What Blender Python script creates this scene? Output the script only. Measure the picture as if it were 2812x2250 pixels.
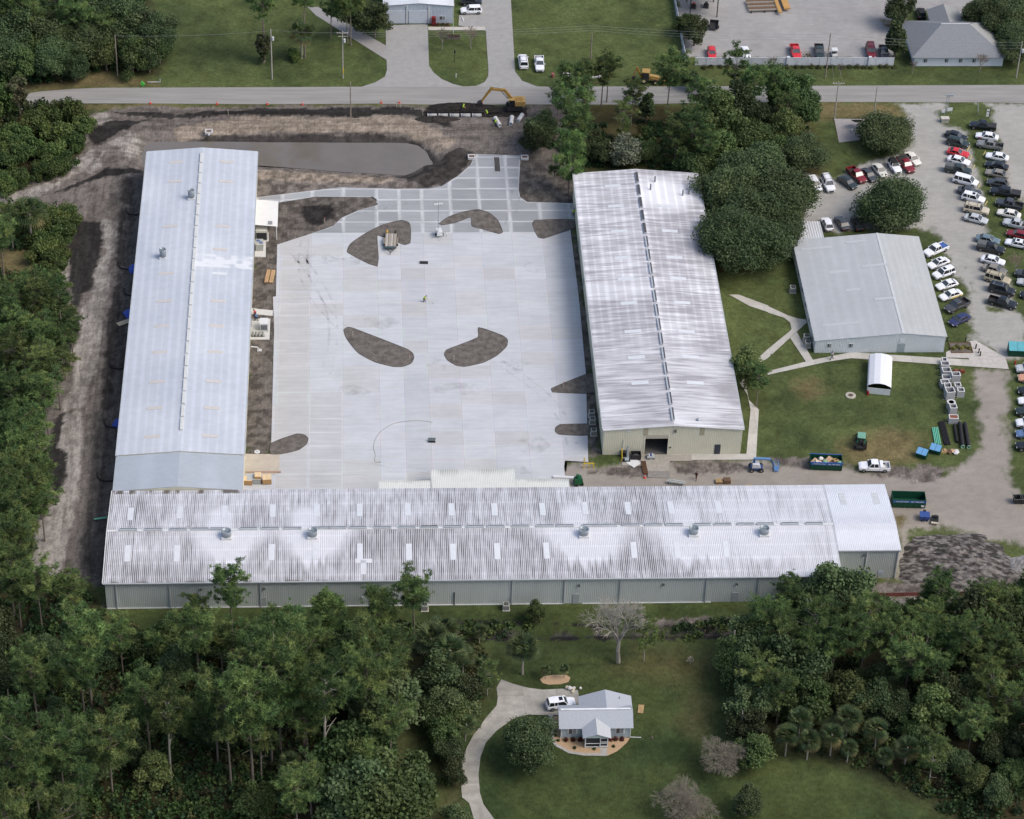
import bpy,bmesh,math,random
import numpy as np
from mathutils import Matrix,Vector
R = math.radians
for o in list(bpy.data.objects): bpy.data.objects.remove(o)
scene = bpy.context.scene
COL = scene.collection
# ------------------------------------------------------------------ camera (helicopter at 300 m, long lens)
cam_data = bpy.data.cameras.new('camera')
cam_data.sensor_width = 36.0
cam_data.lens = 95.05
cam_data.clip_start = 5.0
cam_data.clip_end = 6000.0
cam = bpy.data.objects.new('camera',cam_data)
COL.objects.link(cam)
_th,_ro,_ya = 0.67883204,-0.03903933,0.07286136
_fw = Vector((math.sin(_ya)*math.cos(_th),math.cos(_ya)*math.cos(_th),-math.sin(_th)))
_rt = Vector((math.cos(_ya),-math.sin(_ya),0.0))
_dn = _fw.cross(_rt)
_r2 = math.cos(_ro)*_rt + math.sin(_ro)*_dn
_d2 = -math.sin(_ro)*_rt + math.cos(_ro)*_dn
_m = Matrix(((_r2.x,-_d2.x,-_fw.x),(_r2.y,-_d2.y,-_fw.y),(_r2.z,-_d2.z,-_fw.z)))
cam.matrix_world = Matrix.Translation((-27.071,-370.884,300.0)) @ _m.to_4x4()
scene.camera = cam
# ------------------------------------------------------------------ daylight: veiled sun from the right
SUN_EL,SUN_AZ = R(50),R(112)          # azimuth clockwise from +Y
world = bpy.data.worlds.new('World'); scene.world = world; world.use_nodes = True
wn = world.node_tree.nodes; wl = world.node_tree.links
bg = wn['Background']
sky = wn.new('ShaderNodeTexSky'); sky.sky_type = 'NISHITA'; sky.sun_disc = False
sky.sun_elevation = SUN_EL; sky.sun_rotation = SUN_AZ
sky.air_density = 1.0; sky.dust_density = 4.0; sky.ozone_density = 1.0
wl.new(sky.outputs['Color'],bg.inputs['Color']); bg.inputs['Strength'].default_value = 0.15
sun_d = bpy.data.lights.new('sun','SUN'); sun_d.energy = 1.1; sun_d.angle = R(26); sun_d.color = (1.0,0.97,0.93)
sun = bpy.data.objects.new('sun',sun_d); COL.objects.link(sun)
_sd = Vector((math.sin(SUN_AZ)*math.cos(SUN_EL),math.cos(SUN_AZ)*math.cos(SUN_EL),math.sin(SUN_EL)))
sun.rotation_euler = _sd.to_track_quat('Z','Y').to_euler(); sun.location = (0,0,200)
scene.view_settings.view_transform = 'Standard'; scene.view_settings.look = 'None'
scene.view_settings.gamma = 1.0; scene.view_settings.use_curve_mapping = False
scene.view_settings.exposure = 0.42
scene.render.engine = 'CYCLES'
scene.cycles.max_bounces = 6; scene.cycles.diffuse_bounces = 3; scene.cycles.transparent_max_bounces = 4
DATA = {}
DATA['zones']=[('floor',1.5,[(-123.8,103.4),(-96.8,102.5),(-85.1,100.7),(-79.5,96.2),(-81.5,77.2),(-82.9,72.3),(-96.2,66.6),(-118.4,62.6)]),('floor',1.5,[(-117.6,56.3),(-93.3,65.0),(-82.3,64.1),(-81.2,56.1),(-81.2,39.2),(-78.5,31.8),(-78.2,23.2),(-80.6,14.8),(-81.0,5.2),(-80.4,-16.8),(-78.9,-25.4),(-80.6,-32.6),(-81.2,-39.6),(-73.2,-42.6),(-68.2,-48.9),(-66.4,-53.4),(-29.2,-57.8),(-20.3,-66.0),(-21.5,-74.4),(-22.4,-84.5),(-19.7,-96.6),(-19.1,-117.1),(-95.0,-115.3)]),('floor',1.2,[(-19.4,-58.0),(-8.7,-57.6),(-5.6,-64.2),(-5.4,-68.4),(-9.4,-74.6),(-11.8,-80.7),(-12.8,-94.4),(-13.9,-103.7),(-15.1,-96.7),(-15.3,-88.5),(-14.7,-80.6),(-17.4,-72.4),(-18.8,-66.1)]),('floor',1.5,[(31.4,-64.8),(36.7,-55.1),(53.5,-51.4),(96.9,-50.6),(84.5,-105.8),(60.6,-100.2),(57.9,-94.8),(51.3,-90.8),(44.7,-86.2),(36.9,-84.6),(30.3,-81.5)]),('floor',1.5,[(-132.0,165.9),(-74.5,166.3),(-71.8,141.4),(-69.1,129.6),(-66.8,120.0),(-68.3,110.7),(-78.2,112.1),(-84.6,107.0),(-96.0,103.9),(-100.0,106.1),(-124.0,105.2)]),('shade',1.5,[(8.4,98.8),(16.8,100.0),(67.8,98.2),(65.9,88.0),(67.2,80.2),(61.5,55.4),(56.5,49.1),(51.1,42.9),(39.9,39.9),(40.3,57.1),(41.5,74.3),(16.1,75.3),(16.0,80.4),(6.9,80.4)]),('green_shaded_turf',2,[(-67.3,-50.6),(32.6,-50.7),(31.6,-59.6),(-65.3,-58.0)]),('green_shaded_turf',6,[(-8.8,-58.7),(29.3,-59.4),(30.6,-81.5),(37.5,-85.6),(51.3,-90.8),(60.5,-100.6),(57.4,-114.4),(-13.5,-112.8),(-11.8,-80.7),(-5.4,-68.4)]),('dry',1.5,[(66.0,100.4),(81.7,100.6),(85.2,99.1),(86.3,94.2),(78.2,94.0),(70.8,94.2),(66.3,93.7)]),('dry',1.0,[(-94.5,97.7),(-89.8,99.0),(-82.6,100.0),(-47.5,99.6),(-47.5,99.5),(-12.5,99.5),(-12.5,98.8),(-47.5,98.5),(-47.5,98.5),(-63.2,96.6),(-78.1,97.5),(-82.5,97.7),(-91.9,96.2)]),('dry',1.2,[(-96.0,103.8),(-89.8,105.6),(-79.5,106.2),(-67.3,106.2),(-68.7,108.3),(-72.2,110.2),(-76.3,110.6),(-82.2,114.3),(-86.7,108.3),(-91.6,106.5)]),('dry',2.0,[(-94.5,48.9),(-89.1,50.8),(-86.9,46.2),(-82.2,40.8),(-87.1,41.2),(-93.6,39.8)]),('dry',2.5,[(-21.8,-67.5),(-19.2,-68.6),(-16.5,-73.8),(-14.6,-79.0),(-14.1,-86.5),(-13.7,-96.7),(-20.8,-96.6),(-20.3,-88.8),(-20.4,-82.7),(-19.9,-76.3)]),('turfdry',4,[(14.0,-64.6),(17.1,-61.2),(23.7,-62.4),(28.3,-63.5),(25.1,-67.2),(18.5,-66.6)]),('turfdry',3,[(24.6,-72.5),(26.7,-73.1),(26.9,-77.2),(24.9,-79.7),(23.2,-78.2)]),('dry',2.0,[(56.8,-10.6),(66.0,-5.5),(72.4,-7.5),(68.7,-14.7),(65.3,-16.5),(57.0,-14.8)]),('dry',1.5,[(51.8,7.7),(55.7,9.0),(56.4,4.9),(52.8,2.2),(51.0,4.9)]),('dirt',0.3,[(-80.9,96.1),(-75.3,98.8),(-47.5,98.8),(-47.5,99.0),(-12.5,99.4),(5.0,99.4),(8.9,99.2),(15.2,98.7),(16.0,81.1),(15.1,64.4),(15.0,57.4),(-46.0,50.0),(-46.0,-28.0),(-68.0,-29.0),(-68.0,-52.0),(-69.2,-45.4),(-74.0,-42.5),(-80.7,-40.6),(-80.5,-27.7),(-79.2,-21.6),(-80.4,-11.6),(-82.0,-2.5),(-81.7,8.3),(-79.4,15.8),(-78.0,20.7),(-80.5,30.1),(-80.9,38.6),(-82.2,40.5),(-81.5,50.8),(-82.3,61.4),(-88.3,62.6),(-95.5,59.5),(-101.9,56.0),(-102.7,63.9),(-96.4,68.5),(-93.1,70.6),(-87.7,73.8),(-83.4,78.4),(-81.0,83.5),(-81.7,90.9)]),('dirt',0.18,[(-46.6,74.0),(-40.0,74.0),(-41.5,40.0),(-41.8,-10.0),(-46.6,-18.0)]),('sand',0.27,[(-80.0,96.1),(-77.6,97.0),(-77.4,93.9),(-80.3,94.4)]),('sand',0.24,[(-81.6,91.7),(-78.3,93.5),(-78.9,90.8),(-80.9,89.1),(-79.5,85.7),(-81.5,84.8)]),('sand',0.36,[(-76.2,85.7),(-72.6,89.5),(-70.4,87.8),(-70.5,81.4),(-72.3,80.1),(-74.3,81.8),(-75.1,84.4)]),('sand',0.24,[(-96.3,68.1),(-89.6,69.7),(-84.0,73.8),(-82.4,78.0),(-81.2,80.1),(-80.0,83.1),(-78.3,83.1),(-80.9,76.3),(-84.6,70.5),(-90.4,65.7),(-95.8,62.5)]),('sand',0.18,[(-77.6,82.7),(-76.7,83.5),(-77.9,76.3),(-79.4,75.1)]),('muck',0.15,[(-87.5,67.3),(-80.6,72.2),(-76.2,76.3),(-69.7,76.7),(-69.4,75.0),(-78.3,73.0),(-83.5,68.9)]),('muck',0.21,[(-80.1,90.9),(-76.0,93.9),(-69.1,94.8),(-70.2,92.6),(-77.0,86.9),(-79.1,83.9),(-80.6,85.7)]),('sand',0.24,[(-82.5,47.3),(-81.0,47.3),(-80.8,38.4),(-82.2,38.4)]),('muck',0.15,[(-81.8,61.4),(-80.9,58.6),(-75.4,57.8),(-75.3,52.7),(-75.7,45.0),(-76.3,40.8),(-76.2,37.4),(-77.8,34.5),(-78.4,30.8),(-79.5,31.2),(-80.1,36.7),(-80.9,39.0),(-81.2,48.1),(-82.1,55.9)]),('sand',0.21,[(-75.8,59.0),(-72.9,57.0),(-72.3,50.7),(-74.0,43.4),(-73.0,38.9),(-73.7,29.3),(-73.4,18.6),(-74.8,6.2),(-75.3,0.7),(-79.4,0.8),(-77.9,8.3),(-78.0,14.1),(-79.4,16.2),(-77.2,21.4),(-78.2,28.3),(-77.2,32.3),(-76.0,36.7),(-75.9,41.9),(-74.8,48.0)]),('sand',0.24,[(-79.6,0.8),(-74.9,0.7),(-74.7,-10.4),(-74.5,-15.4),(-74.8,-24.1),(-75.4,-31.3),(-75.6,-41.6),(-80.6,-41.5),(-80.6,-30.7),(-78.1,-22.9),(-77.1,-16.7),(-77.6,-11.6),(-79.1,-10.3),(-78.9,-5.2)]),('muck',0.18,[(-80.2,0.1),(-78.1,0.1),(-78.6,-4.5),(-78.9,-5.8),(-79.2,-10.0),(-77.7,-10.7),(-77.1,-16.7),(-77.9,-22.9),(-79.3,-19.8),(-80.0,-16.6),(-80.3,-10.9)]),('muck',0.15,[(-79.4,27.5),(-78.0,27.2),(-77.6,22.9),(-79.2,15.8),(-80.4,15.8),(-80.3,19.4),(-79.3,21.1)]),('muck',0.21,[(-72.5,-19.8),(-71.8,-18.6),(-71.6,-27.8),(-70.6,-35.5),(-71.2,-40.8),(-72.6,-40.8),(-72.9,-33.8),(-72.6,-26.3)]),('damp',1.4,[(-72.4,63.8),(-68.5,63.8),(-68.4,0.6),(-71.1,0.7),(-71.8,29.3)]),('damp',1.4,[(-74.9,0.7),(-68.6,0.6),(-68.2,-44.8),(-72.3,-42.5),(-72.8,-21.7)]),('damp',1.0,[(-73.7,73.4),(-68.4,74.2),(-68.5,63.8),(-74.0,63.8)]),('wetd',0.24,[(-72.9,63.8),(-71.7,63.8),(-71.7,55.8),(-71.0,44.9),(-70.7,36.6),(-71.0,27.1),(-70.8,11.6),(-70.7,0.7),(-72.0,0.7),(-72.7,16.8),(-72.7,23.9),(-72.2,36.6),(-72.5,53.8)]),('wetd',0.18,[(-72.8,73.8),(-71.2,73.8),(-70.8,64.0),(-72.7,64.0)]),('tan',0.24,[(-64.1,90.4),(-57.1,93.9),(-47.4,95.9),(-47.4,95.6),(-18.4,95.5),(-14.8,93.6),(-10.8,90.5),(-7.6,86.6),(-8.1,84.2),(-10.8,82.7),(-13.8,86.4),(-17.3,89.2),(-25.7,89.8),(-47.2,89.7),(-47.2,89.5),(-55.7,89.3),(-62.8,87.3)]),('wetd',0.15,[(-65.2,87.3),(-62.8,87.1),(-55.7,89.2),(-47.2,89.3),(-47.2,89.5),(-25.7,89.5),(-17.3,88.9),(-13.8,86.2),(-10.2,79.9),(-6.7,83.8),(-3.7,81.6),(-5.0,77.4),(-7.3,73.6),(-10.4,70.3),(-13.2,69.7),(-17.6,72.8),(-19.9,74.0),(-14.0,77.0),(-13.2,81.2),(-17.4,84.9),(-47.1,85.2),(-47.1,85.4),(-68.8,84.3)]),('tan',0.24,[(-46.9,77.1),(-30.5,75.0),(-19.9,73.7),(-20.4,71.5),(-30.5,71.2),(-46.8,72.9)]),('muck',0.12,[(-77.7,97.2),(-63.2,96.3),(-47.5,98.2),(-47.4,96.3),(-63.1,95.0),(-75.2,95.9)]),('muck',0.15,[(-47.5,98.2),(-16.2,98.5),(-13.5,97.6),(-12.5,99.2),(5.0,99.3),(7.9,98.7),(7.8,96.7),(4.8,95.8),(-12.4,96.0),(-9.7,94.3),(-6.7,91.6),(-8.9,91.1),(-12.9,93.6),(-16.0,95.8),(-47.4,95.9)]),('soil',0.3,[(-46.2,66.8),(-35.1,66.3),(-24.0,66.1),(-22.7,64.9),(-22.9,63.9),(-23.6,63.2),(-27.0,61.5),(-30.0,59.1),(-31.8,56.3),(-36.4,53.6),(-42.3,50.4),(-47.6,50.4),(-48.0,63.7)]),('soil',0.3,[(-46.6,66.0),(-41.0,66.0),(-41.5,40.0),(-41.8,-10.0),(-46.6,-19.0)]),('muck',0.3,[(-37.4,63.2),(-31.9,63.6),(-32.3,58.8),(-34.6,57.2),(-37.3,58.4)]),('soil',0.4,[(5.6,80.7),(10.3,81.6),(15.7,72.7),(15.1,64.2),(6.0,64.4),(4.7,66.1),(4.6,68.5)]),('soil',0.4,[(13.8,55.4),(15.1,56.1),(15.2,4.6),(15.2,-12.7),(12.6,-14.6)]),('sandy',0.8,[(8.4,-15.5),(12.2,-14.9),(15.0,-15.9),(18.3,-15.0),(22.1,-14.7),(26.9,-14.2),(41.4,-14.3),(43.9,-15.0),(45.5,-15.0),(50.5,-16.4),(56.7,-16.8),(59.5,-17.7),(64.1,-17.5),(72.0,-19.5),(77.1,-17.0),(80.1,-14.2),(82.2,-9.6),(83.0,-4.3),(83.1,-1.0),(84.8,10.8),(90.9,10.4),(87.6,-4.4),(84.9,-20.6),(85.2,-24.4),(89.5,-25.7),(87.2,-37.2),(79.3,-35.9),(71.8,-32.8),(63.7,-33.0),(62.0,-28.0),(-5.0,-28.0)]),('dirt',0.24,[(13.7,-16.2),(18.3,-16.0),(21.7,-14.7),(22.1,-18.5),(17.6,-18.5),(12.4,-17.5)]),('dirt',0.24,[(26.9,-14.5),(38.6,-14.6),(40.5,-16.9),(34.2,-17.8),(28.0,-17.4)]),('dirt',0.24,[(43.8,-13.7),(50.7,-13.8),(50.5,-16.7),(45.6,-16.0)]),('dirt',0.3,[(57.1,-15.5),(59.0,-17.7),(64.8,-16.5),(70.5,-16.3),(75.7,-16.7),(73.7,-19.5),(67.8,-20.4),(61.8,-19.0)]),('dirt',0.3,[(55.7,-45.6),(63.6,-45.4),(70.1,-42.6),(85.7,-44.3),(85.0,-48.1),(72.9,-49.3),(55.1,-49.3)]),('sand',0.24,[(54.7,-49.6),(76.7,-49.6),(84.6,-49.8),(84.3,-51.2),(72.5,-51.0),(55.2,-51.3)]),('sand',0.18,[(67.9,-45.8),(73.6,-45.3),(78.5,-45.6),(77.3,-46.8),(69.4,-46.7)]),('sandy',0.8,[(63.4,-29.6),(63.2,-38.1),(60.6,-44.5),(55.1,-44.4),(63.4,-45.7),(65.3,-41.6),(65.6,-31.2)]),('dry',0.8,[(63.6,-29.6),(65.3,-29.1),(64.5,-31.5),(63.2,-33.0)]),('gravel',0.7,[(84.7,100.1),(86.2,96.0),(86.2,91.9),(85.1,83.6),(80.7,80.5),(75.7,77.9),(69.8,73.7),(66.6,71.6),(62.3,73.3),(61.0,68.3),(59.8,63.2),(60.3,63.2),(59.2,55.3),(63.4,55.1),(65.9,54.5),(69.0,55.1),(80.1,54.8),(84.5,55.8),(85.3,52.6),(85.8,49.8),(85.9,44.0),(86.9,37.8),(87.4,32.1),(86.8,27.3),(86.2,19.3),(90.9,13.9),(94.5,13.9),(97.0,26.5),(95.4,28.0),(91.1,28.8),(89.2,40.9),(97.2,67.4),(97.2,76.6),(96.9,83.1),(96.7,89.7),(95.7,91.5),(92.4,91.9),(92.8,96.0),(94.9,99.6)]),('gravel',0.7,[(102.1,100.4),(117.5,100.0),(109.9,63.0),(104.2,63.0),(102.2,72.4),(102.8,80.9),(103.9,94.1),(104.2,98.7)]),('gravel',0.7,[(92.8,90.1),(98.0,89.2),(99.0,86.2),(96.2,76.6),(96.5,67.4),(96.8,63.1),(95.4,56.5),(94.9,52.5),(96.0,46.2),(96.8,38.5),(96.0,29.5),(90.6,28.8),(87.3,37.8),(87.6,49.8),(90.9,63.1)]),('lawn',0.6,[(98.2,91.5),(100.4,90.1),(99.4,83.1),(99.4,76.6),(98.3,68.2),(98.0,63.1),(98.7,59.0),(97.8,49.8),(98.4,43.1),(101.9,35.4),(99.9,25.7),(96.0,28.7),(96.5,35.5),(96.0,42.3),(97.1,51.0),(95.5,55.8),(96.5,64.0),(97.4,72.4),(97.3,79.6),(97.1,85.3)]),('pave2',0.5,[(43.4,152.2),(42.2,118.2),(47.7,117.8),(60.2,117.7),(86.6,117.5),(91.1,132.9),(91.8,139.0),(107.0,134.5),(112.2,152.5)]),('dry',0.8,[(87.8,133.4),(90.9,133.4),(88.4,130.4)]),('muck',0.18,[(-33.0,-54.2),(-26.5,-54.4),(-12.0,-54.1),(-2.5,-54.2),(-2.5,-54.2),(16.6,-55.7),(36.0,-54.9),(35.9,-55.7),(16.6,-56.2),(-2.5,-54.7),(-12.0,-54.5),(-26.5,-55.1),(-31.9,-54.9)]),('damp',0.6,[(-39.8,-57.1),(-26.9,-57.2),(-11.3,-56.3),(-2.6,-57.0),(-2.6,-57.1),(12.6,-57.4),(24.2,-56.4),(35.4,-56.8),(35.3,-57.8),(24.1,-57.7),(-2.7,-57.8),(-11.3,-57.4),(-26.9,-57.7),(-39.8,-57.6)]),('muck',0.18,[(-33.0,-57.8),(-26.6,-57.9),(-10.2,-57.7),(-2.7,-58.0),(-2.7,-57.9),(13.6,-58.0),(20.3,-57.7),(31.4,-58.0),(31.3,-58.8),(16.4,-58.7),(-2.7,-58.5),(-11.4,-58.4),(-26.6,-58.4),(-33.0,-58.3)]),('dirt',0.24,[(20.6,-54.1),(36.1,-54.0),(36.0,-55.1),(20.4,-55.7)]),('green_shaded_turf',2,[(-21.4,-69.1),(-19.4,-69.6),(-16.9,-74.3),(-15.0,-79.2),(-14.3,-86.5),(-14.1,-96.7),(-20.4,-96.6),(-20.1,-88.8),(-20.2,-82.7),(-19.9,-76.3)])]
DATA['pond']=[(-69.36,83.16),(-68.92,85.95),(-67.81,87.24),(-58.08,87.44),(-47.23,87.28),(-47.22,87.2),(-30.52,87.03),(-17.37,86.83),(-14.99,85.74),(-13.6,83.8),(-13.05,81.73),(-12.39,79.68),(-13.95,79.18),(-15.64,77.49),(-17.56,76.02),(-19.91,76.03),(-23.44,76.46),(-30.51,77.11),(-37.59,78.19),(-47.03,79.28),(-47.03,79.28),(-67.08,78.07),(-68.88,78.92)]
DATA['road']=[(-113.44,77.26),(-106.51,98.82),(-99.71,102.63),(-95.82,103.53),(-91.46,104.66),(-85.48,105.57),(-79.46,106.02),(-67.31,106.11),(-47.67,106.25),(-27.35,106.43),(11.98,106.48),(58.88,106.71),(112.81,107.18),(124.07,107.32),(122.5,99.93),(111.42,100.12),(102.09,100.49),(95.08,100.4),(81.66,100.59),(70.22,100.6),(57.8,100.42),(44.35,100.3),(29.5,99.63),(4.97,99.64),(-13.49,99.65),(-23.23,100.02),(-47.5,99.77),(-47.51,99.81),(-73.03,100.14),(-82.66,100.15),(-89.79,99.17),(-94.46,97.83),(-98.94,94.83),(-103.06,88.72),(-107.86,68.97)]
DATA['drive_front']=[(-26.12,106.34),(-23.16,108.09),(-21.16,110.26),(-20.68,112.96),(-20.71,117.19),(-21.57,118.14),(-20.77,121.95),(-20.72,130.92),(-11.75,131.43),(-11.8,121.97),(-11.86,114.61),(-10.98,111.94),(-9.32,109.39),(-7.15,107.54),(-4.72,106.39)]
DATA['side_path']=[(-37.49,138.55),(-35.18,138.56),(-20.77,122.67),(-20.73,116.96),(-35.67,135.07)]
DATA['entry_road']=[(-5.95,106.34),(-2.24,106.75),(-0.45,108.23),(0.39,110.55),(0.52,112.51),(0.63,128.77),(-5.14,130.96),(-4.88,135.16),(-0.07,136.67),(0.63,154.56),(6.85,154.59),(6.08,112.28),(7.39,108.7),(10.25,106.62),(11.97,106.3)]
DATA['front_walk']=[(-11.65,130.3),(0.57,130.33),(0.52,129.01),(-11.68,128.98)]
DATA['yard']=[(-46.6,66.2),(-30.49,69.59),(-20.02,69.13),(-13.02,69.11),(-10.42,70.05),(-7.03,73.58),(-4.54,77.36),(-3.47,80.76),(-3.16,81.27),(5.6,80.74),(4.63,68.54),(4.79,66.07),(6.05,64.43),(15.06,63.9),(14.95,58.15),(13.92,54.76),(14.09,33.43),(13.79,9.93),(12.49,-14.62),(8.5,-14.18),(8.19,-15.84),(8.23,-18.37),(9.5,-28.0),(-46.6,-28.0),(-46.78,-11.73),(-42.16,-11.78),(-42.22,-8.99),(-42.25,0.36),(-42.36,23.64),(-42.78,33.66),(-42.23,33.84),(-42.32,50.35),(-36.38,53.65),(-31.84,56.39),(-30.02,59.17),(-27.03,61.57),(-23.56,63.25),(-22.86,63.94),(-22.74,64.96),(-24.0,66.19),(-35.12,66.44),(-46.6,63.2)]
DATA['yard_parts']=[[(-46.6,66.2),(-30.49,69.59),(-20.02,69.13),(-23.3,69.0),(-23.3,64.2),(-22.74,64.96),(-24.0,66.19),(-35.12,66.44),(-46.6,63.2)],[(-23.3,69.0),(-13.02,69.11),(-10.42,70.05),(-7.03,73.58),(-4.54,77.36),(-3.47,80.76),(-3.16,81.27),(5.6,80.74),(4.63,68.54),(4.79,66.07),(6.05,64.43),(15.06,63.9),(14.95,58.15),(13.92,54.76),(14.09,33.43),(13.79,9.93),(12.49,-14.62),(8.5,-14.18),(8.19,-15.84),(8.23,-18.37),(9.5,-28.0),(-46.6,-28.0),(-46.78,-11.73),(-42.16,-11.78),(-42.22,-8.99),(-42.25,0.36),(-42.36,23.64),(-42.78,33.66),(-42.23,33.84),(-42.32,50.35),(-36.38,53.65),(-31.84,56.39),(-30.02,59.17),(-27.03,61.57),(-23.56,63.25),(-22.86,63.94),(-23.3,64.2)]]
DATA['islands']=[[(-29.0,47.75),(-28.43,50.47),(-25.47,53.98),(-22.25,56.74),(-18.56,58.31),(-17.15,57.51),(-16.83,55.52),(-17.03,50.79),(-18.02,50.1),(-19.37,50.89),(-21.73,52.39),(-23.31,53.26),(-23.36,43.11)],[(-11.36,57.08),(-9.34,59.47),(-6.52,61.07),(-3.49,61.86),(-1.46,60.64),(0.05,58.22),(0.84,54.24),(0.08,53.65),(-3.06,55.25),(-5.04,56.25),(-5.09,59.25),(-8.02,57.46),(-10.8,56.6)],[(-29.68,23.53),(-28.92,24.25),(-27.83,23.88),(-18.16,17.56),(-17.21,16.32),(-17.03,14.92),(-17.59,13.35),(-19.11,12.43),(-20.82,12.44),(-24.01,13.76),(-26.99,16.41),(-28.49,19.24),(-29.35,21.38)],[(-11.52,15.92),(-11.05,17.32),(-5.18,21.0),(-5.0,23.98),(-0.7,21.5),(0.16,20.24),(-0.09,18.28),(-2.05,15.48),(-4.72,13.4),(-7.98,12.32),(-9.47,12.68),(-10.93,14.16)],[(6.71,57.19),(7.34,58.19),(15.08,58.35),(14.91,55.75),(13.82,54.96),(8.6,52.03),(7.59,52.43),(7.02,54.6)],[(13.85,9.93),(7.33,5.87),(7.47,4.78),(15.22,4.6),(15.19,10.09)],[(13.12,-4.17),(8.29,-4.31),(7.44,-5.09),(7.29,-6.31),(7.91,-7.07),(13.11,-7.32),(13.33,-4.17)],[(-42.28,-8.92),(-37.84,-6.38),(-36.6,-6.62),(-35.86,-7.61),(-36.16,-9.22),(-37.57,-10.81),(-40.63,-11.87),(-42.3,-11.85)]]
DATA['lot_slab']=[(80.29,15.79),(85.27,18.96),(86.33,19.31),(90.97,14.09),(90.93,10.68),(84.88,11.44),(84.23,13.27),(84.14,13.98),(80.01,14.2)]
DATA['walk_main']=[(46.78,10.48),(55.91,13.89),(62.76,15.95),(71.37,14.98),(79.98,14.02),(85.25,13.44),(84.88,11.44),(76.43,12.47),(70.65,13.22),(62.5,14.18),(57.99,13.17),(46.65,9.43)]
DATA['walk_a']=[(42.37,33.78),(44.17,33.77),(49.47,30.19),(49.2,30.19),(52.61,27.22),(54.27,26.29),(55.77,25.91),(55.6,24.63),(53.33,22.48),(52.76,23.21),(52.77,25.02),(51.85,26.49),(48.95,28.17),(49.22,28.16),(45.77,30.22)]
DATA['walk_b']=[(55.77,25.91),(55.87,25.0),(47.25,14.32),(45.22,12.58),(44.91,13.64),(47.58,16.97),(52.44,22.48),(53.61,24.65)]
DATA['walk_c']=[(52.16,20.32),(53.61,22.11),(55.45,13.72),(54.16,13.03)]
DATA['walk_side']=[(40.57,9.84),(41.95,10.52),(42.41,7.06),(42.39,2.28),(43.86,-0.57),(41.7,-14.27),(26.88,-14.22),(27.03,-12.61),(40.22,-12.71),(42.37,-0.56),(42.33,3.64)]
DATA['door_slab']=[(18.38,-12.64),(18.26,-15.61),(21.55,-15.74),(22.47,-14.4),(22.48,-17.51),(26.07,-17.55),(26.64,-14.52),(30.45,-14.49),(30.63,-12.76)]
DATA['house_drive']=[(7.01,-71.14),(6.99,-70.09),(5.52,-69.67),(1.4,-69.86),(-0.82,-69.42),(-3.2,-68.46),(-4.95,-67.45),(-5.78,-69.33),(-5.68,-71.43),(-5.95,-73.25),(-7.53,-75.54),(-9.7,-79.33),(-10.89,-82.08),(-11.72,-85.05),(-12.05,-89.47),(-11.97,-92.38),(-10.94,-93.6),(-10.35,-96.81),(-8.49,-103.31),(-4.13,-103.4),(-7.34,-96.87),(-8.82,-93.88),(-9.26,-91.47),(-9.33,-87.81),(-8.88,-84.11),(-7.94,-81.13),(-6.19,-78.63),(-4.07,-76.63),(-3.57,-76.13),(-1.13,-75.27),(2.0,-75.46),(3.39,-75.49),(6.8,-74.26)]
DATA['house_walk']=[(2.0,-75.46),(2.74,-75.47),(2.54,-80.32),(2.92,-81.59),(4.83,-83.13),(6.99,-83.67),(9.45,-83.59),(9.53,-82.59),(10.62,-82.61),(10.5,-84.29),(6.95,-84.17),(4.62,-83.62),(2.71,-82.08),(2.06,-80.81),(2.0,-79.29)]
DATA['mulch_house']=[(2.73,-75.73),(3.74,-75.75),(3.57,-80.08),(7.23,-80.15),(10.9,-80.22),(14.27,-80.54),(13.73,-81.54),(12.13,-83.27),(10.6,-84.19),(9.45,-83.59),(6.99,-83.67),(4.83,-83.13),(2.92,-81.59),(2.54,-80.32)]
DATA['mulch_oval']=[(1.12,-67.61),(1.75,-66.96),(3.09,-66.63),(5.34,-66.67),(5.96,-67.3),(5.62,-68.22),(4.27,-68.72),(2.4,-68.79),(1.48,-68.41)]
DATA['tan_pad']=[(-47.05,-11.71),(-40.71,-11.89),(-40.7,-16.27),(-41.44,-17.34),(-46.75,-17.27)]
DATA['pads']=[[(-46.6,51.42),(-44.48,51.4),(-44.41,46.24),(-46.47,46.38)],[(-46.74,26.88),(-43.12,26.85),(-43.16,20.6),(-46.57,20.63)],[(-46.82,30.17),(-42.69,29.48),(-42.73,27.81),(-46.78,28.42)],[(-46.67,54.51),(-44.02,54.49),(-43.95,51.4),(-46.6,51.42)]]
DATA['gravel_pad']=[(70.8,94.18),(78.65,93.95),(77.92,92.39),(74.78,86.21),(70.52,85.34)]
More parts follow.
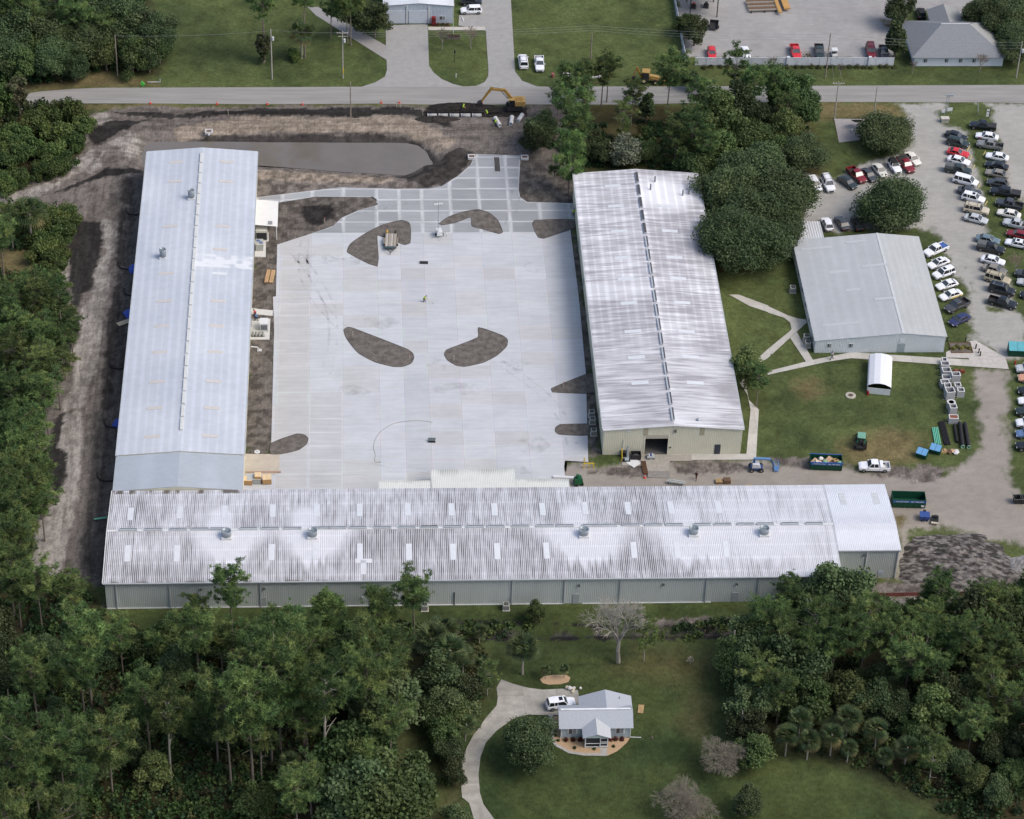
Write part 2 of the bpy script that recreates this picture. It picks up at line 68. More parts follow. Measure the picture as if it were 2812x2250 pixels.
DATA['cars']=[('sedan','black',94.68,86.77,-0.519,'black sedan,the car nearest the road in the inner file of the car park','cars in the gravel car park',None),('suv','dkgreen',94.53,84.24,-0.449,'dark green off-roader between the black sedan and the red coupe','cars in the gravel car park',None),('coupe','red',94.03,80.63,-0.42,'bright red sports coupe,the only red car of its file','cars in the gravel car park',None),('sedan','white',93.63,77.75,-0.462,'white sedan parked directly below the bright red coupe','cars in the gravel car park',None),('pickup','dkgreen',92.89,74.4,-0.335,'dark green pickup with a capped bed beside the white van','cars in the gravel car park','cap'),('van','white',93.71,70.5,-0.47,'white minivan with a long dark side window in the inner file','cars in the gravel car park',None),('sedan','charcoal',93.79,66.84,-0.356,'charcoal sedan squeezed between the white minivan and a white off-roader','cars in the gravel car park',None),('suv','white',94.15,64.45,-0.445,'white off-roader with a dark sunroof just above the tan one','cars in the gravel car park','sunroof'),('bigsuv','tan',94.0,60.45,-0.332,'tan off-roader with roof bars,second from the end of its file','cars in the gravel car park',None),('sedan','silver',93.39,57.34,-0.414,'silver sedan ending the upper inner file','cars in the gravel car park',None),('pickup','black',100.89,90.43,2.904,'black pickup with covered bed,topmost of the outer file','cars in the gravel car park','cover'),('sedan','white',101.02,86.55,2.863,'white sedan with a red front wing','cars in the gravel car park','redwing'),('pickup','grey',101.03,83.32,2.84,'grey double-cab pickup with an open bed below the red-winged sedan','cars in the gravel car park',None),('sedan','white',101.72,79.12,2.831,'plain white sedan below the grey double-cab pickup','cars in the gravel car park',None),('sedan','black',101.01,75.95,2.753,'black sedan between a white sedan and a beige-grey one','cars in the gravel car park',None),('sedan','taupe',100.51,73.01,2.754,'beige-grey sedan in the outer file','cars in the gravel car park',None),('hatch','charcoal',99.98,69.8,2.857,'small round charcoal hatchback above a long black pickup','cars in the gravel car park',None),('longpickup','black',100.91,66.33,2.855,'long black pickup with a covered bed in the outer file','cars in the gravel car park','cover'),('pickup','charcoal',100.92,62.28,2.758,'charcoal pickup with an empty open bed below the long black pickup','cars in the gravel car park',None),('sedan','cream',100.22,59.03,2.767,'cream white sedan between two pickups of the outer file','cars in the gravel car park',None),('pickup','silver',101.02,55.41,2.743,'silver double-cab pickup reaching the right edge of the picture','cars in the gravel car park',None),('sedan','dkred',100.75,52.0,2.727,'dark red sedan at the right edge of the picture','cars in the gravel car park',None),('sedan','white',99.87,49.02,2.782,'white sedan with a grey sunroof by the leafless tree','cars in the gravel car park','sunroof'),('sedan','steel',94.4,50.4,-0.338,'steel blue sedan heading the lower inner file','cars in the gravel car park',None),('pickup','black',94.44,47.49,-0.376,'black pickup with a grey cap behind the steel blue sedan','cars in the gravel car park','cap'),('sedan','white',94.12,43.5,-0.4,'white sedan with branches over its bonnet in the lower inner file','cars in the gravel car park',None),('sedan','taupe',93.88,40.54,-0.484,'taupe sedan between a white sedan and a gold off-roader','cars in the gravel car park',None),('bigsuv','gold',93.82,37.49,-0.483,'pale gold boxy off-roader in the lower inner file','cars in the gravel car park',None),('bigsuv','black',94.01,34.05,-0.454,'black off-roader with roof bars next to the pale gold one','cars in the gravel car park',None),('pickup','black',93.39,30.01,-0.443,'black pickup with an open bed,last of the lower inner file','cars in the gravel car park',None),('suv','charcoal',99.84,38.75,2.735,'dark vehicle just showing right of the leafless tree','cars in the gravel car park',None),('sedan','silver',99.69,36.21,2.825,'silver car nose at the right edge below the leafless tree','cars in the gravel car park',None),('sedan','black',99.53,32.19,2.911,'black car nose at the right edge beside the lower file','cars in the gravel car park',None),('pickup','white',83.64,47.02,-2.544,'white pickup with a blue tarp in its bed','cars parked along the grey office building','bluebed'),('sedan','white',83.45,42.74,-2.625,'white sedan with a sunroof,second along the office wall','cars parked along the grey office building','sunroof'),('suv','white',83.91,39.47,-2.647,'white off-roader,third along the office wall','cars parked along the grey office building','sunroof'),('coupe','white',83.86,35.82,-2.719,'white coupe,fourth along the office wall','cars parked along the grey office building',None),('sedan','white',84.03,32.52,-2.691,'white sedan with cream yellow flanks by the office wall','cars parked along the grey office building','yellowside'),('pickup','charcoal',84.57,29.15,-2.536,'charcoal pickup with an open bed by the office wall','cars parked along the grey office building',None),('sedan','navy',84.35,24.87,-2.54,'navy blue sedan,lowest along the office wall','cars parked along the grey office building',None),('suv','white',63.3,69.31,-1.34,'white hatchback at the tree end of the slanted row','cars facing the lawn with the round trees',None),('bigsuv','white',65.98,69.51,-1.428,'white people carrier,second in the slanted row','cars facing the lawn with the round trees',None),('sedan','dkgreen',69.97,70.12,-0.981,'dark green sedan in the slanted row,set forward of its neighbours','cars facing the lawn with the round trees',None),('pickup','dkred',72.19,72.63,-1.176,'dark red pickup beside the dark green sedan','cars facing the lawn with the round trees',None),('sedan','charcoal',74.59,72.73,-1.154,'charcoal sedan between the dark red pickup and a champagne sedan','cars facing the lawn with the round trees',None),('sedan','champagne',77.06,74.39,-1.257,'champagne sedan in the middle of the slanted row','cars facing the lawn with the round trees',None),('jeep','white',80.24,75.57,-1.313,'white jeep with a black soft top','cars facing the lawn with the round trees','blacktop'),('pickup','dkred',82.67,76.25,-1.264,'dark red pickup with a shiny windscreen beside the white jeep','cars facing the lawn with the round trees','cover'),('sedan','cream',84.4,78.55,-1.193,'cream sedan at the drive end of the slanted row','cars facing the lawn with the round trees',None),('hatch','white',63.91,55.74,1.675,'white hatchback behind the office near its white lean-to','cars behind the grey office building',None),('sedan','charcoal',66.86,56.07,1.824,'dark grey sedan behind the office roof','cars behind the grey office building',None),('suv','black',69.82,55.91,1.666,'black vehicle half under the round tree behind the office','cars behind the grey office building',None),('suv','silver',94.34,9.99,3.14,'silver grey car nose at the right edge along the dirt lane','cars at the right edge of the dirt lane',None),('sedan','orange',94.21,7.36,3.14,'pale orange car nose at the right edge along the dirt lane','cars at the right edge of the dirt lane',None),('sedan','black',93.49,3.69,3.14,'black car nose at the right edge along the dirt lane','cars at the right edge of the dirt lane',None),('sedan','white',92.91,0.73,3.14,'white rounded car nose at the right edge along the dirt lane','cars at the right edge of the dirt lane',None),('suv','dkgreen',91.93,-2.32,3.14,'dark green tall car nose at the right edge along the dirt lane','cars at the right edge of the dirt lane',None),('suv','white',91.29,-5.58,3.14,'large white car nose at the right edge along the dirt lane','cars at the right edge of the dirt lane',None),('sedan','blue',90.72,-8.51,3.14,'blue car nose at the right edge along the dirt lane','cars at the right edge of the dirt lane',None),('jeep','black',89.8,-11.94,3.14,'black-and-chrome car nose at the right edge along the dirt lane','cars at the right edge of the dirt lane',None),('suv','black',-2.13,139.9,0.04,'dark vehicle at the top edge beside the white crossover','vehicles north of the road',None),('suv','white',-2.21,136.19,-3.093,'white crossover parked by the pale blue garage','vehicles north of the road',None),('bigsuv','white',7.9,115.24,1.596,'white off-roader on the grass by the side road','vehicles north of the road',None),('pickup','white',11.28,114.37,-1.588,'white pickup on the grass beside the white off-roader','vehicles north of the road',None),('hatch','red',48.08,118.79,-1.621,'small red vehicle behind the left end of the white fence','vehicles north of the road',None),('sedan','white',55.28,118.93,-1.521,'white car behind the fence near the thin pine','vehicles north of the road',None),('pickup','red',66.0,119.18,-1.564,'bright red pickup behind the white fence','vehicles north of the road',None),('pickup','dkgreen',71.13,119.26,-1.632,'dark green small pickup behind the white fence','vehicles north of the road',None),('bigsuv','dkred',82.19,119.45,-1.611,'maroon off-roader behind the white fence','vehicles north of the road',None),('pickup','charcoal',84.89,118.8,-1.631,'dark pickup half hidden by the conical tree','vehicles north of the road',None),('jeep','black',95.53,135.07,1.556,'black jeep with spare wheel behind the hip-roofed building','vehicles north of the road','blacktop'),('sedan','white',107.66,134.48,1.775,'white car right of the hip-roofed building','vehicles north of the road',None),('suv','white',3.99,-73.59,0.15,'white crossover with a sunroof on the house driveway','cars','sunroof'),('pickup','white',61.86,-17.15,3.1,'white pickup with a tool box,parked beside the full skip','cars','toolbox')]
DATA['trees']=[('pine',-69.1,-77.0,16.9,0,1),('pinefork',-55.5,-88.6,19.5,2,1),('pine',-48.7,-84.3,17.6,3,1),('pine',-46.5,-90.0,21.3,4,1),('pine',-43.2,-90.5,23.2,5,1),('pinebig',-64.1,-90.8,15.6,6,1),('pine',-74.6,-94.9,13.1,7,1),('pine',-58.9,-83.3,18.0,8,1),('pine',-76.4,-96.8,18.0,8,1),('pine',-76.9,-108.0,18.0,8,1),('pine',-69.2,-106.2,16.8,8,1),('pine',-68.5,-72.4,19.2,8,1),('pine',-71.1,-92.2,15.6,8,1),('pine',-68.2,-96.3,13.2,8,1),('pine',-76.3,-77.0,16.8,8,1),('pine',-78.7,-86.9,16.8,8,1),('pine',-52.0,-69.2,15.6,8,1),('pine',-64.1,-65.9,12.0,8,1),('pine',-48.5,-67.5,13.2,8,1),('pinebig',-39.2,-83.0,23.0,9,1),('pine',-36.7,-80.1,21.3,10,1),('pinefork',-32.5,-87.6,23.0,11,1),('pinebig',-23.7,-74.5,17.5,12,1),('pine',-26.4,-81.0,18.4,13,1),('pine',-42.0,-89.1,14.9,14,1),('pinesmall',-26.7,-92.3,11.4,15,1),('pine',-40.5,-85.3,17.5,8,1),('pine',-37.3,-71.1,17.5,8,1),('pine',-34.1,-70.9,16.2,8,1),('pine',-35.6,-82.4,15.0,8,1),('pine',-41.7,-70.7,16.2,8,1),('pine',-80.6,21.9,13,16,17),('pine',-84.8,19.4,14,16,17),('pine',-87.8,20.4,13,16,17),('pine',-78.2,15.8,11,16,17),('pine',-86.1,10.1,14,16,17),('pine',-82.2,8.8,13,16,17),('pine',-79.0,9.3,12,16,17),('pine',-87.2,4.6,14,16,17),('pine',-82.4,0.2,14,16,17),('pine',-79.2,0.7,12,16,17),('pine',-83.5,-6.4,14,16,17),('pine',-86.4,-7.5,14,16,17),('pine',-80.6,-6.9,13,16,17),('pine',-83.9,-17.9,15,16,17),('pine',-81.1,-17.8,13,16,17),('pine',-84.3,-24.2,15,16,17),('pine',-81.5,-25.0,14,16,17),('pine',-84.7,-28.8,15,16,17),('pine',-79.6,-27.7,13,16,17),('pine',-89.5,15.3,14,16,17),('pine',-83.2,-45.0,15,16,17),('pine',-81.5,-45.4,13,16,17),('pine',-82.3,-51.8,14,16,17),('pine',-81.2,-33.7,15,16,17),('pine',-84.1,-33.1,14,16,17),('pine',-80.0,-28.3,13,16,17),('pine',-79.0,-33.8,12,16,17),('pine',-82.8,-37.8,14,16,17),('pine',-81.5,-39.1,10,16,17),('pine',-81.0,-54.4,13,16,17),('pine',-77.6,-55.0,13,18,1),('pine',-72.3,-55.2,12,19,1),('pine',-47.4,-56.5,14,20,1),('pine',-53.0,-56.0,8,21,1),('pinesmall',-32.5,-58.6,10,22,1),('pinesmall',-24.1,-58.8,10,23,1),('pine',-18.5,-57.9,13,24,1),('oaksmall',-14.7,-71.0,8,25,26),('oaksmall',-11.3,-73.2,7,25,26),('oaksmall',-14.0,-77.2,8,25,26),('oaksmall',-15.8,-78.3,6,25,26),('oaksmall',-12.2,-78.8,6,25,26),('oaksmall',-13.4,-85.4,5,25,26),('oaksmall',-13.2,-89.6,4.5,25,26),('oaksmall',-12.8,-98.9,5,25,26),('oaksmall',-14.3,-82.3,6,25,26),('oaksmall',-21.4,-65.7,5,25,26),('sparse',-7.3,-70.9,7,27,26),('palm',-15.8,-64.9,9,28,29),('palm',-13.3,-67.9,9,30,29),('palm',-11.0,-66.6,6,31,29),('palm',-14.3,-62.0,8,32,29),('palm',-37.7,-88.6,5.5,33,29),('palm',-11.1,-80.7,5,34,29),('palm',-8.1,-59.4,4,35,29),('sparse',42.2,-71.1,12,36,37),('pinebig',58.0,-73.2,13,38,37),('sparse',69.7,-77.6,12,39,37),('pine',47.0,-69.3,13,40,37),('pine',51.4,-69.9,14,40,37),('pine',55.8,-69.2,14,40,37),('pine',61.2,-74.3,11,40,37),('pine',67.1,-70.2,14,40,37),('pine',71.9,-81.3,11,40,37),('pine',38.0,-67.6,12,40,37),('pine',44.8,-70.4,11,40,37),('pine',64.6,-70.4,12,40,37),('pine',71.8,-70.8,13,40,37),('pine',74.6,-73.5,12,40,37),('pine',61.6,-66.4,11,40,37),('oaksmall',39.4,-75.1,7,41,37),('oaksmall',48.3,-76.3,8,41,37),('oaksmall',52.0,-76.9,7,41,37),('oaksmall',64.0,-76.5,8,41,37),('oaksmall',66.3,-80.8,6,41,37),('oaksmall',71.6,-82.2,6,41,37),('oaksmall',60.8,-79.1,8,41,37),('oaksmall',55.6,-78.5,6,41,37),('oaksmall',69.0,-86.9,5,41,37),('oaksmall',63.2,-88.6,5,41,37),('oaksmall',70.9,-91.4,5,41,37),('oaksmall',59.0,-86.7,5,41,37),('oaksmall',37.2,-71.9,7,41,37),('oaksmall',44.2,-73.6,7,41,37),('oaksmall',54.6,-72.5,7,41,37),('oaksmall',58.0,-81.7,5,41,37),('oaksmall',65.2,-92.8,5,41,37),('oaksmall',68.2,-95.8,5,41,37),('oaksmall',73.0,-86.5,6,41,37),('oaksmall',66.0,-76.1,8,41,37),('palm',40.2,-81.6,6.5,42,43),('palm',37.8,-84.8,6.5,42,43),('palm',41.0,-85.6,6,42,43),('palm',44.7,-84.9,6.5,42,43),('palm',47.5,-81.7,6.5,42,43),('palm',51.7,-84.0,6.5,42,43),('palm',47.1,-86.3,4.5,42,43),('palm',55.8,-87.4,6,42,43),('palm',52.4,-88.1,4.5,42,43),('palm',58.9,-84.7,5,42,43),('palm',44.1,-79.9,5,42,43),('pine',41.0,-55.7,10,44,45),('oaksmall',49.2,-54.9,11,44,45),('pine',39.5,-58.5,8,44,45),('oaksmall',45.8,-56.4,9,44,45),('pine',50.8,-59.2,8,44,45),('pine',56.7,-58.8,7,44,45),('pinesmall',64.7,-56.1,8,44,45),('pinesmall',74.5,-55.7,8,44,45),('pinesmall',78.2,-55.5,8,44,45),('pine',68.4,-57.9,7,44,45),('oaksmall',61.9,-57.3,6,44,45),('pine',76.1,-58.0,7,44,45),('oaksmall',47.2,-59.7,9,44,45),('pinesmall',71.5,-56.8,7,44,45),('bare',13.8,-63.8,17.8,46,47),('barebush',27.1,-88.3,8.5,48,47),('barebush',19.5,-96.4,9.5,49,47),('barebush',23.2,-96.9,5.7,50,47),('oak',-1.6,-86.2,7.5,51,52),('palm',-1.6,-66.4,7.8,53,54),('oaksmall',31.7,-67.1,7,55,37),('oaksmall',35.5,-65.5,9,41,37),('oaksmall',32.4,-81.2,6,41,37),('oaksmall',34.0,-77.6,9,41,37),('oaksmall',32.5,-71.8,7,41,37),('oaksmall',32.8,-87.0,6,41,37),('oaksmall',30.3,-96.9,5,41,37),('snag',31.1,-66.0,8.3,56,57),('snag',31.3,-81.4,6.0,58,57),('sparse',17.9,-63.5,9,59,52),('oaksmall',1.2,-54.5,4,60,52),('pine',-99.7,118.5,16.7,61,62),('pine',-89.9,123.8,13.7,63,62),('pine',-76.8,129.1,12.4,64,62),('pine',-96.9,118.4,14,65,62),('pine',-93.8,118.7,13,65,62),('pine',-86.5,118.2,13,65,62),('pine',-83.1,117.8,13,65,62),('pine',-79.5,117.3,11,65,62),('oak',-89.4,110.1,8,65,62),('oaksmall',-94.9,108.9,7,65,62),('oaksmall',-84.8,108.3,6,65,62),('oaksmall',-72.7,119.8,9,65,62),('oak',-69.7,118.4,9,65,62),('oaksmall',-67.9,115.8,8,65,62),('oaksmall',-73.3,112.0,8,65,62),('oak',-77.4,122.8,12,65,62),('oaksmall',-69.8,112.0,6,65,62),('oak',-98.0,111.3,7,65,62),('oaksmall',-92.1,114.3,8,65,62),('oaksmall',-78.7,112.7,7,65,62),('oak',-81.8,116.4,9,65,62),('oak',-99.7,118.0,12,65,62),('oaksmall',-72.3,112.7,5,65,62),('oaksmall',-85.5,113.4,8,65,62),('oak',-101.2,112.3,10,65,62),('oak',-89.6,119.2,9,65,62),('vine',-95.1,96.2,10.7,66,57),('shrub',-84.3,94.0,4.5,67,68),('shrub',-88.4,92.2,4.5,67,68),('shrub',-81.6,88.9,3.5,67,68),('shrub',-91.0,89.9,4,67,68),('shrub',-86.1,86.4,4,67,68),('shrub',-91.4,80.4,4,67,68),('shrub',-87.2,78.3,4,67,68),('shrub',-83.1,83.8,3.5,67,68),('shrub',-94.6,77.5,4,67,68),('shrub',-88.5,73.2,3.2,67,68),('shrub',-92.9,71.1,3.5,67,68),('shrub',-85.2,75.3,3.5,67,68),('shrub',-94.9,68.7,3.5,67,68),('shrub',-96.7,83.1,4.5,67,68),('shrub',-94.6,84.7,4,67,68),('shrub',-98.6,96.5,6,67,68),('shrub',-88.2,56.4,3.5,69,70),('shrub',-84.8,56.5,4,69,70),('shrub',-82.4,57.6,3.5,69,70),('shrub',-88.1,50.9,3.5,69,70),('shrub',-85.2,49.0,4,69,70),('shrub',-86.6,45.9,3.5,69,70),('shrub',-84.1,43.2,3.5,69,70),('shrub',-83.3,52.5,4,69,70),('shrub',-90.1,53.3,3.5,69,70),('shrub',-83.3,46.6,3,69,70),('shrub',-91.1,58.7,3,69,70),('palm',-88.6,50.6,10.2,71,72),('pine',-37.8,117.9,22.2,73,74),('pinebig',-28.2,122.7,18.1,75,74),('pine',-46.2,116.2,24.0,76,74),('vine',-46.4,115.8,9.0,77,57),('palm',-38.5,117.6,8.6,78,54),('shrub',-39.8,117.1,2.2,79,80),('oaksmall',-23.0,126.0,8,81,74),('oaksmall',-25.5,127.0,8,82,74),('pine',-28.9,124.0,12,83,74),('pine',-32.4,125.7,11,84,74),('baresmall',-8.9,121.0,6.9,85,47),('baresmall',-2.8,121.5,6.7,86,47),('pine',19.3,99.2,11.1,87,88),('pine',23.1,98.5,12.1,89,88),('pine',24.4,100.5,10.7,90,88),('pinebig',36.6,97.1,13.6,91,88),('sparse',50.7,101.7,11.9,92,88),('pine',16.0,74.1,16.3,93,88),('pinesmall',14.3,67.1,13.7,94,88),('pine',13.5,90.5,11.2,95,88),('pinebig',39.5,77.8,12,96,88),('pine',36.0,75.5,11,97,88),('pine',42.0,72.5,11,98,88),('oaksmall',39.9,72.0,8,99,88),('willow',26.3,77.2,6,100,88),('cedar',31.8,92.7,7,101,88),('oaksmall',51.1,89.2,10,102,88),('pine',53.5,93.4,13,103,88),('oaksmall',48.0,84.6,9,104,88),('oaksmall',45.4,75.3,8,105,88),('oaksmall',10.0,85.2,7,106,88),('oaksmall',8.2,81.5,6,107,88),('palm',11.6,70.6,4.5,108,88),('oaksmall',52.5,80.2,9,109,88),('oaksmall',30.5,77.8,5,110,88),('oaksmall',21.5,77.8,5,111,88),('oaksmall',18.6,80.6,6,112,88),('pine',57.9,94.0,11.9,113,88),('oaksmall',62.9,89.5,9,114,88),('oaksmall',59.0,82.0,9,115,88),('oak',51.2,66.5,10,116,117),('oak',44.7,58.3,10.5,116,117),('oak',54.8,58.3,10,116,117),('oak',48.9,50.9,10,116,117),('oak',60.9,74.0,7.5,116,117),('oak',52.9,48.8,8,116,117),('oakbig',44.6,41.7,11,118,117),('oakwide',79.4,84.2,6,119,117),('oakwide',76.7,58.1,7.5,120,117),('oaksmall',56.6,77.3,6.5,121,117),('cedar',87.0,118.0,8,122,123),('oaksmall',89.5,131.1,7,124,123),('oak',108.0,128.9,8,125,123),('oak',110.1,126.4,8,125,123),('oak',114.3,129.4,8,125,123),('oak',112.3,121.2,7,125,123),('oak',112.2,116.1,6,125,123),('baresmall',89.8,111.6,4.1,126,47),('baresmall',104.2,111.9,6.3,127,47),('baresmall',74.3,110.7,4.4,128,47),('baresmall',60.2,112.1,5.2,129,47),('oaksmall',44.7,122.8,6,130,123),('oaksmall',42.0,105.4,5,131,123),('oaksmall',42.7,127.4,5,132,123),('oaksmall',42.0,5.5,8,133,117),('pine',43.5,0.4,9,134,117),('baresmall',97.7,39.7,6.3,135,47),('oaksmall',-75.7,-62.2,5.4,136,1),('pinesmall',-52.8,-80.2,7.3,136,1),('pinesmall',-78.3,-99.2,6.0,136,1),('oaksmall',-56.0,-67.9,6.6,136,1),('oaksmall',-83.7,-60.7,7.9,136,1),('pinesmall',-38.2,-76.6,7.8,136,1),('oaksmall',-41.3,-66.1,7.7,136,1),('oaksmall',-57.9,-59.1,5.2,136,1),('pinesmall',-38.5,-68.3,6.3,136,1),('pinesmall',-59.3,-61.9,5.3,136,1),('oaksmall',-73.3,-75.7,4.8,136,1),('oaksmall',-42.2,-95.6,6.3,136,1),('oaksmall',-59.3,-78.4,6.1,136,1),('pinesmall',-64.7,-62.1,6.8,136,1),('oaksmall',-73.6,-90.2,7.2,136,1),('oaksmall',-50.0,-61.6,5.9,136,1),('oaksmall',-62.5,-62.2,6.1,136,1),('oaksmall',-34.6,-63.4,6.3,136,1),('oaksmall',-48.7,-81.2,6.2,136,1),('pinesmall',-61.1,-75.4,6.2,136,1),('oaksmall',-61.6,-84.8,6.1,136,1),('oaksmall',-29.7,-64.4,4.6,136,1),('oaksmall',-24.4,-97.3,6.1,136,1),('oaksmall',-67.2,-64.5,5.7,136,1),('oaksmall',-79.9,-93.3,6.8,136,1),('oaksmall',-67.9,-89.0,7.9,136,1),('oaksmall',-70.0,-82.5,7.0,136,1),('pinesmall',-74.1,-68.6,6.4,136,1),('oaksmall',-33.7,-77.1,6.3,136,1),('oaksmall',-82.3,-70.0,6.8,136,1),('oaksmall',-76.3,-90.9,5.6,136,1),('oaksmall',-29.8,-86.5,7.1,136,1),('oaksmall',-57.9,-89.1,6.5,136,1),('oaksmall',-30.3,-73.8,7.9,136,1),('pine',-36.4,-100.5,13.4,137,1),('oaksmall',-27.9,-97.9,12.8,137,1),('oaksmall',-29.1,-90.3,12.0,137,1),('oaksmall',-31.4,-70.3,11.5,137,1),('pine',-34.5,-95.3,11.0,137,1),('pine',-35.1,-85.3,13.0,137,1),('oaksmall',-24.4,-77.3,13.7,137,1),('oaksmall',-21.7,-97.8,13.3,137,1),('pine',-22.7,-87.1,13.4,137,1),('pine',-26.6,-70.0,14.0,137,1),('pine',78.9,-76.5,10.2,138,37),('sparse',75.6,-89.6,9.2,138,37),('oaksmall',75.7,-62.1,11.4,138,37),('pinebig',72.3,-59.8,11.0,138,37),('pine',84.5,-59.8,9.2,138,37),('oaksmall',69.6,-63.9,11.1,138,37),('sparse',78.8,-72.4,11.9,138,37),('pine',64.7,-58.7,13.3,138,37),('sparse',43.6,-61.8,10.3,138,37),('sparse',74.7,-80.6,10.7,138,37),('sparse',81.4,-55.6,10.2,138,37),('oaksmall',85.3,-56.0,12.1,138,37),('pine',80.7,-83.2,13.5,138,37),('sparse',61.1,-69.5,12.4,138,37),('pine',77.5,-85.0,13.7,138,37),('pinebig',66.1,-84.7,9.1,138,37),('oaksmall',35.1,-68.2,10.3,138,37),('pine',53.0,-64.2,13.9,138,37),('pine',85.3,-68.3,11.2,138,37),('oaksmall',80.0,-89.2,12.7,138,37),('pine',47.0,-63.6,11.6,138,37),('sparse',44.3,-65.3,13.8,138,37),('oaksmall',80.3,-60.7,9.6,138,37),('sparse',58.9,-91.2,10.5,138,37),('pinebig',69.1,-74.5,9.3,138,37),('pine',62.2,-62.6,10.8,138,37),('sparse',41.7,-64.3,8.0,139,37),('pine',37.3,-78.0,11.2,139,37),('oaksmall',42.2,-77.3,8.5,139,37),('oaksmall',36.7,-75.5,7.2,139,37),('pine',36.4,-62.5,11.4,139,37),('sparse',39.1,-65.0,10.3,139,37),('oaksmall',42.2,-68.1,7.2,139,37),('pine',34.0,-74.9,10.7,139,37),('oaksmall',39.6,-71.9,11.2,139,37),('sparse',39.1,-62.0,9.6,139,37),('pine',42.2,91.5,10.5,140,88),('sparse',26.4,84.6,10.4,140,88),('pine',19.1,92.9,11.1,140,88),('pine',16.1,94.0,12.5,140,88),('pine',16.3,83.2,13.8,140,88),('pine',28.7,92.0,10.7,140,88),('oaksmall',61.2,95.1,11.0,141,88),('oaksmall',44.8,85.7,11.9,141,88),('pine',60.0,88.1,9.1,141,88),('pine',-88.6,-33.6,11.5,142,17),('pine',-92.7,39.4,13.8,142,17),('sparse',-90.3,-27.7,10.6,142,17),('pine',-93.6,12.4,12.3,142,17),('sparse',-89.2,7.4,13.1,142,17),('sparse',-91.9,48.7,11.2,142,17),('pine',-86.1,27.0,10.3,142,17),('sparse',-94.9,7.3,12.9,142,17)]
DATA['under']=[([(-105.9,56.2),(-93.1,62.5),(-83.0,61.7),(-81.7,39.2),(-79.7,30.4),(-81.1,16.1),(-82.2,3.9),(-81.6,-16.8),(-80.1,-25.4),(-81.8,-32.6),(-82.6,-40.8),(-73.9,-44.3),(-68.5,-50.6),(-65.9,-54.5),(-31.5,-58.3),(-21.0,-66.6),(-21.5,-74.4),(-22.0,-84.5),(-19.4,-97.1),(-19.5,-103.6),(-83.8,-102.2)],2.6),([(-17.9,-58.6),(-8.8,-58.7),(-6.3,-64.2),(-6.9,-68.4),(-10.1,-74.6),(-12.5,-80.7),(-13.4,-97.2),(-15.2,-97.2),(-14.8,-84.6),(-14.9,-76.6),(-17.7,-70.3)],2.2),([(32.5,-64.8),(37.4,-56.2),(53.3,-53.1),(88.7,-52.0),(78.8,-99.1),(60.1,-98.7),(57.5,-93.4),(50.8,-89.3),(44.2,-84.8),(37.1,-83.1),(31.2,-79.5)],2.4),([(-123.2,153.4),(-74.8,153.7),(-72.4,139.4),(-70.2,127.7),(-68.2,118.1),(-70.4,112.5),(-78.8,113.4),(-85.8,108.8),(-95.2,106.1),(-117.6,107.9)],2.4),([(-116.5,98.9),(-96.6,100.7),(-85.9,98.9),(-81.4,95.3),(-82.9,78.1),(-84.9,73.9),(-96.4,69.0),(-112.3,64.2)],2.0),([(9.9,91.7),(16.5,95.2),(30.3,97.0),(46.0,97.0),(65.5,96.0),(64.3,87.2),(62.4,80.2),(43.8,76.9),(41.7,75.2),(17.2,76.6),(16.9,80.4),(9.9,82.1)],1.0),([(-65.6,-54.3),(32.9,-54.4),(32.4,-58.9),(-8.8,-58.9),(-65.4,-57.2)],0.9)]
DATA['boxes']=[(79.31,11.84,1.0,1.2,1.0),(79.13,10.25,1.6,1.3,1.3),(79.05,8.37,1.6,1.4,1.3),(78.73,6.51,1.6,1.3,1.1),(80.42,6.69,1.6,1.2,1.7),(78.24,5.14,1.6,1.3,1.1),(78.53,3.97,1.3,1.4,1.2),(80.36,4.25,1.2,1.2,1.2),(78.51,1.75,1.6,1.6,1.8),(80.59,2.5,1.3,1.2,1.4),(78.31,-2.47,1.3,1.3,1.6),(78.0,-4.93,1.7,1.2,1.2)]
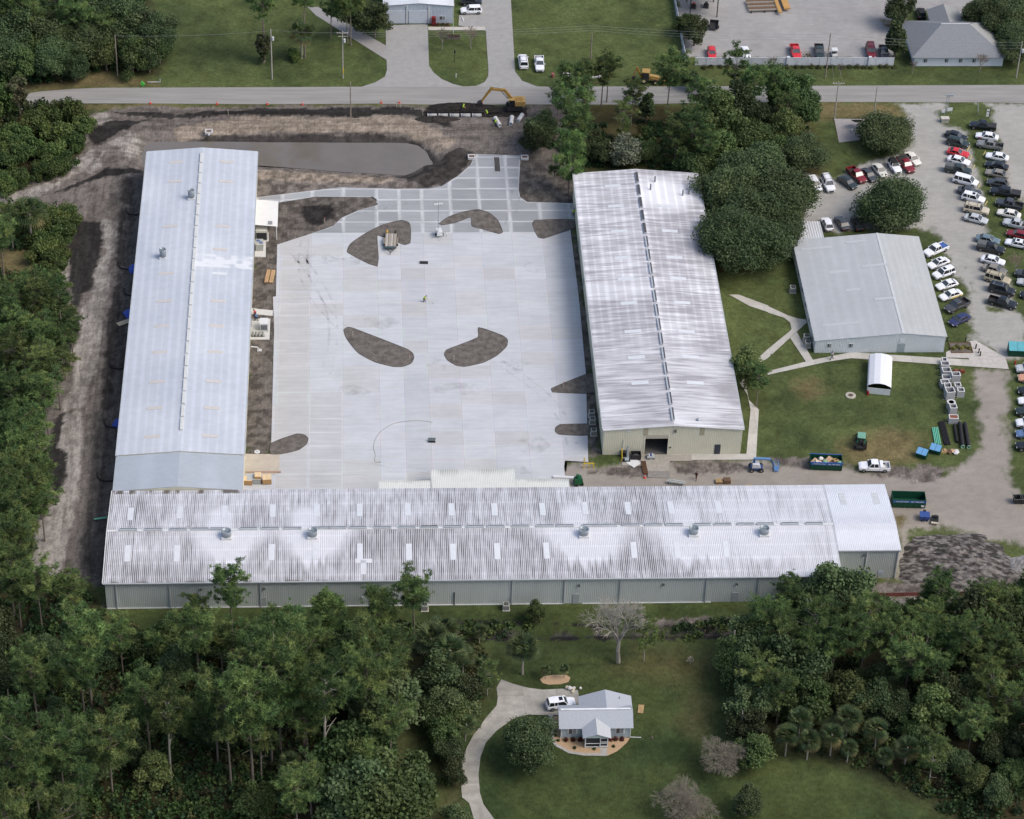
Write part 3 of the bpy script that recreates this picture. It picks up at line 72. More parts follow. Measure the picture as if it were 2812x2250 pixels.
DATA['pts']={'cone0': (-69.04,100.0),'cone1': (-55.51,99.77),'cone2': (-45.25,99.67),'cone3': (-38.12,99.58),'cone4': (-22.01,100.2),'cone5': (-18.28,100.2),'cone6': (-1.35,100.01),'cone7': (19.78,100.45),'cone8': (21.9,-18.94),'pole_a': (-76.35,110.61),'pole_b': (-44.48,109.33),'pole_c': (-29.85,109.7),'pole_d': (-28.28,95.64),'pole_e': (22.28,117.24),'pole_f': (71.16,109.97),'pole_g': (70.8,94.18),'pole_h': (78.74,93.73),'pole_i': (111.69,109.99),'pole_k': (94.12,95.77),'pole_h_': [9.8,12.0,11.3,7.9,6.2,10.8,8.9,8.0,8.8,4.7],'lime': (-71.2,106.84),'valve': (-67.45,107.85),'excav': (5.33,98.49),'excav_bucket': (-2.3,100.16),'w1': (-0.42,96.08),'w2': (1.01,91.54),'w3': (-5.34,97.62),'pipeA0': (1.11,93.92),'pipeB0': (1.94,91.03),'pipeA1': (4.54,94.3),'pipeB1': (4.2,91.53),'pipeA2': (6.68,95.06),'pipeB2': (5.67,92.78),'trench0': (-12.67,96.42),'trench1': (-1.26,96.59),'box0': (-56.75,89.16),'box1': (-4.21,79.91),'box2': (6.38,79.67),'trailer': (-20.72,50.38),'trailer_hitch': (-20.9,46.76),'tower': (-11.43,53.11),'blackmat': (-14.55,44.24),'worker': (-14.85,31.89),'broom': (-14.34,-8.57),'backhoe': (33.71,108.33),'pallets': (17.42,110.18),'blocks': (21.77,108.33),'blocks2': (24.64,110.19),'redbarrel': (13.81,110.18),'tractor': (60.52,-10.57),'skip1a': (50.7,-17.23),'skip1b': (56.25,-17.62),'skip2a': (63.44,-27.34),'skip2b': (69.12,-27.63),'lift': (41.37,-16.96),'lift_basket': (44.89,-17.01),'bin1': (70.76,-13.87),'bin2': (73.33,-12.8),'bigbin': (93.16,15.14),'hydrant': (92.35,12.14),'debris': (76.54,-12.84),'roundbox': (78.29,-0.85),'rust': (81.54,9.83),'teal0': (74.47,-6.12),'teal1': (74.21,-10.78),'thin0': (75.83,-4.53),'thin1': (75.79,-10.98),'fatA0': (78.03,-5.4),'fatB0': (77.71,-10.26),'fatA1': (79.05,-5.13),'fatB1': (78.4,-11.75),'fatA2': (79.95,-5.14),'fatB2': (79.46,-11.86),'carport0': (63.79,3.93),'carport1': (67.93,3.2),'manhole': (60.83,3.28),'garden': (82.96,17.19),'p_walk': (58.89,13.86),'p_yard': (30.73,-19.44),'p_red': (-46.34,27.74),'p_blue': (-45.89,26.23),'p_corner': (14.86,59.56),'bluebin': (68.46,-30.32),'blackcart': (70.21,-30.81),'cart0': (85.23,-26.19),'cart1': (86.45,-26.2),'pile': (72.07,-42.63),'mound': (82.44,-42.79),'acr0': (14.51,-2.26),'acr1': (14.48,-4.25),'acr2': (14.56,-7.37),'ace0': (54.44,34.44),'ace1': (55.12,19.4),'ace2': (55.37,17.61),'acs0': (-16.61,-50.59),'acs1': (-3.45,-50.52),'frame0': (11.6,-16.22),'frame1': (13.28,-16.17),'guard': (18.38,-14.42),'tankset': (19.11,-14.72),'blackbin': (20.82,-13.87),'whitesheet': (20.35,-14.95),'cartdoor': (23.43,-13.61),'beam0': (21.98,-14.61),'beam1': (22.15,-18.08),'steelmat': (24.48,-18.11),'greenmach': (10.39,-20.93),'panelstack': (10.53,-18.94),'boom0': (25.67,-20.41),'boom1': (28.76,-21.16),'pallet0': (34.61,-20.28),'pallet1': (35.94,-20.29),'pallet2': (39.69,-21.6),'woodstack': (-43.42,39.87),'boxpile': (-43.53,-19.44),'plank': (-43.39,-16.67),'cover': (-46.12,-12.64),'liner': (-46.28,17.47),'unit0': (-45.29,53.16),'chiller': (-45.62,48.84),'gen': (-44.17,23.92),'panelrack': (-45.56,21.42),'hose0': (-68.68,60.35),'hose1': (-68.64,42.45),'hose2': (-68.53,12.27),'hose3': (-68.74,-4.3),'hose4': (-68.72,-18.65),'hose5': (-68.8,34.22),'tarp0': (-69.09,42.64),'tarp1': (-69.11,28.55),'tarp2': (-69.01,-3.32),'board': (-69.4,26.2),'tealpipe0': (-71.28,-28.71),'tealpipe1': (-69.17,-28.29),'whitepipe0': (-82.42,79.69),'whitepipe1': (-82.11,77.16),'fence0': (42.29,144.91),'fence1': (42.26,117.98),'fence2': (43.33,117.26),'fence2b': (44.05,114.42),'fence3': (86.45,115.03),'hip0': (92.19,115.17),'hip1': (109.24,115.05),'garage0': (-20.93,130.43),'garage1': (-6.41,131.2),'flag': (-6.42,126.8),'planter': (-6.38,125.59),'lamp': (-6.46,116.03),'marker': (-6.37,110.18),'redthing': (-10.48,131.44),'bench': (-4.13,133.44),'canopy0': (44.44,133.56),'canopy1': (50.3,132.83),'mixer': (63.67,135.61),'golf': (74.16,118.73),'brush': (68.46,118.01),'blacktrailer': (49.75,130.11),'sign0': (93.54,95.4),'sign1': (94.87,95.96),'greenbox': (93.48,92.98),'dish': (74.83,90.28),'dish2': (74.66,88.39),'gatepost': (102.86,94.08),'gate': (100.87,95.58),'bonfire': (25.16,-64.56),'bags': (5.87,-70.07),'mailboard': (16.5,-74.43),'pump': (-19.01,73.83),'stop0': (96.59,83.06),'stop1': (96.51,79.86),'stop2': (96.42,76.3),'stop3': (96.37,69.66),'stop4': (99.52,81.25),'stop5': (96.6,63.53),'stop6': (94.13,63.16),'stop7': (99.95,77.27),'stop8': (96.31,69.66)}
DATA['silt']=[(55.16,-49.17),(59.07,-49.32),(66.96,-49.21),(76.83,-49.16),(84.74,-49.2)]
DATA['ridge_vents_s']=[-64.54,-60.51,-56.47,-52.97,-49.92,-45.1,-41.59,-37.94,-33.49,-30.68,-27.29,-23.32,-19.3,-15.64,-11.76,-8.16,-4.75,-0.72,3.31,6.59,10.9,13.77,17.47,21.19,24.63,29.25,32.65,36.39,39.66,43.79,47.78]
DATA['fans_s']=[(-48.62,-40.65),(-34.69,-40.7),(9.57,-41.03),(27.6,-40.99),(39.25,-41.15)]
DATA['sky_s']=[(-64.48,-34.5,0.95),(-56.45,-34.16,0.95),(-49.16,-34.11,0.95),(-64.38,-44.11,0.95),(-56.46,-44.22,0.95),(-41.25,-33.92,0.95),(-34.12,-34.02,0.95),(-27.02,-33.97,0.95),(-19.04,-33.92,0.95),(-11.87,-34.02,0.95),(-4.79,-34.12,0.95),(-41.23,-44.16,0.95),(-26.99,-44.22,0.95),(-19.04,-44.34,0.95),(-11.91,-44.44,0.95),(-4.76,-44.4,0.95),(-34.14,-43.97,0.95),(3.2,-34.16,0.95),(10.32,-34.02,0.95),(17.4,-34.11,0.95),(24.58,-34.06,0.95),(32.52,-34.02,0.95),(3.3,-44.37,0.95),(17.56,-44.43,0.95),(24.66,-44.54,0.95),(32.66,-44.51,0.95)]
DATA['sky_w']=[(-62.09,69.29,0.75),(-52.34,69.34,0.75),(-62.0,62.61,0.75),(-52.23,62.58,0.75),(-62.17,47.67,0.75),(-52.39,47.62,0.75),(-52.57,40.14,0.75),(-62.07,32.64,0.75),(-52.41,32.58,0.75),(-62.07,24.17,0.75),(-52.32,24.1,0.75),(-62.11,16.7,0.75),(-52.37,16.69,0.75),(-62.13,9.06,0.75),(-52.31,9.04,0.75),(-62.1,0.67,0.75),(-52.31,0.68,0.75),(-62.12,-6.65,0.75),(-52.34,-6.68,0.75),(-62.1,-14.37,0.75),(-52.35,-14.29,0.75)]
DATA['fans_w']=[(-58.55,56.5),(-62.94,37.8)]
DATA['sky_m']=[(22.21,60.62,0.9),(22.25,53.85,0.9),(31.85,53.88,0.9),(22.27,45.46,0.9),(31.87,45.53,0.9),(22.27,37.02,0.9),(31.91,36.96,0.9),(22.28,30.27,0.9),(31.98,30.32,0.9),(22.21,22.76,0.9),(32.02,22.86,0.9),(22.26,14.25,0.9),(31.93,14.16,0.9),(22.27,6.69,0.9),(31.93,6.67,0.9),(22.28,-0.63,0.9),(32.03,-0.73,0.9)]
DATA['stacks_m']=[(30.51,61.86),(29.38,59.02),(35.55,57.78),(36.8,58.38)]
DATA['rolldoor']=(22.33,26.31,3.6)
DATA['tiny_palms']=[(2.0,-67.49),(4.93,-67.28)]
DATA['stakes']=[(-53.09,95.88),(-18.87,98.53),(-18.02,98.53),(-15.97,97.63),(-13.58,95.84),(-33.33,57.59),(-28.01,21.37),(-17.78,14.57),(-9.81,14.15),(9.48,6.19)]
DATA['arc']=[(-23.44,-14.18),(-24.24,-11.93),(-24.54,-10.32),(-24.21,-8.07),(-23.15,-5.8),(-21.05,-3.85),(-18.33,-3.06),(-15.82,-3.09),(-13.75,-3.67),(-12.42,-4.34)]
DATA['labs']=['round-crowned pine with a bare dark trunk in the middle of the lower left woods','pines of the lower left woods','pine with a pale forked trunk and one bare side limb,lower left woods','pine just left of the two straight pale trunks,lower left woods','tall straight pine at the edge of the brown clearing,lower left woods','tall pine standing in the brown clearing,lower left woods','broad spreading pine near the bottom left of the picture','light-topped pine by the bottom left corner','slash pine among many in the dense lower left woods','big pine with a straight trunk left of the forked grey pine','pine with twin dark stems behind the big straight pine','grey pine forking into a lyre shape,with one long low limb','largest pine at the edge of the grassy strip','thin pine just left of the largest pine by the grassy strip','slender pine left of the fan palm in the lower woods','young pine by the lower end of the grassy strip','pine in the left edge woods beside the muddy track','pines of the left edge woods','pine at the lower left corner of the long white-roofed building','pine whose crown touches the corner post of the long building','airy pine overlapping the left part of the long wall and its eave','low pine in front of the left part of the long wall','round pine top in front of the long wall beside the grey door','round pine top in front of the middle of the long wall','pine reaching up to the eave of the long wall','broadleaf tree in the hedgerow by the house drive','trees of the hedgerow beside the house drive','thin half-leafless tree at the head of the house drive','fan palm,left of the pair behind the house drive','fan palms of the hedgerow','fan palm with yellowing skirt,right of the pair behind the house drive','low fan palm at the right end of the hedgerow top','bushy fan palm topmost of the hedgerow by the drain','lone fan palm in the lower left woods','fan palm leaning over the middle of the house drive','small palm standing beside the drain above the house','silvery bare-limbed tree at the left of the lower right woods','trees of the lower right woods','bright green dome-shaped pine,largest of the lower right woods','thin grey tree with drooping dead limbs on the right of the woods','pine among many in the lower right woods','dark broadleaf tree among many in the lower right woods','fan palm edging the lower right lawn','fan palms at the edge of the lower right lawn','tree in the row south of the long building','trees south of the long building','large leafless pale tree standing before the long wall','bare trees','round leafless bush-like tree right of the house lawn','grey twiggy tree at the bottom of the house lawn','second grey twiggy tree at the bottom,half behind the first','large round broadleaf tree on the lawn left of the house','lawn trees','slim palm with a rough trunk above the house drive','lawn palms','yellow-green tree at the right edge of the house clearing','bare leaning dead pole trunk at the edge of the house clearing','dead trunks','pale leaning trunk low on the right side of the house lawn','half-leafless tree right of the large leafless tree','grey-green bush against the foot of the long wall','pine with a reddish trunk at the top left corner','trees of the top left woods','straight pine in the middle of the top left woods','tall thin pine at the right of the top left woods','tree among many in the top left woods','dead trunk wrapped in vines beside the road bend','evergreen shrub in the thicket left of the pond','shrubs west of the pond','evergreen shrub in the bushes at the track fork','shrubs at the track fork','tall palm with a pale bare trunk among the bushes left','palms by the track','dark-trunked pine behind the palm on the front lawn','trees on the front lawn','pine with a thick trunk beside the diagonal path','tall pine trunk at the lamp post,hung with vines','vine-covered stump of greenery at the lamp post','fan palm on the front lawn with a bush at its foot','dark round bush at the foot of the fan palm','front lawn bushes','dark leafy tree touching the pale blue garage','leafy tree left of the garage above the path','upper crown over the start of the diagonal path','leftmost crown over the diagonal path','left of two small leafless trees before the garage','right of two small leafless trees before the garage','pine left of the pair leaning over the road,above the orange cone','trees between the road and the middle building','left pine of the close pair over the road','right pine of the close pair over the road','biggest dark pine crossing the road beside the yellow backhoe','thin see-through tree crossing the road and the white fence','yellow-green pine with a tall pale trunk at the corner of the middle building','thin pine with a straight dark trunk by the concrete entry','grey-green pine left of the road cluster by the pipe trench','yellow-green pine,broadest in front of the middle building','pine left of the broadest yellow-green pine','pine right of the broadest yellow-green pine','leafy tree under the broadest yellow-green pine','grey willow-like tree behind the middle building gable','small dark cedar at the road edge','dark oak right of the thin see-through tree','pine towering over the dark oak by the road','dark oak behind the drain thicket','leafy tree at the dark hollow','leafy tree beside the dug trench soil','low leafy tree by the white debris','low fan palm beside the concrete entry','dark oak right of the black hollow','small leafy tree by the drain water','small leafy tree left of the grey willow','leafy tree under the tall pale pine trunk','pine at the right end of the road cluster','dark tree at the right end of the road cluster','dark spreading oak right of the black hollow by the lawn','round evergreen oak in the clump left of the office','round oaks around the office','largest round oak,overhanging the middle building roof edge','round oak on the lawn by the cable-fenced gravel pad','round oak behind the office roof','greyish round tree below the cluster at the gravel pad','dense conical evergreen at the hip-roofed building corner','trees north of the road on the right','leafy tree left of the black jeep','dark evergreen tree in the top right corner clump','small leafless street tree below the conical evergreen','small leafless tree before the white wall windows','small leafless tree left of the fence post pole','small leafless tree at the left end of the verge','yellow-green tree inside the fenced yard corner','bush spilling over the outer corner of the white fence','reddish bush along the side fence','dark-trunked leafy tree beside the middle building wall','small pine in the lawn near the middle building corner','leafless tree with reddish tips at the right edge of the car park','leafy understorey tree in the lower left woods','tree filling the right part of the lower left woods','tall tree filling the lower right woods','tree on the house side of the lower right woods','tree in the belt between road and middle building','tree in the right half of the road belt','extra tree deep in the left edge woods']
# ------------------------------------------------------------------ helpers
def lin(c):
 c = c/255.0
 return c/12.92 if c <= 0.04045 else ((c+0.055)/1.055)**2.4
def S(r,g,b,k=0.78):
 """surface colour measured in the picture -> base colour"""
 return (lin(r)*k,lin(g)*k,lin(b)*k)
MATS = {}
def M(name,rgb=(0.5,0.5,0.5),rough=0.7,metal=0.0,var=0.12,scale=1.5,spec=0.3,stretch=None,bump=0.0,coat=0.0,coord='Object'):
 if name in MATS: return MATS[name]
 m = bpy.data.materials.new(name); m.use_nodes = True
 n = m.node_tree.nodes; l = m.node_tree.links; b = n['Principled BSDF']
 b.inputs['Roughness'].default_value = rough; b.inputs['Metallic'].default_value = metal
 b.inputs['Specular IOR Level'].default_value = spec; b.inputs['Coat Weight'].default_value = coat
 b.inputs['Coat Roughness'].default_value = 0.06
 tc = n.new('ShaderNodeTexCoord'); mp = n.new('ShaderNodeMapping'); nz = n.new('ShaderNodeTexNoise')
 if stretch: mp.inputs['Scale'].default_value = stretch
 nz.inputs['Scale'].default_value = scale; nz.inputs['Detail'].default_value = 5; nz.inputs['Roughness'].default_value = 0.65
 l.new(tc.outputs[coord],mp.inputs[0]); l.new(mp.outputs[0],nz.inputs['Vector'])
 mr = n.new('ShaderNodeMapRange'); mr.inputs[1].default_value = 0.3; mr.inputs[2].default_value = 0.7
 mr.inputs[3].default_value = 1-var; mr.inputs[4].default_value = 1+var
 l.new(nz.outputs['Fac'],mr.inputs[0])
 mx = n.new('ShaderNodeMix'); mx.data_type = 'RGBA'; mx.blend_type = 'MULTIPLY'; mx.inputs[0].default_value = 1.0
 mx.inputs[6].default_value = (*rgb,1); l.new(mr.outputs[0],mx.inputs[7]); l.new(mx.outputs[2],b.inputs['Base Color'])
 if bump:
  bp = n.new('ShaderNodeBump'); bp.inputs['Strength'].default_value = bump; l.new(nz.outputs['Fac'],bp.inputs['Height']); l.new(bp.outputs[0],b.inputs['Normal'])
 MATS[name] = m
 return m
def MA(name,rough=0.85,spec=0.2,var=0.18,scale=2.0,var2=0.0,scale2=0.2,stretch=None,randobj=0.0,trans=0.0,stretch2=None):
 """base colour from the mesh's own colour attribute 'tint', broken up by fine noise"""
 if name in MATS: return MATS[name]
 m = bpy.data.materials.new(name); m.use_nodes = True
 n = m.node_tree.nodes; l = m.node_tree.links; b = n['Principled BSDF']
 b.inputs['Roughness'].default_value = rough; b.inputs['Specular IOR Level'].default_value = spec
 at = n.new('ShaderNodeAttribute'); at.attribute_name = 'tint'
 tc = n.new('ShaderNodeTexCoord'); cur = at.outputs['Color']
 def mul(v,sc,st):
  nonlocal cur
  mp = n.new('ShaderNodeMapping'); nz = n.new('ShaderNodeTexNoise')
  if st: mp.inputs['Scale'].default_value = st
  nz.inputs['Scale'].default_value = sc; nz.inputs['Detail'].default_value = 6; nz.inputs['Roughness'].default_value = 0.7
  l.new(tc.outputs['Object'],mp.inputs[0]); l.new(mp.outputs[0],nz.inputs['Vector'])
  mr = n.new('ShaderNodeMapRange'); mr.inputs[1].default_value = 0.3; mr.inputs[2].default_value = 0.7; mr.inputs[3].default_value = 1-v; mr.inputs[4].default_value = 1+v
  l.new(nz.outputs['Fac'],mr.inputs[0])
  mx = n.new('ShaderNodeMix'); mx.data_type = 'RGBA'; mx.blend_type = 'MULTIPLY'; mx.inputs[0].default_value = 1.0
  l.new(cur,mx.inputs[6]); l.new(mr.outputs[0],mx.inputs[7]); cur = mx.outputs[2]
 if var: mul(var,scale,stretch)
 if var2: mul(var2,scale2,stretch2)
 if randobj:
  oi = n.new('ShaderNodeObjectInfo'); hs = n.new('ShaderNodeHueSaturation')
  a1 = n.new('ShaderNodeMapRange'); a1.inputs[3].default_value = 0.5-0.018*randobj; a1.inputs[4].default_value = 0.5+0.02*randobj
  a2 = n.new('ShaderNodeMapRange'); a2.inputs[3].default_value = 1-0.32*randobj; a2.inputs[4].default_value = 1+0.3*randobj
  ml = n.new('ShaderNodeMath'); ml.operation = 'MULTIPLY'; ml.inputs[1].default_value = 7.31
  fr = n.new('ShaderNodeMath'); fr.operation = 'FRACT'
  l.new(oi.outputs['Random'],a1.inputs[0]); l.new(oi.outputs['Random'],ml.inputs[0]); l.new(ml.outputs[0],fr.inputs[0]); l.new(fr.outputs[0],a2.inputs[0])
  l.new(a1.outputs[0],hs.inputs['Hue']); l.new(a2.outputs[0],hs.inputs['Value']); l.new(cur,hs.inputs['Color']); cur = hs.outputs['Color']
 l.new(cur,b.inputs['Base Color'])
 if trans:
  tr = n.new('ShaderNodeBsdfTranslucent'); l.new(cur,tr.inputs['Color'])
  ms = n.new('ShaderNodeMixShader'); ms.inputs[0].default_value = trans
  l.new(b.outputs[0],ms.inputs[1]); l.new(tr.outputs[0],ms.inputs[2]); l.new(ms.outputs[0],n['Material Output'].inputs['Surface'])
 MATS[name] = m
 return m
def tag(o,label=None,cat=None,group=None,kind=None):
 if label: o['label'] = label
 if cat: o['category'] = cat
 if group: o['group'] = group
 if kind: o['kind'] = kind
 return o
def thing(name,label,cat,loc=(0,0,0),rz=0.0,group=None):
 o = bpy.data.objects.new(name,None); COL.objects.link(o); o.empty_display_size = 0.3
 o.location = (loc[0],loc[1],loc[2] if len(loc) > 2 else 0.0); o.rotation_euler = (0,0,rz)
 return tag(o,label,cat,group)
def link(name,me,parent=None,mat=None):
 o = bpy.data.objects.new(name,me); COL.objects.link(o)
 if parent is not None: o.parent = parent
 if mat is not None:
  if len(me.materials) == 0: me.materials.append(mat)
  elif me.materials[0] is not mat:
   o.material_slots[0].link = 'OBJECT'; o.material_slots[0].material = mat
 return o
def rotz(p,a):
 c,s_ = math.cos(a),math.sin(a)
 return (p[0]*c-p[1]*s_,p[0]*s_+p[1]*c)
class MB:
 def __init__(self): self.v = []; self.f = []
 def add(self,vs,fs):
  k = len(self.v); self.v += [tuple(p) for p in vs]; self.f += [tuple(i+k for i in q) for q in fs]; return self
 def box(self,x0,x1,y0,y1,z0,z1,rz=0.0,at=(0,0,0),ry=0.0):
  vs = []
  for x,y,z in ((x0,y0,z0),(x1,y0,z0),(x1,y1,z0),(x0,y1,z0),(x0,y0,z1),(x1,y0,z1),(x1,y1,z1),(x0,y1,z1)):
   if ry: x,z = x*math.cos(ry)+z*math.sin(ry),-x*math.sin(ry)+z*math.cos(ry)
   if rz: x,y = rotz((x,y),rz)
   vs.append((x+at[0],y+at[1],z+at[2]))
  return self.add(vs,((0,3,2,1),(4,5,6,7),(0,1,5,4),(1,2,6,5),(2,3,7,6),(3,0,4,7)))
 def cyl(self,p0,p1,r0,r1=None,n=8,cap=True):
  if r1 is None: r1 = r0
  p0 = Vector(p0); p1 = Vector(p1); d = (p1-p0).normalized()
  a = d.orthogonal().normalized(); b = d.cross(a)
  vs = []
  for p,r in ((p0,r0),(p1,r1)):
   for i in range(n):
    t = 2*math.pi*i/n; q = p+a*(r*math.cos(t))+b*(r*math.sin(t)); vs.append(tuple(q))
  fs = [(i,(i+1) % n,n+(i+1) % n,n+i) for i in range(n)]
  if cap: fs += [tuple(range(n-1,-1,-1)),tuple(range(n,2*n))]
  return self.add(vs,fs)
 def tube(self,pts,r,n=6):
  for i in range(len(pts)-1): self.cyl(pts[i],pts[i+1],r if not isinstance(r,(list,tuple)) else r[i],r if not isinstance(r,(list,tuple)) else r[i+1],n)
  return self
 def loft(self,rings,cap=True):
  n = len(rings[0]); vs = [p for r in rings for p in r]; fs = []
  for k in range(len(rings)-1):
   for i in range(n): fs.append((k*n+i,k*n+(i+1) % n,(k+1)*n+(i+1) % n,(k+1)*n+i))
  if cap: fs += [tuple(range(n-1,-1,-1)),tuple(range((len(rings)-1)*n,len(rings)*n))]
  return self.add(vs,fs)
 def prism(self,poly,z0,z1):
  n = len(poly)
  if sum(poly[i][0]*poly[(i+1) % n][1]-poly[(i+1) % n][0]*poly[i][1] for i in range(n)) < 0: poly = poly[::-1]
  vs = [(p[0],p[1],z0) for p in poly]+[(p[0],p[1],z1) for p in poly]
  fs = [tuple(range(n-1,-1,-1)),tuple(range(n,2*n))]+[(i,(i+1) % n,n+(i+1) % n,n+i) for i in range(n)]
  return self.add(vs,fs)
 def lathe(self,prof,n=12,at=(0,0,0)):
  rings = [[(at[0]+r*math.cos(2*math.pi*i/n),at[1]+r*math.sin(2*math.pi*i/n),at[2]+z) for i in range(n)] for r,z in prof]
  return self.loft(rings)
 def blob(self,c,r,n=8,m=5,seed=0,k=0.15):
  rnd = random.Random(seed); rings = []
  for j in range(1,m):
   t = math.pi*j/m
   rings.append([(c[0]+r[0]*math.sin(t)*math.cos(2*math.pi*i/n)*(1+rnd.uniform(-k,k)),c[1]+r[1]*math.sin(t)*math.sin(2*math.pi*i/n)*(1+rnd.uniform(-k,k)),c[2]-r[2]*math.cos(t)*(1+rnd.uniform(-k,k)*.5)) for i in range(n)])
  return self.loft(rings)
 def mesh(self,name):
  me = bpy.data.meshes.new(name); me.from_pydata(self.v,[],self.f); me.validate(); me.update(); return me
 def build(self,name,mat,parent=None,smooth=False):
  me = self.mesh(name)
  bm = bmesh.new(); bm.from_mesh(me); bmesh.ops.recalc_face_normals(bm,faces=bm.faces); bm.to_mesh(me); bm.free()
  if smooth: me.polygons.foreach_set('use_smooth',[True]*len(me.polygons))
  return link(name,me,parent,mat)
def np_mesh(name,V,F,tint=None,smooth=False):
 """V (n,3); F (m,k) constant k"""
 me = bpy.data.meshes.new(name); k = F.shape[1]
 me.vertices.add(len(V)); me.vertices.foreach_set('co',np.ascontiguousarray(V,dtype=np.float32).ravel())
 me.loops.add(F.size); me.loops.foreach_set('vertex_index',np.ascontiguousarray(F,dtype=np.int32).ravel())
 me.polygons.add(len(F)); me.polygons.foreach_set('loop_start',np.arange(0,F.size,k,dtype=np.int32))
 if smooth: me.polygons.foreach_set('use_smooth',np.ones(len(F),dtype=bool))
 me.update(calc_edges=True)
 if tint is not None:
  a = me.color_attributes.new('tint','FLOAT_COLOR','POINT')
  c = np.ones((len(V),4),dtype=np.float32); c[:,:3] = tint; a.data.foreach_set('color',c.ravel())
 return me
def _h(ix,iy,seed):
 x = (ix.astype(np.int64)*374761393 + iy.astype(np.int64)*668265263 + seed*974711) & 0xffffffff
 x = ((x ^ (x >> 13))*1274126177) & 0xffffffff
 return ((x ^ (x >> 16)) & 0xffff)/65535.0
def vnoise(x,y,seed=0):
 ix = np.floor(x); iy = np.floor(y); fx = x-ix; fy = y-iy
 fx = fx*fx*(3-2*fx); fy = fy*fy*(3-2*fy); ix = ix.astype(np.int64); iy = iy.astype(np.int64)
 return (_h(ix,iy,seed)*(1-fx)+_h(ix+1,iy,seed)*fx)*(1-fy)+(_h(ix,iy+1,seed)*(1-fx)+_h(ix+1,iy+1,seed)*fx)*fy
def fbm(x,y,seed=0,o=4):
 s_ = 0; a = 0.5; t = 0
 for i in range(o):
  s_ = s_+a*vnoise(x*2**i,y*2**i,seed+i*17); t += a; a *= 0.5
 return s_/t
def sdist(px,py,poly):
 """signed distance, negative inside"""
 d = np.full(px.shape,1e9); ins = np.zeros(px.shape,bool); n = len(poly)
 for i in range(n):
  ax,ay = poly[i]; bx,by = poly[(i+1) % n]; ex,ey = bx-ax,by-ay; L = ex*ex+ey*ey+1e-9
  t = np.clip(((px-ax)*ex+(py-ay)*ey)/L,0,1)
  d = np.minimum(d,(px-ax-t*ex)**2+(py-ay-t*ey)**2)
  if ay != by: ins ^= ((ay > py) != (by > py)) & (px < (bx-ax)*(py-ay)/(by-ay)+ax)
 d = np.sqrt(d); return np.where(ins,-d,d)
def clip_poly(poly,x0,x1,y0,y1):
 def cut(p,ins,inter):
  out = []
  for i in range(len(p)):
   a,b = p[i-1],p[i]
   if ins(b):
    if not ins(a): out.append(inter(a,b))
    out.append(b)
   elif ins(a): out.append(inter(a,b))
  return out
 ix = lambda X: (lambda a,b: (X,a[1]+(b[1]-a[1])*(X-a[0])/(b[0]-a[0])))
 iy = lambda Y: (lambda a,b: (a[0]+(b[0]-a[0])*(Y-a[1])/(b[1]-a[1]),Y))
 for ins,it in ((lambda p: p[0] >= x0,ix(x0)),(lambda p: p[0] <= x1,ix(x1)),(lambda p: p[1] >= y0,iy(y0)),(lambda p: p[1] <= y1,iy(y1))):
  if not poly: return []
  poly = cut(poly,ins,it)
 return poly
def area(p): return 0.5*abs(sum(p[i-1][0]*p[i][1]-p[i][0]*p[i-1][1] for i in range(len(p))))
def sheet(name,poly,z,mat,label=None,thick=0.06,kind='structure',cat=None,parent=None):
 b = MB().prism(poly,z-thick,z); o = b.build(name,mat,parent)
 if parent is None: tag(o,label,cat,kind=kind)
 return o
def text_mesh(body,size,name):
 c = bpy.data.curves.new(name,'FONT'); c.body = body; c.size = size; c.extrude = 0.004; c.align_x = 'LEFT'
 t = bpy.data.objects.new(name,c); COL.objects.link(t)
 dg = bpy.context.evaluated_depsgraph_get(); me = bpy.data.meshes.new_from_object(t.evaluated_get(dg)); bpy.data.objects.remove(t); return me
# ------------------------------------------------------------------ GROUND
PT = DATA['pts']
CLS = {'turfdry': S(88,86,58),'damp': S(88,84,80),'shade': S(70,68,46),'green_shaded_turf': S(62,77,46),'lawn': S(81,94,58),'dry': S(112,104,74),'dirt': S(114,107,101),'sand': S(150,144,137),'muck': S(52,50,48),'wetd': S(68,64,61),  # green turf; the house lot's shade is put into its darker colour
       'tan': S(148,136,122),'soil': S(102,96,90),'sandy': S(158,151,142),'gravel': S(172,170,164),'pave2': S(166,164,162),'floor': S(64,60,42)}
OBJ_OF = {'turfdry': 'lawn','damp': 'bare_earth','shade': 'lawn','green_shaded_turf': 'lawn','lawn': 'lawn','dry': 'lawn','dirt': 'bare_earth','sand': 'bare_earth','muck': 'bare_earth','wetd': 'bare_earth','tan': 'bare_earth','soil': 'bare_earth',
          'sandy': 'dirt_road','gravel': 'gravel_car_park','pave2': 'gravel_yard','floor': 'forest_floor'}
ST = 0.42
gx = np.arange(-136,142.01,ST); gy = np.arange(-128,180.01,ST)
X,Y = np.meshgrid(gx,gy); nx,ny = len(gx),len(gy)
wob = (fbm(X*0.35,Y*0.35,3)-0.5)*3.0+(fbm(X*1.6,Y*1.0,9)-0.5)*2.2
tint = np.zeros((ny,nx,3)); tint[:] = CLS['lawn']
cls = np.full((ny,nx),4,int); names = list(CLS)
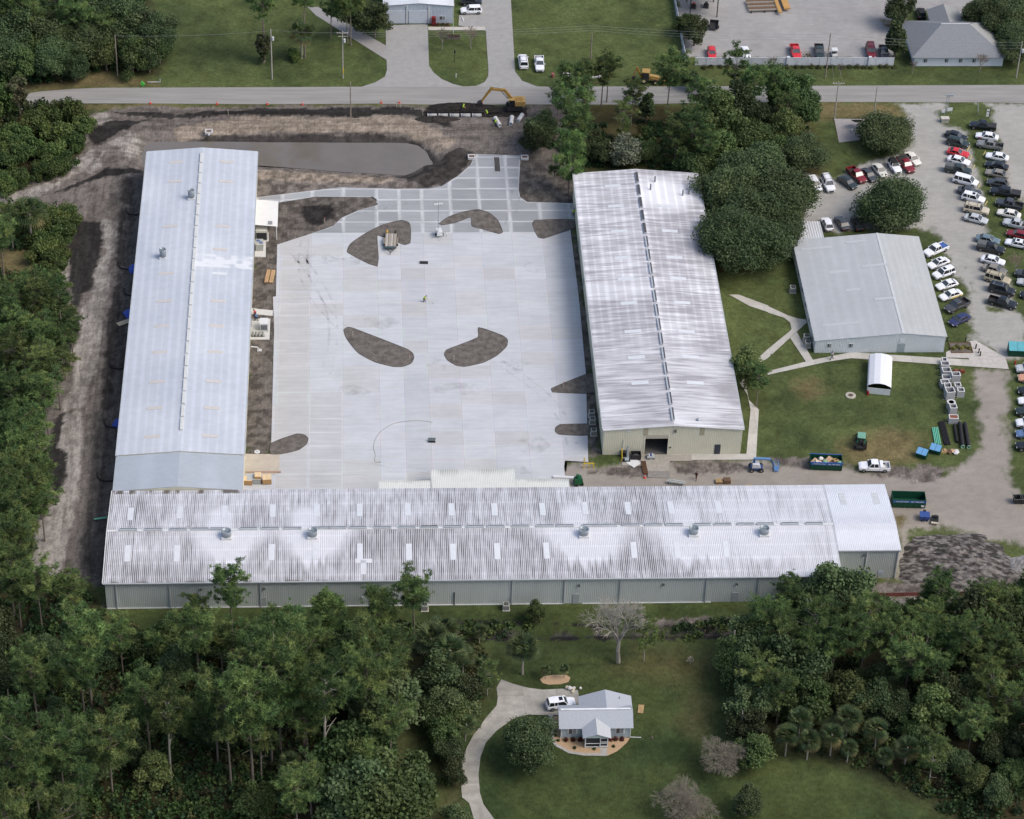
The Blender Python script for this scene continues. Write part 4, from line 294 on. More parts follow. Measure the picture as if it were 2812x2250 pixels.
for c,fe,poly in DATA['zones']:
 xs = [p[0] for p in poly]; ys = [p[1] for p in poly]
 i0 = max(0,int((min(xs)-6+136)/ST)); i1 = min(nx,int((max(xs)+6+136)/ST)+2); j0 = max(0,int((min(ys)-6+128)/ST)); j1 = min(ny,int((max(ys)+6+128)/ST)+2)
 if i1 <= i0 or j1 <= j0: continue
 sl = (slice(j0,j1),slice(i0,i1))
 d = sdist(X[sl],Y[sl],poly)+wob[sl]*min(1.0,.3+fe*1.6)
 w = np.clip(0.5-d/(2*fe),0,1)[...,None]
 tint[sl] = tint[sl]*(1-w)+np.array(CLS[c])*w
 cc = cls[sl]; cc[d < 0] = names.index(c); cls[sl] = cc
# mottling of the materials themselves: patchy grass, ruts and tyre marks in the mud
n1 = fbm(X*0.12,Y*0.12,21); n2 = fbm(X*0.9,Y*0.9,31)
dirtm = np.isin(cls,[names.index(k) for k in ('dirt','sand','muck','wetd','tan','soil','damp')])
grav = np.isin(cls,[names.index(k) for k in ('gravel','sandy','pave2')])
grass = np.isin(cls,[names.index(k) for k in ('lawn','dry','green_shaded_turf','shade','turfdry')])
rut = fbm(X*2.2+0.25*Y*0.3,Y*0.10,41)*0.6+fbm(X*0.8,Y*0.05,43)*0.4          # along the west track
rutx = fbm(X*0.10,Y*2.0,45)*0.6+fbm(X*0.05,Y*0.9,47)*0.4                    # along the pond bank
west = np.clip((-63-X)/6,0,1)*np.clip((82-Y)/12,0,1)
rr = rut*west+(rutx*np.clip((Y-74)/10,0,1)+n2*(1-np.clip((Y-74)/10,0,1)))*(1-west)
f = np.ones_like(X)
n4 = fbm(X*2.1,Y*2.1,57); f = np.where(dirtm,0.62+0.76*np.clip(0.5+2.2*(rr-0.5)+1.2*(n2-0.5)+1.0*(n4-0.5),0,1),f)
f = np.where(grav,0.90+0.2*np.clip(0.5+1.3*(n1-0.5)+0.9*(n2-0.5),0,1),f)
tint = tint*f[...,None]
yel = np.clip(0.5+2.2*(n1-0.5)+0.8*(n2-0.5),0,1)[...,None]
n3 = fbm(X*0.45,Y*0.45,55)[...,None]; gt = tint*(0.80+0.3*yel+0.75*(n3-0.5))*np.array([1,1,1])+np.array([0.011,0.005,0.0])*yel
tint = np.where(grass[...,None],gt,tint)
# relief: pond basin, drains, trench spoil
Zg = np.zeros_like(X)
dp = sdist(X,Y,DATA['pond']); Zg = np.minimum(Zg,np.where(dp < 3.6,-1.75+0.55*np.clip(dp+1,0,4.6)*0.68,0))
Zg = np.where((dp > 3.2) & (dp < 9) & (Y > 78),Zg+0.0,Zg)
def furrow(p0,p1,w,dep):
 global Zg
 (ax,ay),(bx,by) = p0,p1; ex,ey = bx-ax,by-ay; L = ex*ex+ey*ey
 t = np.clip(((X-ax)*ex+(Y-ay)*ey)/L,0,1); d = np.hypot(X-ax-t*ex,Y-ay-t*ey)
 Zg = Zg-dep*np.clip(1-d/w,0,1)**1.2
for a,b,w,dep in ((PT['trench0'],(8,PT['trench1'][1]),2.0,1.0),((-83,94.5),(-25,95.5),1.6,0.5),((-45,-56.5),(48,-57.5),1.3,0.55),((-45,-63.2),(20,-63.6),1.2,0.6),((-70.2,-46),(-71.0,70),0.9,0.22)): furrow(a,b,w,dep)
blds = ((-69,-45.5,-52,75),(-69,63,-52,-26.5),(14,40.5,-14,67),(55,81,14.5,48))
rough = np.where(dirtm,0.10,np.where(cls == names.index('floor'),0.22,0.03))
Zg = Zg+(fbm(X*0.8,Y*0.8,51)-0.62)*rough
yd = sdist(X,Y,DATA['yard']); Zg = np.where(yd < 1.2,np.minimum(Zg,-0.05),Zg)
for k in ('road','drive_front','side_path','entry_road','lot_slab','walk_main','walk_a','walk_b','walk_c','walk_side','door_slab','house_drive','house_walk','front_walk','mulch_house','mulch_oval','gravel_pad','tan_pad'):
 Zg = np.where(sdist(X,Y,DATA[k]) < 0.7,np.minimum(Zg,-0.05),Zg)
Zg = np.where(sdist(X,Y,DATA['road']) > 0.7,Zg,np.maximum(Zg,-0.1))
for x0,x1,y0,y1 in blds: Zg = np.where((X > x0) & (X < x1) & (Y > y0) & (Y < y1),-0.03,Zg)
Zg = np.where((X < -134) | (X > 140) | (Y < -126) | (Y > 178),0,Zg)
V = np.stack([X.ravel(),Y.ravel(),Zg.ravel()],1); TT = tint.reshape(-1,3)
idx = np.arange(nx*ny).reshape(ny,nx)
FQ = np.stack([idx[:-1,:-1].ravel(),idx[:-1,1:].ravel(),idx[1:,1:].ravel(),idx[1:,:-1].ravel()],1)
fc = cls[:-1,:-1].ravel()
m_ground = MA('ground_cover',rough=0.95,spec=0.1,var=0.30,scale=1.2,var2=0.28,scale2=3.2,stretch2=(1.6,.4,1))
groups = {}
m_grav = MA('loose_gravel',rough=0.95,spec=0.1,var=0.10,scale=3.0,var2=0.10,scale2=0.35,stretch2=(1,2.2,1))
m_earth = MA('churned_earth',rough=0.95,spec=0.1,var=0.32,scale=2.2,var2=0.28,scale2=1.0,stretch2=(2.6,.4,1))
for i,nme in enumerate(names): groups.setdefault(OBJ_OF[nme],[]).append(i)
for nm,ids in groups.items():
 sel = FQ[np.isin(fc,ids)]
 if nm == 'lawn':     # the lawn sheet runs on to the horizon
  ring = []
 u,inv = np.unique(sel,return_inverse=True)
 VV = V[u]; FF = inv.reshape(-1,4); CC = TT[u]
 if nm == 'lawn':
  k = len(VV); a,b,c,d = gx[0],gx[-1],gy[0],gy[-1]; q = 3000
  VV = np.vstack([VV,[[-q,-q,0],[q,-q,0],[q,q,0],[-q,q,0],[a,c,0],[b,c,0],[b,d,0],[a,d,0]]])
  FF = np.vstack([FF,[[k,k+1,k+5,k+4],[k+1,k+2,k+6,k+5],[k+2,k+3,k+7,k+6],[k+3,k,k+4,k+7]]]); CC = np.vstack([CC,[CLS['lawn']]*8])
 tag(link(nm,np_mesh(nm,VV,FF,CC,smooth=True),mat=m_grav if nm in ('gravel_car_park','gravel_yard','dirt_road') else m_earth if nm == 'bare_earth' else m_ground),kind='structure')
# water
def smooth_poly(p,k=4):
 n = len(p); out = []
 for i in range(n):
  a,b,c,d = (np.array(p[(i+j) % n]) for j in (-1,0,1,2))
  for t in range(k):
   t = t/k; m1 = (c-a)*.4; m2 = (d-b)*.4; q = (2*t**3-3*t**2+1)*b+(t**3-2*t**2+t)*m1+(3*t**2-2*t**3)*c+(t**3-t**2)*m2; out.append((float(q[0]),float(q[1])))
 return out
m_water = M('muddy_water',S(122,116,109),rough=0.06,spec=0.5,var=0.10,scale=0.12,bump=0.04)
wp = smooth_poly(DATA['pond'])
cxp,cyp = sum(p[0] for p in wp)/len(wp),sum(p[1] for p in wp)/len(wp)
wp = [(cxp+(p[0]-cxp)*1.02,cyp+(p[1]-cyp)*1.06) for p in wp]
tag(MB().prism(wp,-1.6,-1.2).build('pond',m_water),kind='structure')
# ------------------------------------------------------------------ ROADS, PAVING
m_asph = M('asphalt',S(155,153,149),rough=0.9,var=0.17,scale=0.6,stretch=(0.12,1.5,1))
m_conc = M('concrete',S(164,163,160),rough=0.9,var=0.10,scale=0.7)
m_conc_l = M('concrete_pale',S(196,192,184),rough=0.9,var=0.09,scale=0.8)
m_conc_o = M('concrete_stained',S(168,163,153),rough=0.9,var=0.2,scale=0.45)
sheet('road',DATA['road'],0.012,m_asph)
sheet('driveway',DATA['drive_front'],0.024,m_conc)
sheet('path',DATA['side_path'],0.018,M('concrete_dark',S(158,156,154),rough=0.9,var=0.12))
sheet('side_road',DATA['entry_road'],0.030,m_conc)
sheet('path',DATA['front_walk'],0.036,m_conc_l)
# paths and drives are cast in bays: cut each outline into slabs with joints
def slabbed(name,poly,z,mat,dx,dy,gap=0.02,thick=0.06,mats=None,jit=0):
 """one piece of paving whose bays are its slabs"""
 base = MB().prism(poly,z-thick,z-0.012).build(name,M('joint_filler',S(105,102,97),rough=0.95),None)
 tag(base,kind='structure')
 xs = [p[0] for p in poly]; ys = [p[1] for p in poly]; k = 0
 x = min(xs)
 while x < max(xs):
  y = min(ys)
  while y < max(ys):
   q = clip_poly(poly,x+gap/2,x+dx-gap/2,y+gap/2,y+dy-gap/2)
   if len(q) > 2 and area(q) > 0.08:
    MB().prism(q,z-0.03,z+0.0006*((k*7) % 5)).build('slab',(mats[k*13 % len(mats)] if mats else mat),base)
   k += 1; y += dy
  x += dx
 return base
pale = [M('path_slab_%s' % 'abc'[i],S(190+5*i,187+5*i,179+5*i),rough=0.9,var=0.10,scale=0.8) for i in range(3)]
slabbed('path',DATA['walk_main'],0.030,None,3.0,8.0,mats=pale)
slabbed('path',DATA['walk_a'],0.022,None,3.0,8.0,mats=pale)
slabbed('path',DATA['walk_b'],0.026,None,3.0,3.0,mats=pale)
slabbed('path',DATA['walk_c'],0.034,None,3.0,2.0,mats=pale)
slabbed('path',DATA['walk_side'],0.020,None,8.0,3.6,mats=pale)
slabbed('apron',DATA['lot_slab'],0.038,None,6.0,5.0,mats=[M('apron_slab_%s' % 'ab'[i],S(196+6*i,191+6*i,184+6*i),rough=0.9,var=0.13) for i in range(2)])
slabbed('apron',DATA['door_slab'],0.042,None,6.0,4.5,mats=[M('door_slab_%s' % 'ab'[i],S(168+5*i,163+5*i,153+5*i),rough=0.9,var=0.14) for i in range(2)])
slabbed('driveway',DATA['house_drive'],0.024,None,5.2,4.6,mats=[M('drive_slab_%s' % 'abc'[i],S(160+7*i,157+7*i,148+7*i),rough=0.9,var=0.26,scale=0.5) for i in range(3)])
slabbed('path',DATA['house_walk'],0.036,None,1.8,1.5,mats=[M('walk_slab_%s' % 'ab'[i],S(172+7*i,170+7*i,164+7*i),rough=0.9,var=0.1) for i in range(2)])
m_mulch = M('pale_mulch',S(186,158,126),rough=0.95,var=0.18,scale=4.0)
sheet('mulch_bed',DATA['mulch_house'],0.03,m_mulch); sheet('mulch_bed',DATA['mulch_oval'],0.05,m_mulch)
sheet('gravel_pad',DATA['gravel_pad'],0.03,M('grey_gravel',S(168,163,160),var=0.15,scale=2))
sheet('slab_apron',DATA['tan_pad'],0.07,M('dusty_slab',S(196,186,170),var=0.12,scale=0.6))
for p,zz in zip(DATA['pads'],(0.11,0.12,0.06,0.09)): sheet('equipment_pad',p,zz,M('new_concrete',S(212,211,206),var=0.08),thick=0.2)
# the cast yard: bays between saw joints
yb = MB().prism(DATA['yard'],-0.12,0.012).build('concrete_yard',M('yard_joint',S(120,119,116),rough=0.95)); tag(yb,kind='structure')
m_yard = MA('yard_concrete',rough=0.85,spec=0.25,var=0.085,scale=0.9,stretch=(0.18,1.6,1),var2=0.075,scale2=0.14)
colx = [-52.6,-46.7,-41.6,-35.8,-29.8,-23.3,-18.9,-14.5,-8.9,-3.3,2.5,8.35,14.2,18]
rnd = random.Random(5)
coltone = [rnd.uniform(-5,5) for _ in colx]
for ci in range(len(colx)-1):
 y = -28.5
 wide = (ci in (6,))
 while y < 82:
  north = y > 50.5
  for part in DATA['yard_parts']:
   q = clip_poly(part,colx[ci]+0.012,colx[ci+1]-0.012,y+0.005,y+3.75-0.005)
   if len(q) < 3 or area(q) < 0.15: continue
   if north: c0 = 167+rnd.uniform(-13,13); base = S(c0-3,c0,c0+2); edge = S(226,227,228)
   else:
    c0 = 201+coltone[ci]*.8+rnd.uniform(-2.5,2.5); base = S(c0-2,c0+1,c0+4) if rnd.random() > 0.2 else S(c0-4,c0-3,c0-3); edge = tuple(v*(1.02 if rnd.random() < 0.8 else 1.12) for v in base)
    if ci == 3 and y < 5: c0 -= 9; base = S(c0,c0+1,c0+2); edge = S(214,215,216)
    if ci == 2: base = S(c0-8,c0-8,c0-9)
   n = len(q); cx = sum(p[0] for p in q)/n; cy = sum(p[1] for p in q)/n
   if sum(q[i][0]*q[(i+1) % n][1]-q[(i+1) % n][0]*q[i][1] for i in range(n)) < 0: q = q[::-1]
   ins = [(p[0]+(cx-p[0])*min(0.8,(.6 if north else .42)/max(0.5,math.hypot(cx-p[0],cy-p[1]))),p[1]+(cy-p[1])*min(0.8,(.6 if north else .42)/max(0.5,math.hypot(cx-p[0],cy-p[1])))) for p in q]
   z = 0.028+rnd.uniform(0,0.006)
   vs = [(*p,0.0) for p in q]+[(*p,z) for p in q]+[(*p,z) for p in ins]
   fs = [(i,(i+1) % n,n+(i+1) % n,n+i) for i in range(n)]+[(n+i,n+(i+1) % n,2*n+(i+1) % n,2*n+i) for i in range(n)]+[tuple(range(2*n,3*n))]
   me = bpy.data.meshes.new('slab'); me.from_pydata(vs,[],fs); me.update()
   a = me.color_attributes.new('tint','FLOAT_COLOR','POINT')
   cc = []
   for i in range(n):
    pass
   for i in range(2*n):
    w = rnd.uniform(0.35,1.0) if north else 1
    e = tuple(edge[j]*w+base[j]*(1-w) for j in range(3)); cc += [*e,1]
   for i in range(n): cc += [*base,1]
   a.data.foreach_set('color',cc)
   link('slab',me,yb,m_yard)
  y += 3.75
# soil islands left in the yard
m_soil = M('island_soil',S(108,102,96),rough=0.95,var=0.45,scale=0.9,bump=0.6)
for p in DATA['islands']:
 n = len(p); cx = sum(q[0] for q in p)/n; cy = sum(q[1] for q in p)/n
 # smooth the outline and give the bed a low uneven crown
 def cr(k,t):
  a,b,c,d = p[(k-1) % n],p[k % n],p[(k+1) % n],p[(k+2) % n]
  l1 = math.dist(a,b); l2 = math.dist(b,c); l3 = math.dist(c,d); k1 = min(1,l2/(l1+.01)); k2 = min(1,l2/(l3+.01))
  m1 = [(c[i]-a[i])*0.35*k1 for i in (0,1)]; m2 = [(d[i]-b[i])*0.35*k2 for i in (0,1)]
  h = (2*t**3-3*t**2+1,t**3-2*t**2+t,-2*t**3+3*t**2,t**3-t**2)
  return tuple(h[0]*b[i]+h[1]*m1[i]+h[2]*c[i]+h[3]*m2[i] for i in (0,1))
 ol = [cr(k,t/3) for k in range(n) for t in range(3)]
 N = len(ol)
 tag(MB().prism(ol,-0.05,0.05).build('soil_bed',m_soil),kind='structure')

 # thin dark rim added round the bed in place of its edge shadow
 rim = []
 for i in range(N):
  a,c = ol[i],ol[(i+1) % N]
  if math.dist(a,c) > .05: rim.append((a,c))
 q = MB()
 for a,c in rim:
  dx_,dy_ = c[0]-a[0],c[1]-a[1]; L_ = math.hypot(dx_,dy_); nx2,ny2 = -dy_/L_*.05,dx_/L_*.05
  q.add([(a[0]-nx2,a[1]-ny2,0),(c[0]-nx2,c[1]-ny2,0),(c[0]+nx2,c[1]+ny2,0),(a[0]+nx2,a[1]+ny2,0),(a[0]-nx2,a[1]-ny2,.075),(c[0]-nx2,c[1]-ny2,.075),(c[0]+nx2,c[1]+ny2,.075),(a[0]+nx2,a[1]+ny2,.075)],((4,5,6,7),(0,1,5,4),(2,3,7,6)))
 tag(q.build('shadow_rim',M('shadow_rim',S(84,78,72),rough=.95),bpy.data.objects[[o.name for o in COL.objects if o.name.startswith('soil_bed')][-1]]))
# tyre scuffs and washed stains on the slabs: thin films of dust, patchy
def stain_mat(name,rgb,cover,sc):
 m = bpy.data.materials.new(name); m.use_nodes = True; n = m.node_tree.nodes; l = m.node_tree.links; b = n['Principled BSDF']; b.inputs['Base Color'].default_value = (*rgb,1); b.inputs['Roughness'].default_value = .95
 tc = n.new('ShaderNodeTexCoord'); nz = n.new('ShaderNodeTexNoise'); nz.inputs['Scale'].default_value = sc; nz.inputs['Detail'].default_value = 6; nz.inputs['Roughness'].default_value = .75; l.new(tc.outputs['Object'],nz.inputs['Vector'])
 mr = n.new('ShaderNodeMapRange'); mr.inputs[1].default_value = .47; mr.inputs[2].default_value = .75; mr.inputs[4].default_value = cover; l.new(nz.outputs['Fac'],mr.inputs[0]); l.new(mr.outputs[0],b.inputs['Alpha']); return m
m_scuff = stain_mat('tyre_dust',S(126,120,114),.30,.35); m_dustf = stain_mat('washed_dust',S(156,152,146),.32,.25)
rs = random.Random(8)
def ribbon(pts,w,z):
 vs = []; fs = []
 for i,p in enumerate(pts):
  a = pts[max(0,i-1)]; c = pts[min(len(pts)-1,i+1)]; dx_,dy_ = c[0]-a[0],c[1]-a[1]; L_ = math.hypot(dx_,dy_)+1e-6
  vs += [(p[0]-dy_/L_*w/2,p[1]+dx_/L_*w/2,z),(p[0]+dy_/L_*w/2,p[1]-dx_/L_*w/2,z)]
 return MB().add(vs,[(2*i,2*i+1,2*i+3,2*i+2) for i in range(len(pts)-1)])
for k,(x0,y0,x1,y1,bow) in enumerate(((-39,48,-33,10,4),(-37,52,-30,24,-3),(-25,-14,2,-20,-3),(-2,14,10,-10,3),(-30,60,-18,64,1.5),(5,78,2,56,.5))):
 for off in (-.8,.8):
  pts = [(x0+(x1-x0)*t+off+bow*math.sin(math.pi*t),y0+(y1-y0)*t+off*.3) for t in [i/16 for i in range(17)]]
  link('tyre_mark',ribbon(pts,.45,.039+.0004*k).mesh('tyre_mark'),yb,m_scuff)
for k in range(12):
 cx,cy = rs.uniform(-40,11),rs.uniform(-24,48); rx,ry_ = rs.uniform(2,6),rs.uniform(1,3)
 if cx-rx < -41 or cx+rx > 12: continue
 link('dust_patch',MB().add([(cx+rx*math.cos(t*.524)*rs.uniform(.7,1),cy+ry_*math.sin(t*.524)*rs.uniform(.7,1),.0445+.0003*k) for t in range(12)],[tuple(range(12))]).mesh('dust_patch'),yb,m_dustf)
# ------------------------------------------------------------------ METAL BUILDINGS
m_roof = MA('roof_sheet',rough=0.5,spec=0.35,var=0.05,scale=0.8)
def roof_slope(name,parent,along,a0,a1,e,zr_e,r,zr,tintfun,pitch=0.305,nd=26,rib=0.045):
 """ribbed sheeting: ribs run from eave (coord e, height zr_e) to ridge (coord r, height zr); 'along' is the ridge axis"""
 n = int(round((a1-a0)/pitch)); pt = (a1-a0)/n
 prof = []
 for i in range(n):
  s0 = a0+i*pt
  prof += [(s0,0,0),(s0+pt*0.58,0,0),(s0+pt*0.68,rib,1),(s0+pt*0.88,rib,1),(s0+pt*0.98,0,0.4)]
 prof.append((a1,0,0))
 pr = np.array(prof); U = pr[:,0]; HB = pr[:,1]; RB = pr[:,2]; t = np.linspace(0,1,nd)
 UU,TT_ = np.meshgrid(U,t); DD = e+(r-e)*TT_; ZZ = zr_e+(zr-zr_e)*TT_+HB[None,:]
 Vv = np.stack([UU,DD,ZZ] if along == 'x' else [DD,UU,ZZ],-1).reshape(-1,3)
 ii = np.arange(len(Vv)).reshape(nd,len(U))
 Fq = np.stack([ii[:-1,:-1].ravel(),ii[:-1,1:].ravel(),ii[1:,1:].ravel(),ii[1:,:-1].ravel()],1)
 if (along == 'x') != (r > e): Fq = Fq[:,::-1]
 tin = tintfun(UU,TT_,np.broadcast_to(RB[None,:],UU.shape),np.floor((UU-a0)/pt))
 me = np_mesh(name,Vv,Fq,tin.reshape(-1,3))
 return link(name,me,parent,m_roof)
def lerp(a,b,w): return np.array(a)*(1-w[...,None])+np.array(b)*w[...,None]
# aged white roof with mildew in the pans, scoured clean around the fans
FANS_S = [f_[0] for f_ in DATA['fans_s']]
FANX = {}
def tint_south(side):
 def fn(U,T,RB,K):
  col = vnoise(K*0.93,T*2.2+K*.37,61); col2 = fbm(U*0.12,K*0+1.5,62)
  st = fbm(U*2.8,T*6,63 if side else 64); pat = fbm(U*0.16,T*1.6,65 if side else 66)
  d = 0.47+0.55*(col-0.5)+0.65*(pat-0.45)+0.75*(st-0.5)+0.25*(col2-0.45)
  if not side: d = d+0.16               # near slope is dirtier
  east = np.clip((U-22)/22,0,1); d = d-east*0.55*(0.5+st)
  cl = np.zeros_like(U)
  for k,x in enumerate(FANS_S):
   if not side:
    wdt = 2.2+1.5*(k > 1)+5.0*(1-T)*0+4.2*T*T; low = np.clip((T-0.08-0.30*vnoise(U*1.7,U*0+k,67+k))/0.25,0,1)
    cl = np.maximum(cl,np.clip(1.35-np.abs(U-x-0.4)/wdt+0.5*(st-0.5),0,1)*low)
   else: cl = np.maximum(cl,np.clip(1.1-np.abs(U-x+1.2)/2.6+0.6*(st-0.5),0,1)*np.clip((T-0.35)/0.3,0,1))
  d = np.clip(d,0,1)*(1-np.clip(cl*1.8,0,1))
  d = np.clip(d,0,0.95)*(1-0.82*RB)
  out = lerp(S(234,235,239),S(106,102,103),d)
  edge = (np.clip(0.04-T,0,0.04)/0.04)*np.clip((fbm(U*0.8,U*0,69)-0.52)*6,0,1)*np.clip((-20-U)/20,0,1)
  if side: edge = (T < 0.09)*np.clip((fbm(U*0.9,T*4,70)-0.45)*6,0,1)*np.clip((-44-U)/2,0,1)
  out = out*(1-0.85*edge[...,None])+np.array(S(92,80,60))*0.85*edge[...,None]
  for k,lev in enumerate((0.12,0.37,0.62,0.87)): out = out*(1+0.10*(np.abs(T-lev) < 0.02)[...,None])
  return out
 return fn
def tint_mid(side):
 def fn(U,T,RB,K):
  col = vnoise(K*0.93,T*3.4+K*.37,71+side); pat = fbm(U*0.09,T*1.5,73+side); st = fbm(U*2.6,T*5,75+side)
  d = 0.60+0.75*(pat-0.5)+0.85*(col-0.5)+0.5*(st-0.5)
  if side: d = d-0.14*np.clip((20-U)/30,-0.3,1); d = d+0.9*np.clip((0.42-T)/0.35,0,1)*np.clip(1-np.abs(U-40)/7,0,1)+0.8*np.clip((0.4-T)/0.3,0,1)*np.clip(1-np.abs(U+2)/6,0,1)
  cl = np.clip(1.2-np.hypot((U-58)/6,(T-0.6)/0.5),0,1) if side else np.clip(0.9-np.abs(U-27)/5,0,1)*0.5
  d = d*(1-np.clip(cl*1.6,0,1)); d = np.clip(d,0,0.9)*(1-0.7*RB)
  out = lerp(S(230,232,237),S(122,118,124),d)
  ln = np.minimum.reduce([np.abs(T-q) for q in np.linspace(0.04,0.96,8)]); up = np.clip((U-5)/15,0,1)
  return out*(1+0.22*((ln < 0.02)*up)[...,None])
 return fn
def tint_west(side):
 def fn(U,T,RB,K):
  pat = fbm(U*0.10,T*1.3,81+side); st = fbm(U*1.5,T*6,82+side)
  c = lerp(S(188,196,207),S(208,214,222),np.clip(0.5+1.2*(pat-0.5)+0.4*(st-0.5),0,1))
  ln = np.minimum.reduce([np.abs(T-q) for q in np.linspace(0.03,0.97,8)])
  c = c*(1+0.10*(ln < 0.022)[...,None])*(0.97+0.05*RB[...,None])
  if side:
   pt = (np.abs(U-36.5) < 2.0)*np.clip((vnoise(U*1.1,T*9,84)-0.25)*4,0,1)
   c = c*(1-pt[...,None])+np.array(S(226,230,234))*pt[...,None]
  return c
 return fn
def tint_plain(rgb,seed,amp=0.06):
 def fn(U,T,RB,K):
  pat = fbm(U*0.15,T*2,seed); ln = np.minimum.reduce([np.abs(T-q) for q in np.linspace(0.03,0.97,8)])
  return np.array(S(*rgb))*((1-amp+2*amp*pat)*(1+0.07*(ln < 0.02))*(0.96+0.05*RB))[...,None]
 return fn
def rib_wall(name,parent,p0,p1,z0,z1,mat,pitch=0.305,proud=0.03,z1b=None,openings=()):
 """ribbed wall sheet from p0 to p1 (outside on the right-hand side walking p0->p1); openings (s0,s1,h0,h1) are left open"""
 L = math.dist(p0,p1); dx,dy = (p1[0]-p0[0])/L,(p1[1]-p0[1])/L; nx_,ny_ = dy,-dx
 n = max(1,int(round(L/pitch))); pt = L/n; b = MB()
 def zt(s_): return z1 if z1b is None else (z1+(z1b-z1)*s_/L)
 cuts = [0.0]
 for i in range(n): cuts += [i*pt+pt*0.62,i*pt+pt*0.72,i*pt+pt*0.9,(i+1)*pt]
 off = {}
 for i,c in enumerate(cuts): off[i] = proud if i % 4 in (2,3) and i > 0 else 0.0
 for i in range(len(cuts)-1):
  s0,s1 = cuts[i],cuts[i+1]; sm = (s0+s1)/2
  spans = [(z0,None)]
  for (o0,o1,h0,h1) in openings:
   if o0 < sm < o1: spans = ([(z0,h0)] if h0 > z0+0.01 else [])+[(h1,None)]
  for (a,e) in spans:
   q = []
   for s_,k in ((s0,i),(s1,i+1)): q.append((p0[0]+dx*s_+nx_*off[k],p0[1]+dy*s_+ny_*off[k],s_))
   e0 = zt(s0) if e is None else e; e1 = zt(s1) if e is None else e
   b.add([(q[0][0],q[0][1],a),(q[1][0],q[1][1],a),(q[1][0],q[1][1],e1),(q[0][0],q[0][1],e0)],[(0,1,2,3)])
 me = b.mesh(name); return link(name,me,parent,mat)
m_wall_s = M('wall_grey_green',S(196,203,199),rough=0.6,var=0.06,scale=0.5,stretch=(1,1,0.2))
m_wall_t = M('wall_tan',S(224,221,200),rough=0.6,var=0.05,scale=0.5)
m_wall_e = M('wall_pale',S(212,220,224),rough=0.6,var=0.05,scale=0.6)
m_trim = M('trim_white',S(226,228,228),rough=0.5,var=0.05)
m_gut = M('gutter_grey',S(186,192,194),rough=0.5,var=0.06)
m_sky = M('skylight_white',S(226,230,234),rough=0.35,var=0.05)
m_sky_t = M('skylight_tan',S(212,206,200),rough=0.4,var=0.06)
m_dark = M('dark_void',(0.012,0.012,0.013),rough=0.9,var=0.1)
m_galv = M('galvanised',S(172,182,188),rough=0.4,metal=0.3,var=0.12)
m_vent = M('ridge_vent_steel',S(196,202,206),rough=0.45,metal=0.2,var=0.1)
m_door = M('grey_door',S(168,174,176),rough=0.5,var=0.05)
# ---- long south building
SX0,SX1,SY0,SY1,SE,SR = -67.7,51.0,-50.2,-28.05,5.7,6.85
SM = (SY0+SY1)/2
sb = thing('warehouse','long white ribbed-roof industrial building across the lower middle, ridge fans along its roof','building',(SX0,SY0,0))
def place(par,o):
 """children keep world coordinates"""
 o.matrix_parent_inverse = par.matrix_basis.inverted(); return o
def W(par,o): return place(par,o)
W(sb,roof_slope('roof_slope',sb,'x',SX0-0.3,SX1,SY0-0.25,SE,SM,SR,tint_south(0),nd=40))
W(sb,roof_slope('roof_slope',sb,'x',SX0-0.3,SX1,SY1+0.25,SE,SM,SR,tint_south(1),nd=40))
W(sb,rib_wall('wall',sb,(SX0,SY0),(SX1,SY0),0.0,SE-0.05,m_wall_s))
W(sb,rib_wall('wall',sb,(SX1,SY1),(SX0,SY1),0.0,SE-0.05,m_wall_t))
for yy,(z1,z2) in (((SY0,SM),(SE,SR)),((SM,SY1),(SR,SE))):
 W(sb,rib_wall('wall',sb,(SX0,yy[1]),(SX0,yy[0]),0,z2-0.06,m_wall_s,z1b=z1-0.06))
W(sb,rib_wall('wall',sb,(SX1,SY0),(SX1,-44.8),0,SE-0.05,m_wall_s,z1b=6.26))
W(sb,MB().box(SX0-0.35,SX1+0.05,SY0-0.42,SY0-0.24,SE-0.18,SE+0.02).build('gutter',m_gut,sb))
W(sb,MB().box(SX0-0.38,SX0-0.28,SY0-0.3,SM,0,0.16).build('trim',m_trim,sb)) if False else None
for s_,(y0,y1) in ((1,(SY0-0.25,SM)),(-1,(SY1+0.25,SM))):
 b = MB(); b.add([(SX0-0.42,y0,SE-0.12),(SX0-0.28,y0,SE-0.12),(SX0-0.28,y1,SR-0.12),(SX0-0.42,y1,SR-0.12),(SX0-0.42,y0,SE+0.07),(SX0-0.28,y0,SE+0.07),(SX0-0.28,y1,SR+0.07),(SX0-0.42,y1,SR+0.07)],((0,3,2,1),(4,5,6,7),(0,1,5,4),(1,2,6,5),(2,3,7,6),(3,0,4,7)))
 W(sb,b.build('rake_trim',m_trim,sb))
W(sb,MB().box(SX0-0.3,SX1,SM-0.22,SM+0.22,SR+0.02,SR+0.06).build('ridge_cap',m_trim,sb))
for x in (-57.5,-47.6,-43.0,-2.5,6.0,15.0,29.0,37.5,45.5,-66.0): W(sb,MB().box(x-0.07,x+0.07,SY0-0.2,SY0-0.06,0.1,SE-0.1).build('downpipe',m_gut,sb))
def zs(y): return SR-(SR-SE)*abs(y-SM)/(SM-SY0)
vx = [g for g in DATA['ridge_vents_s']]
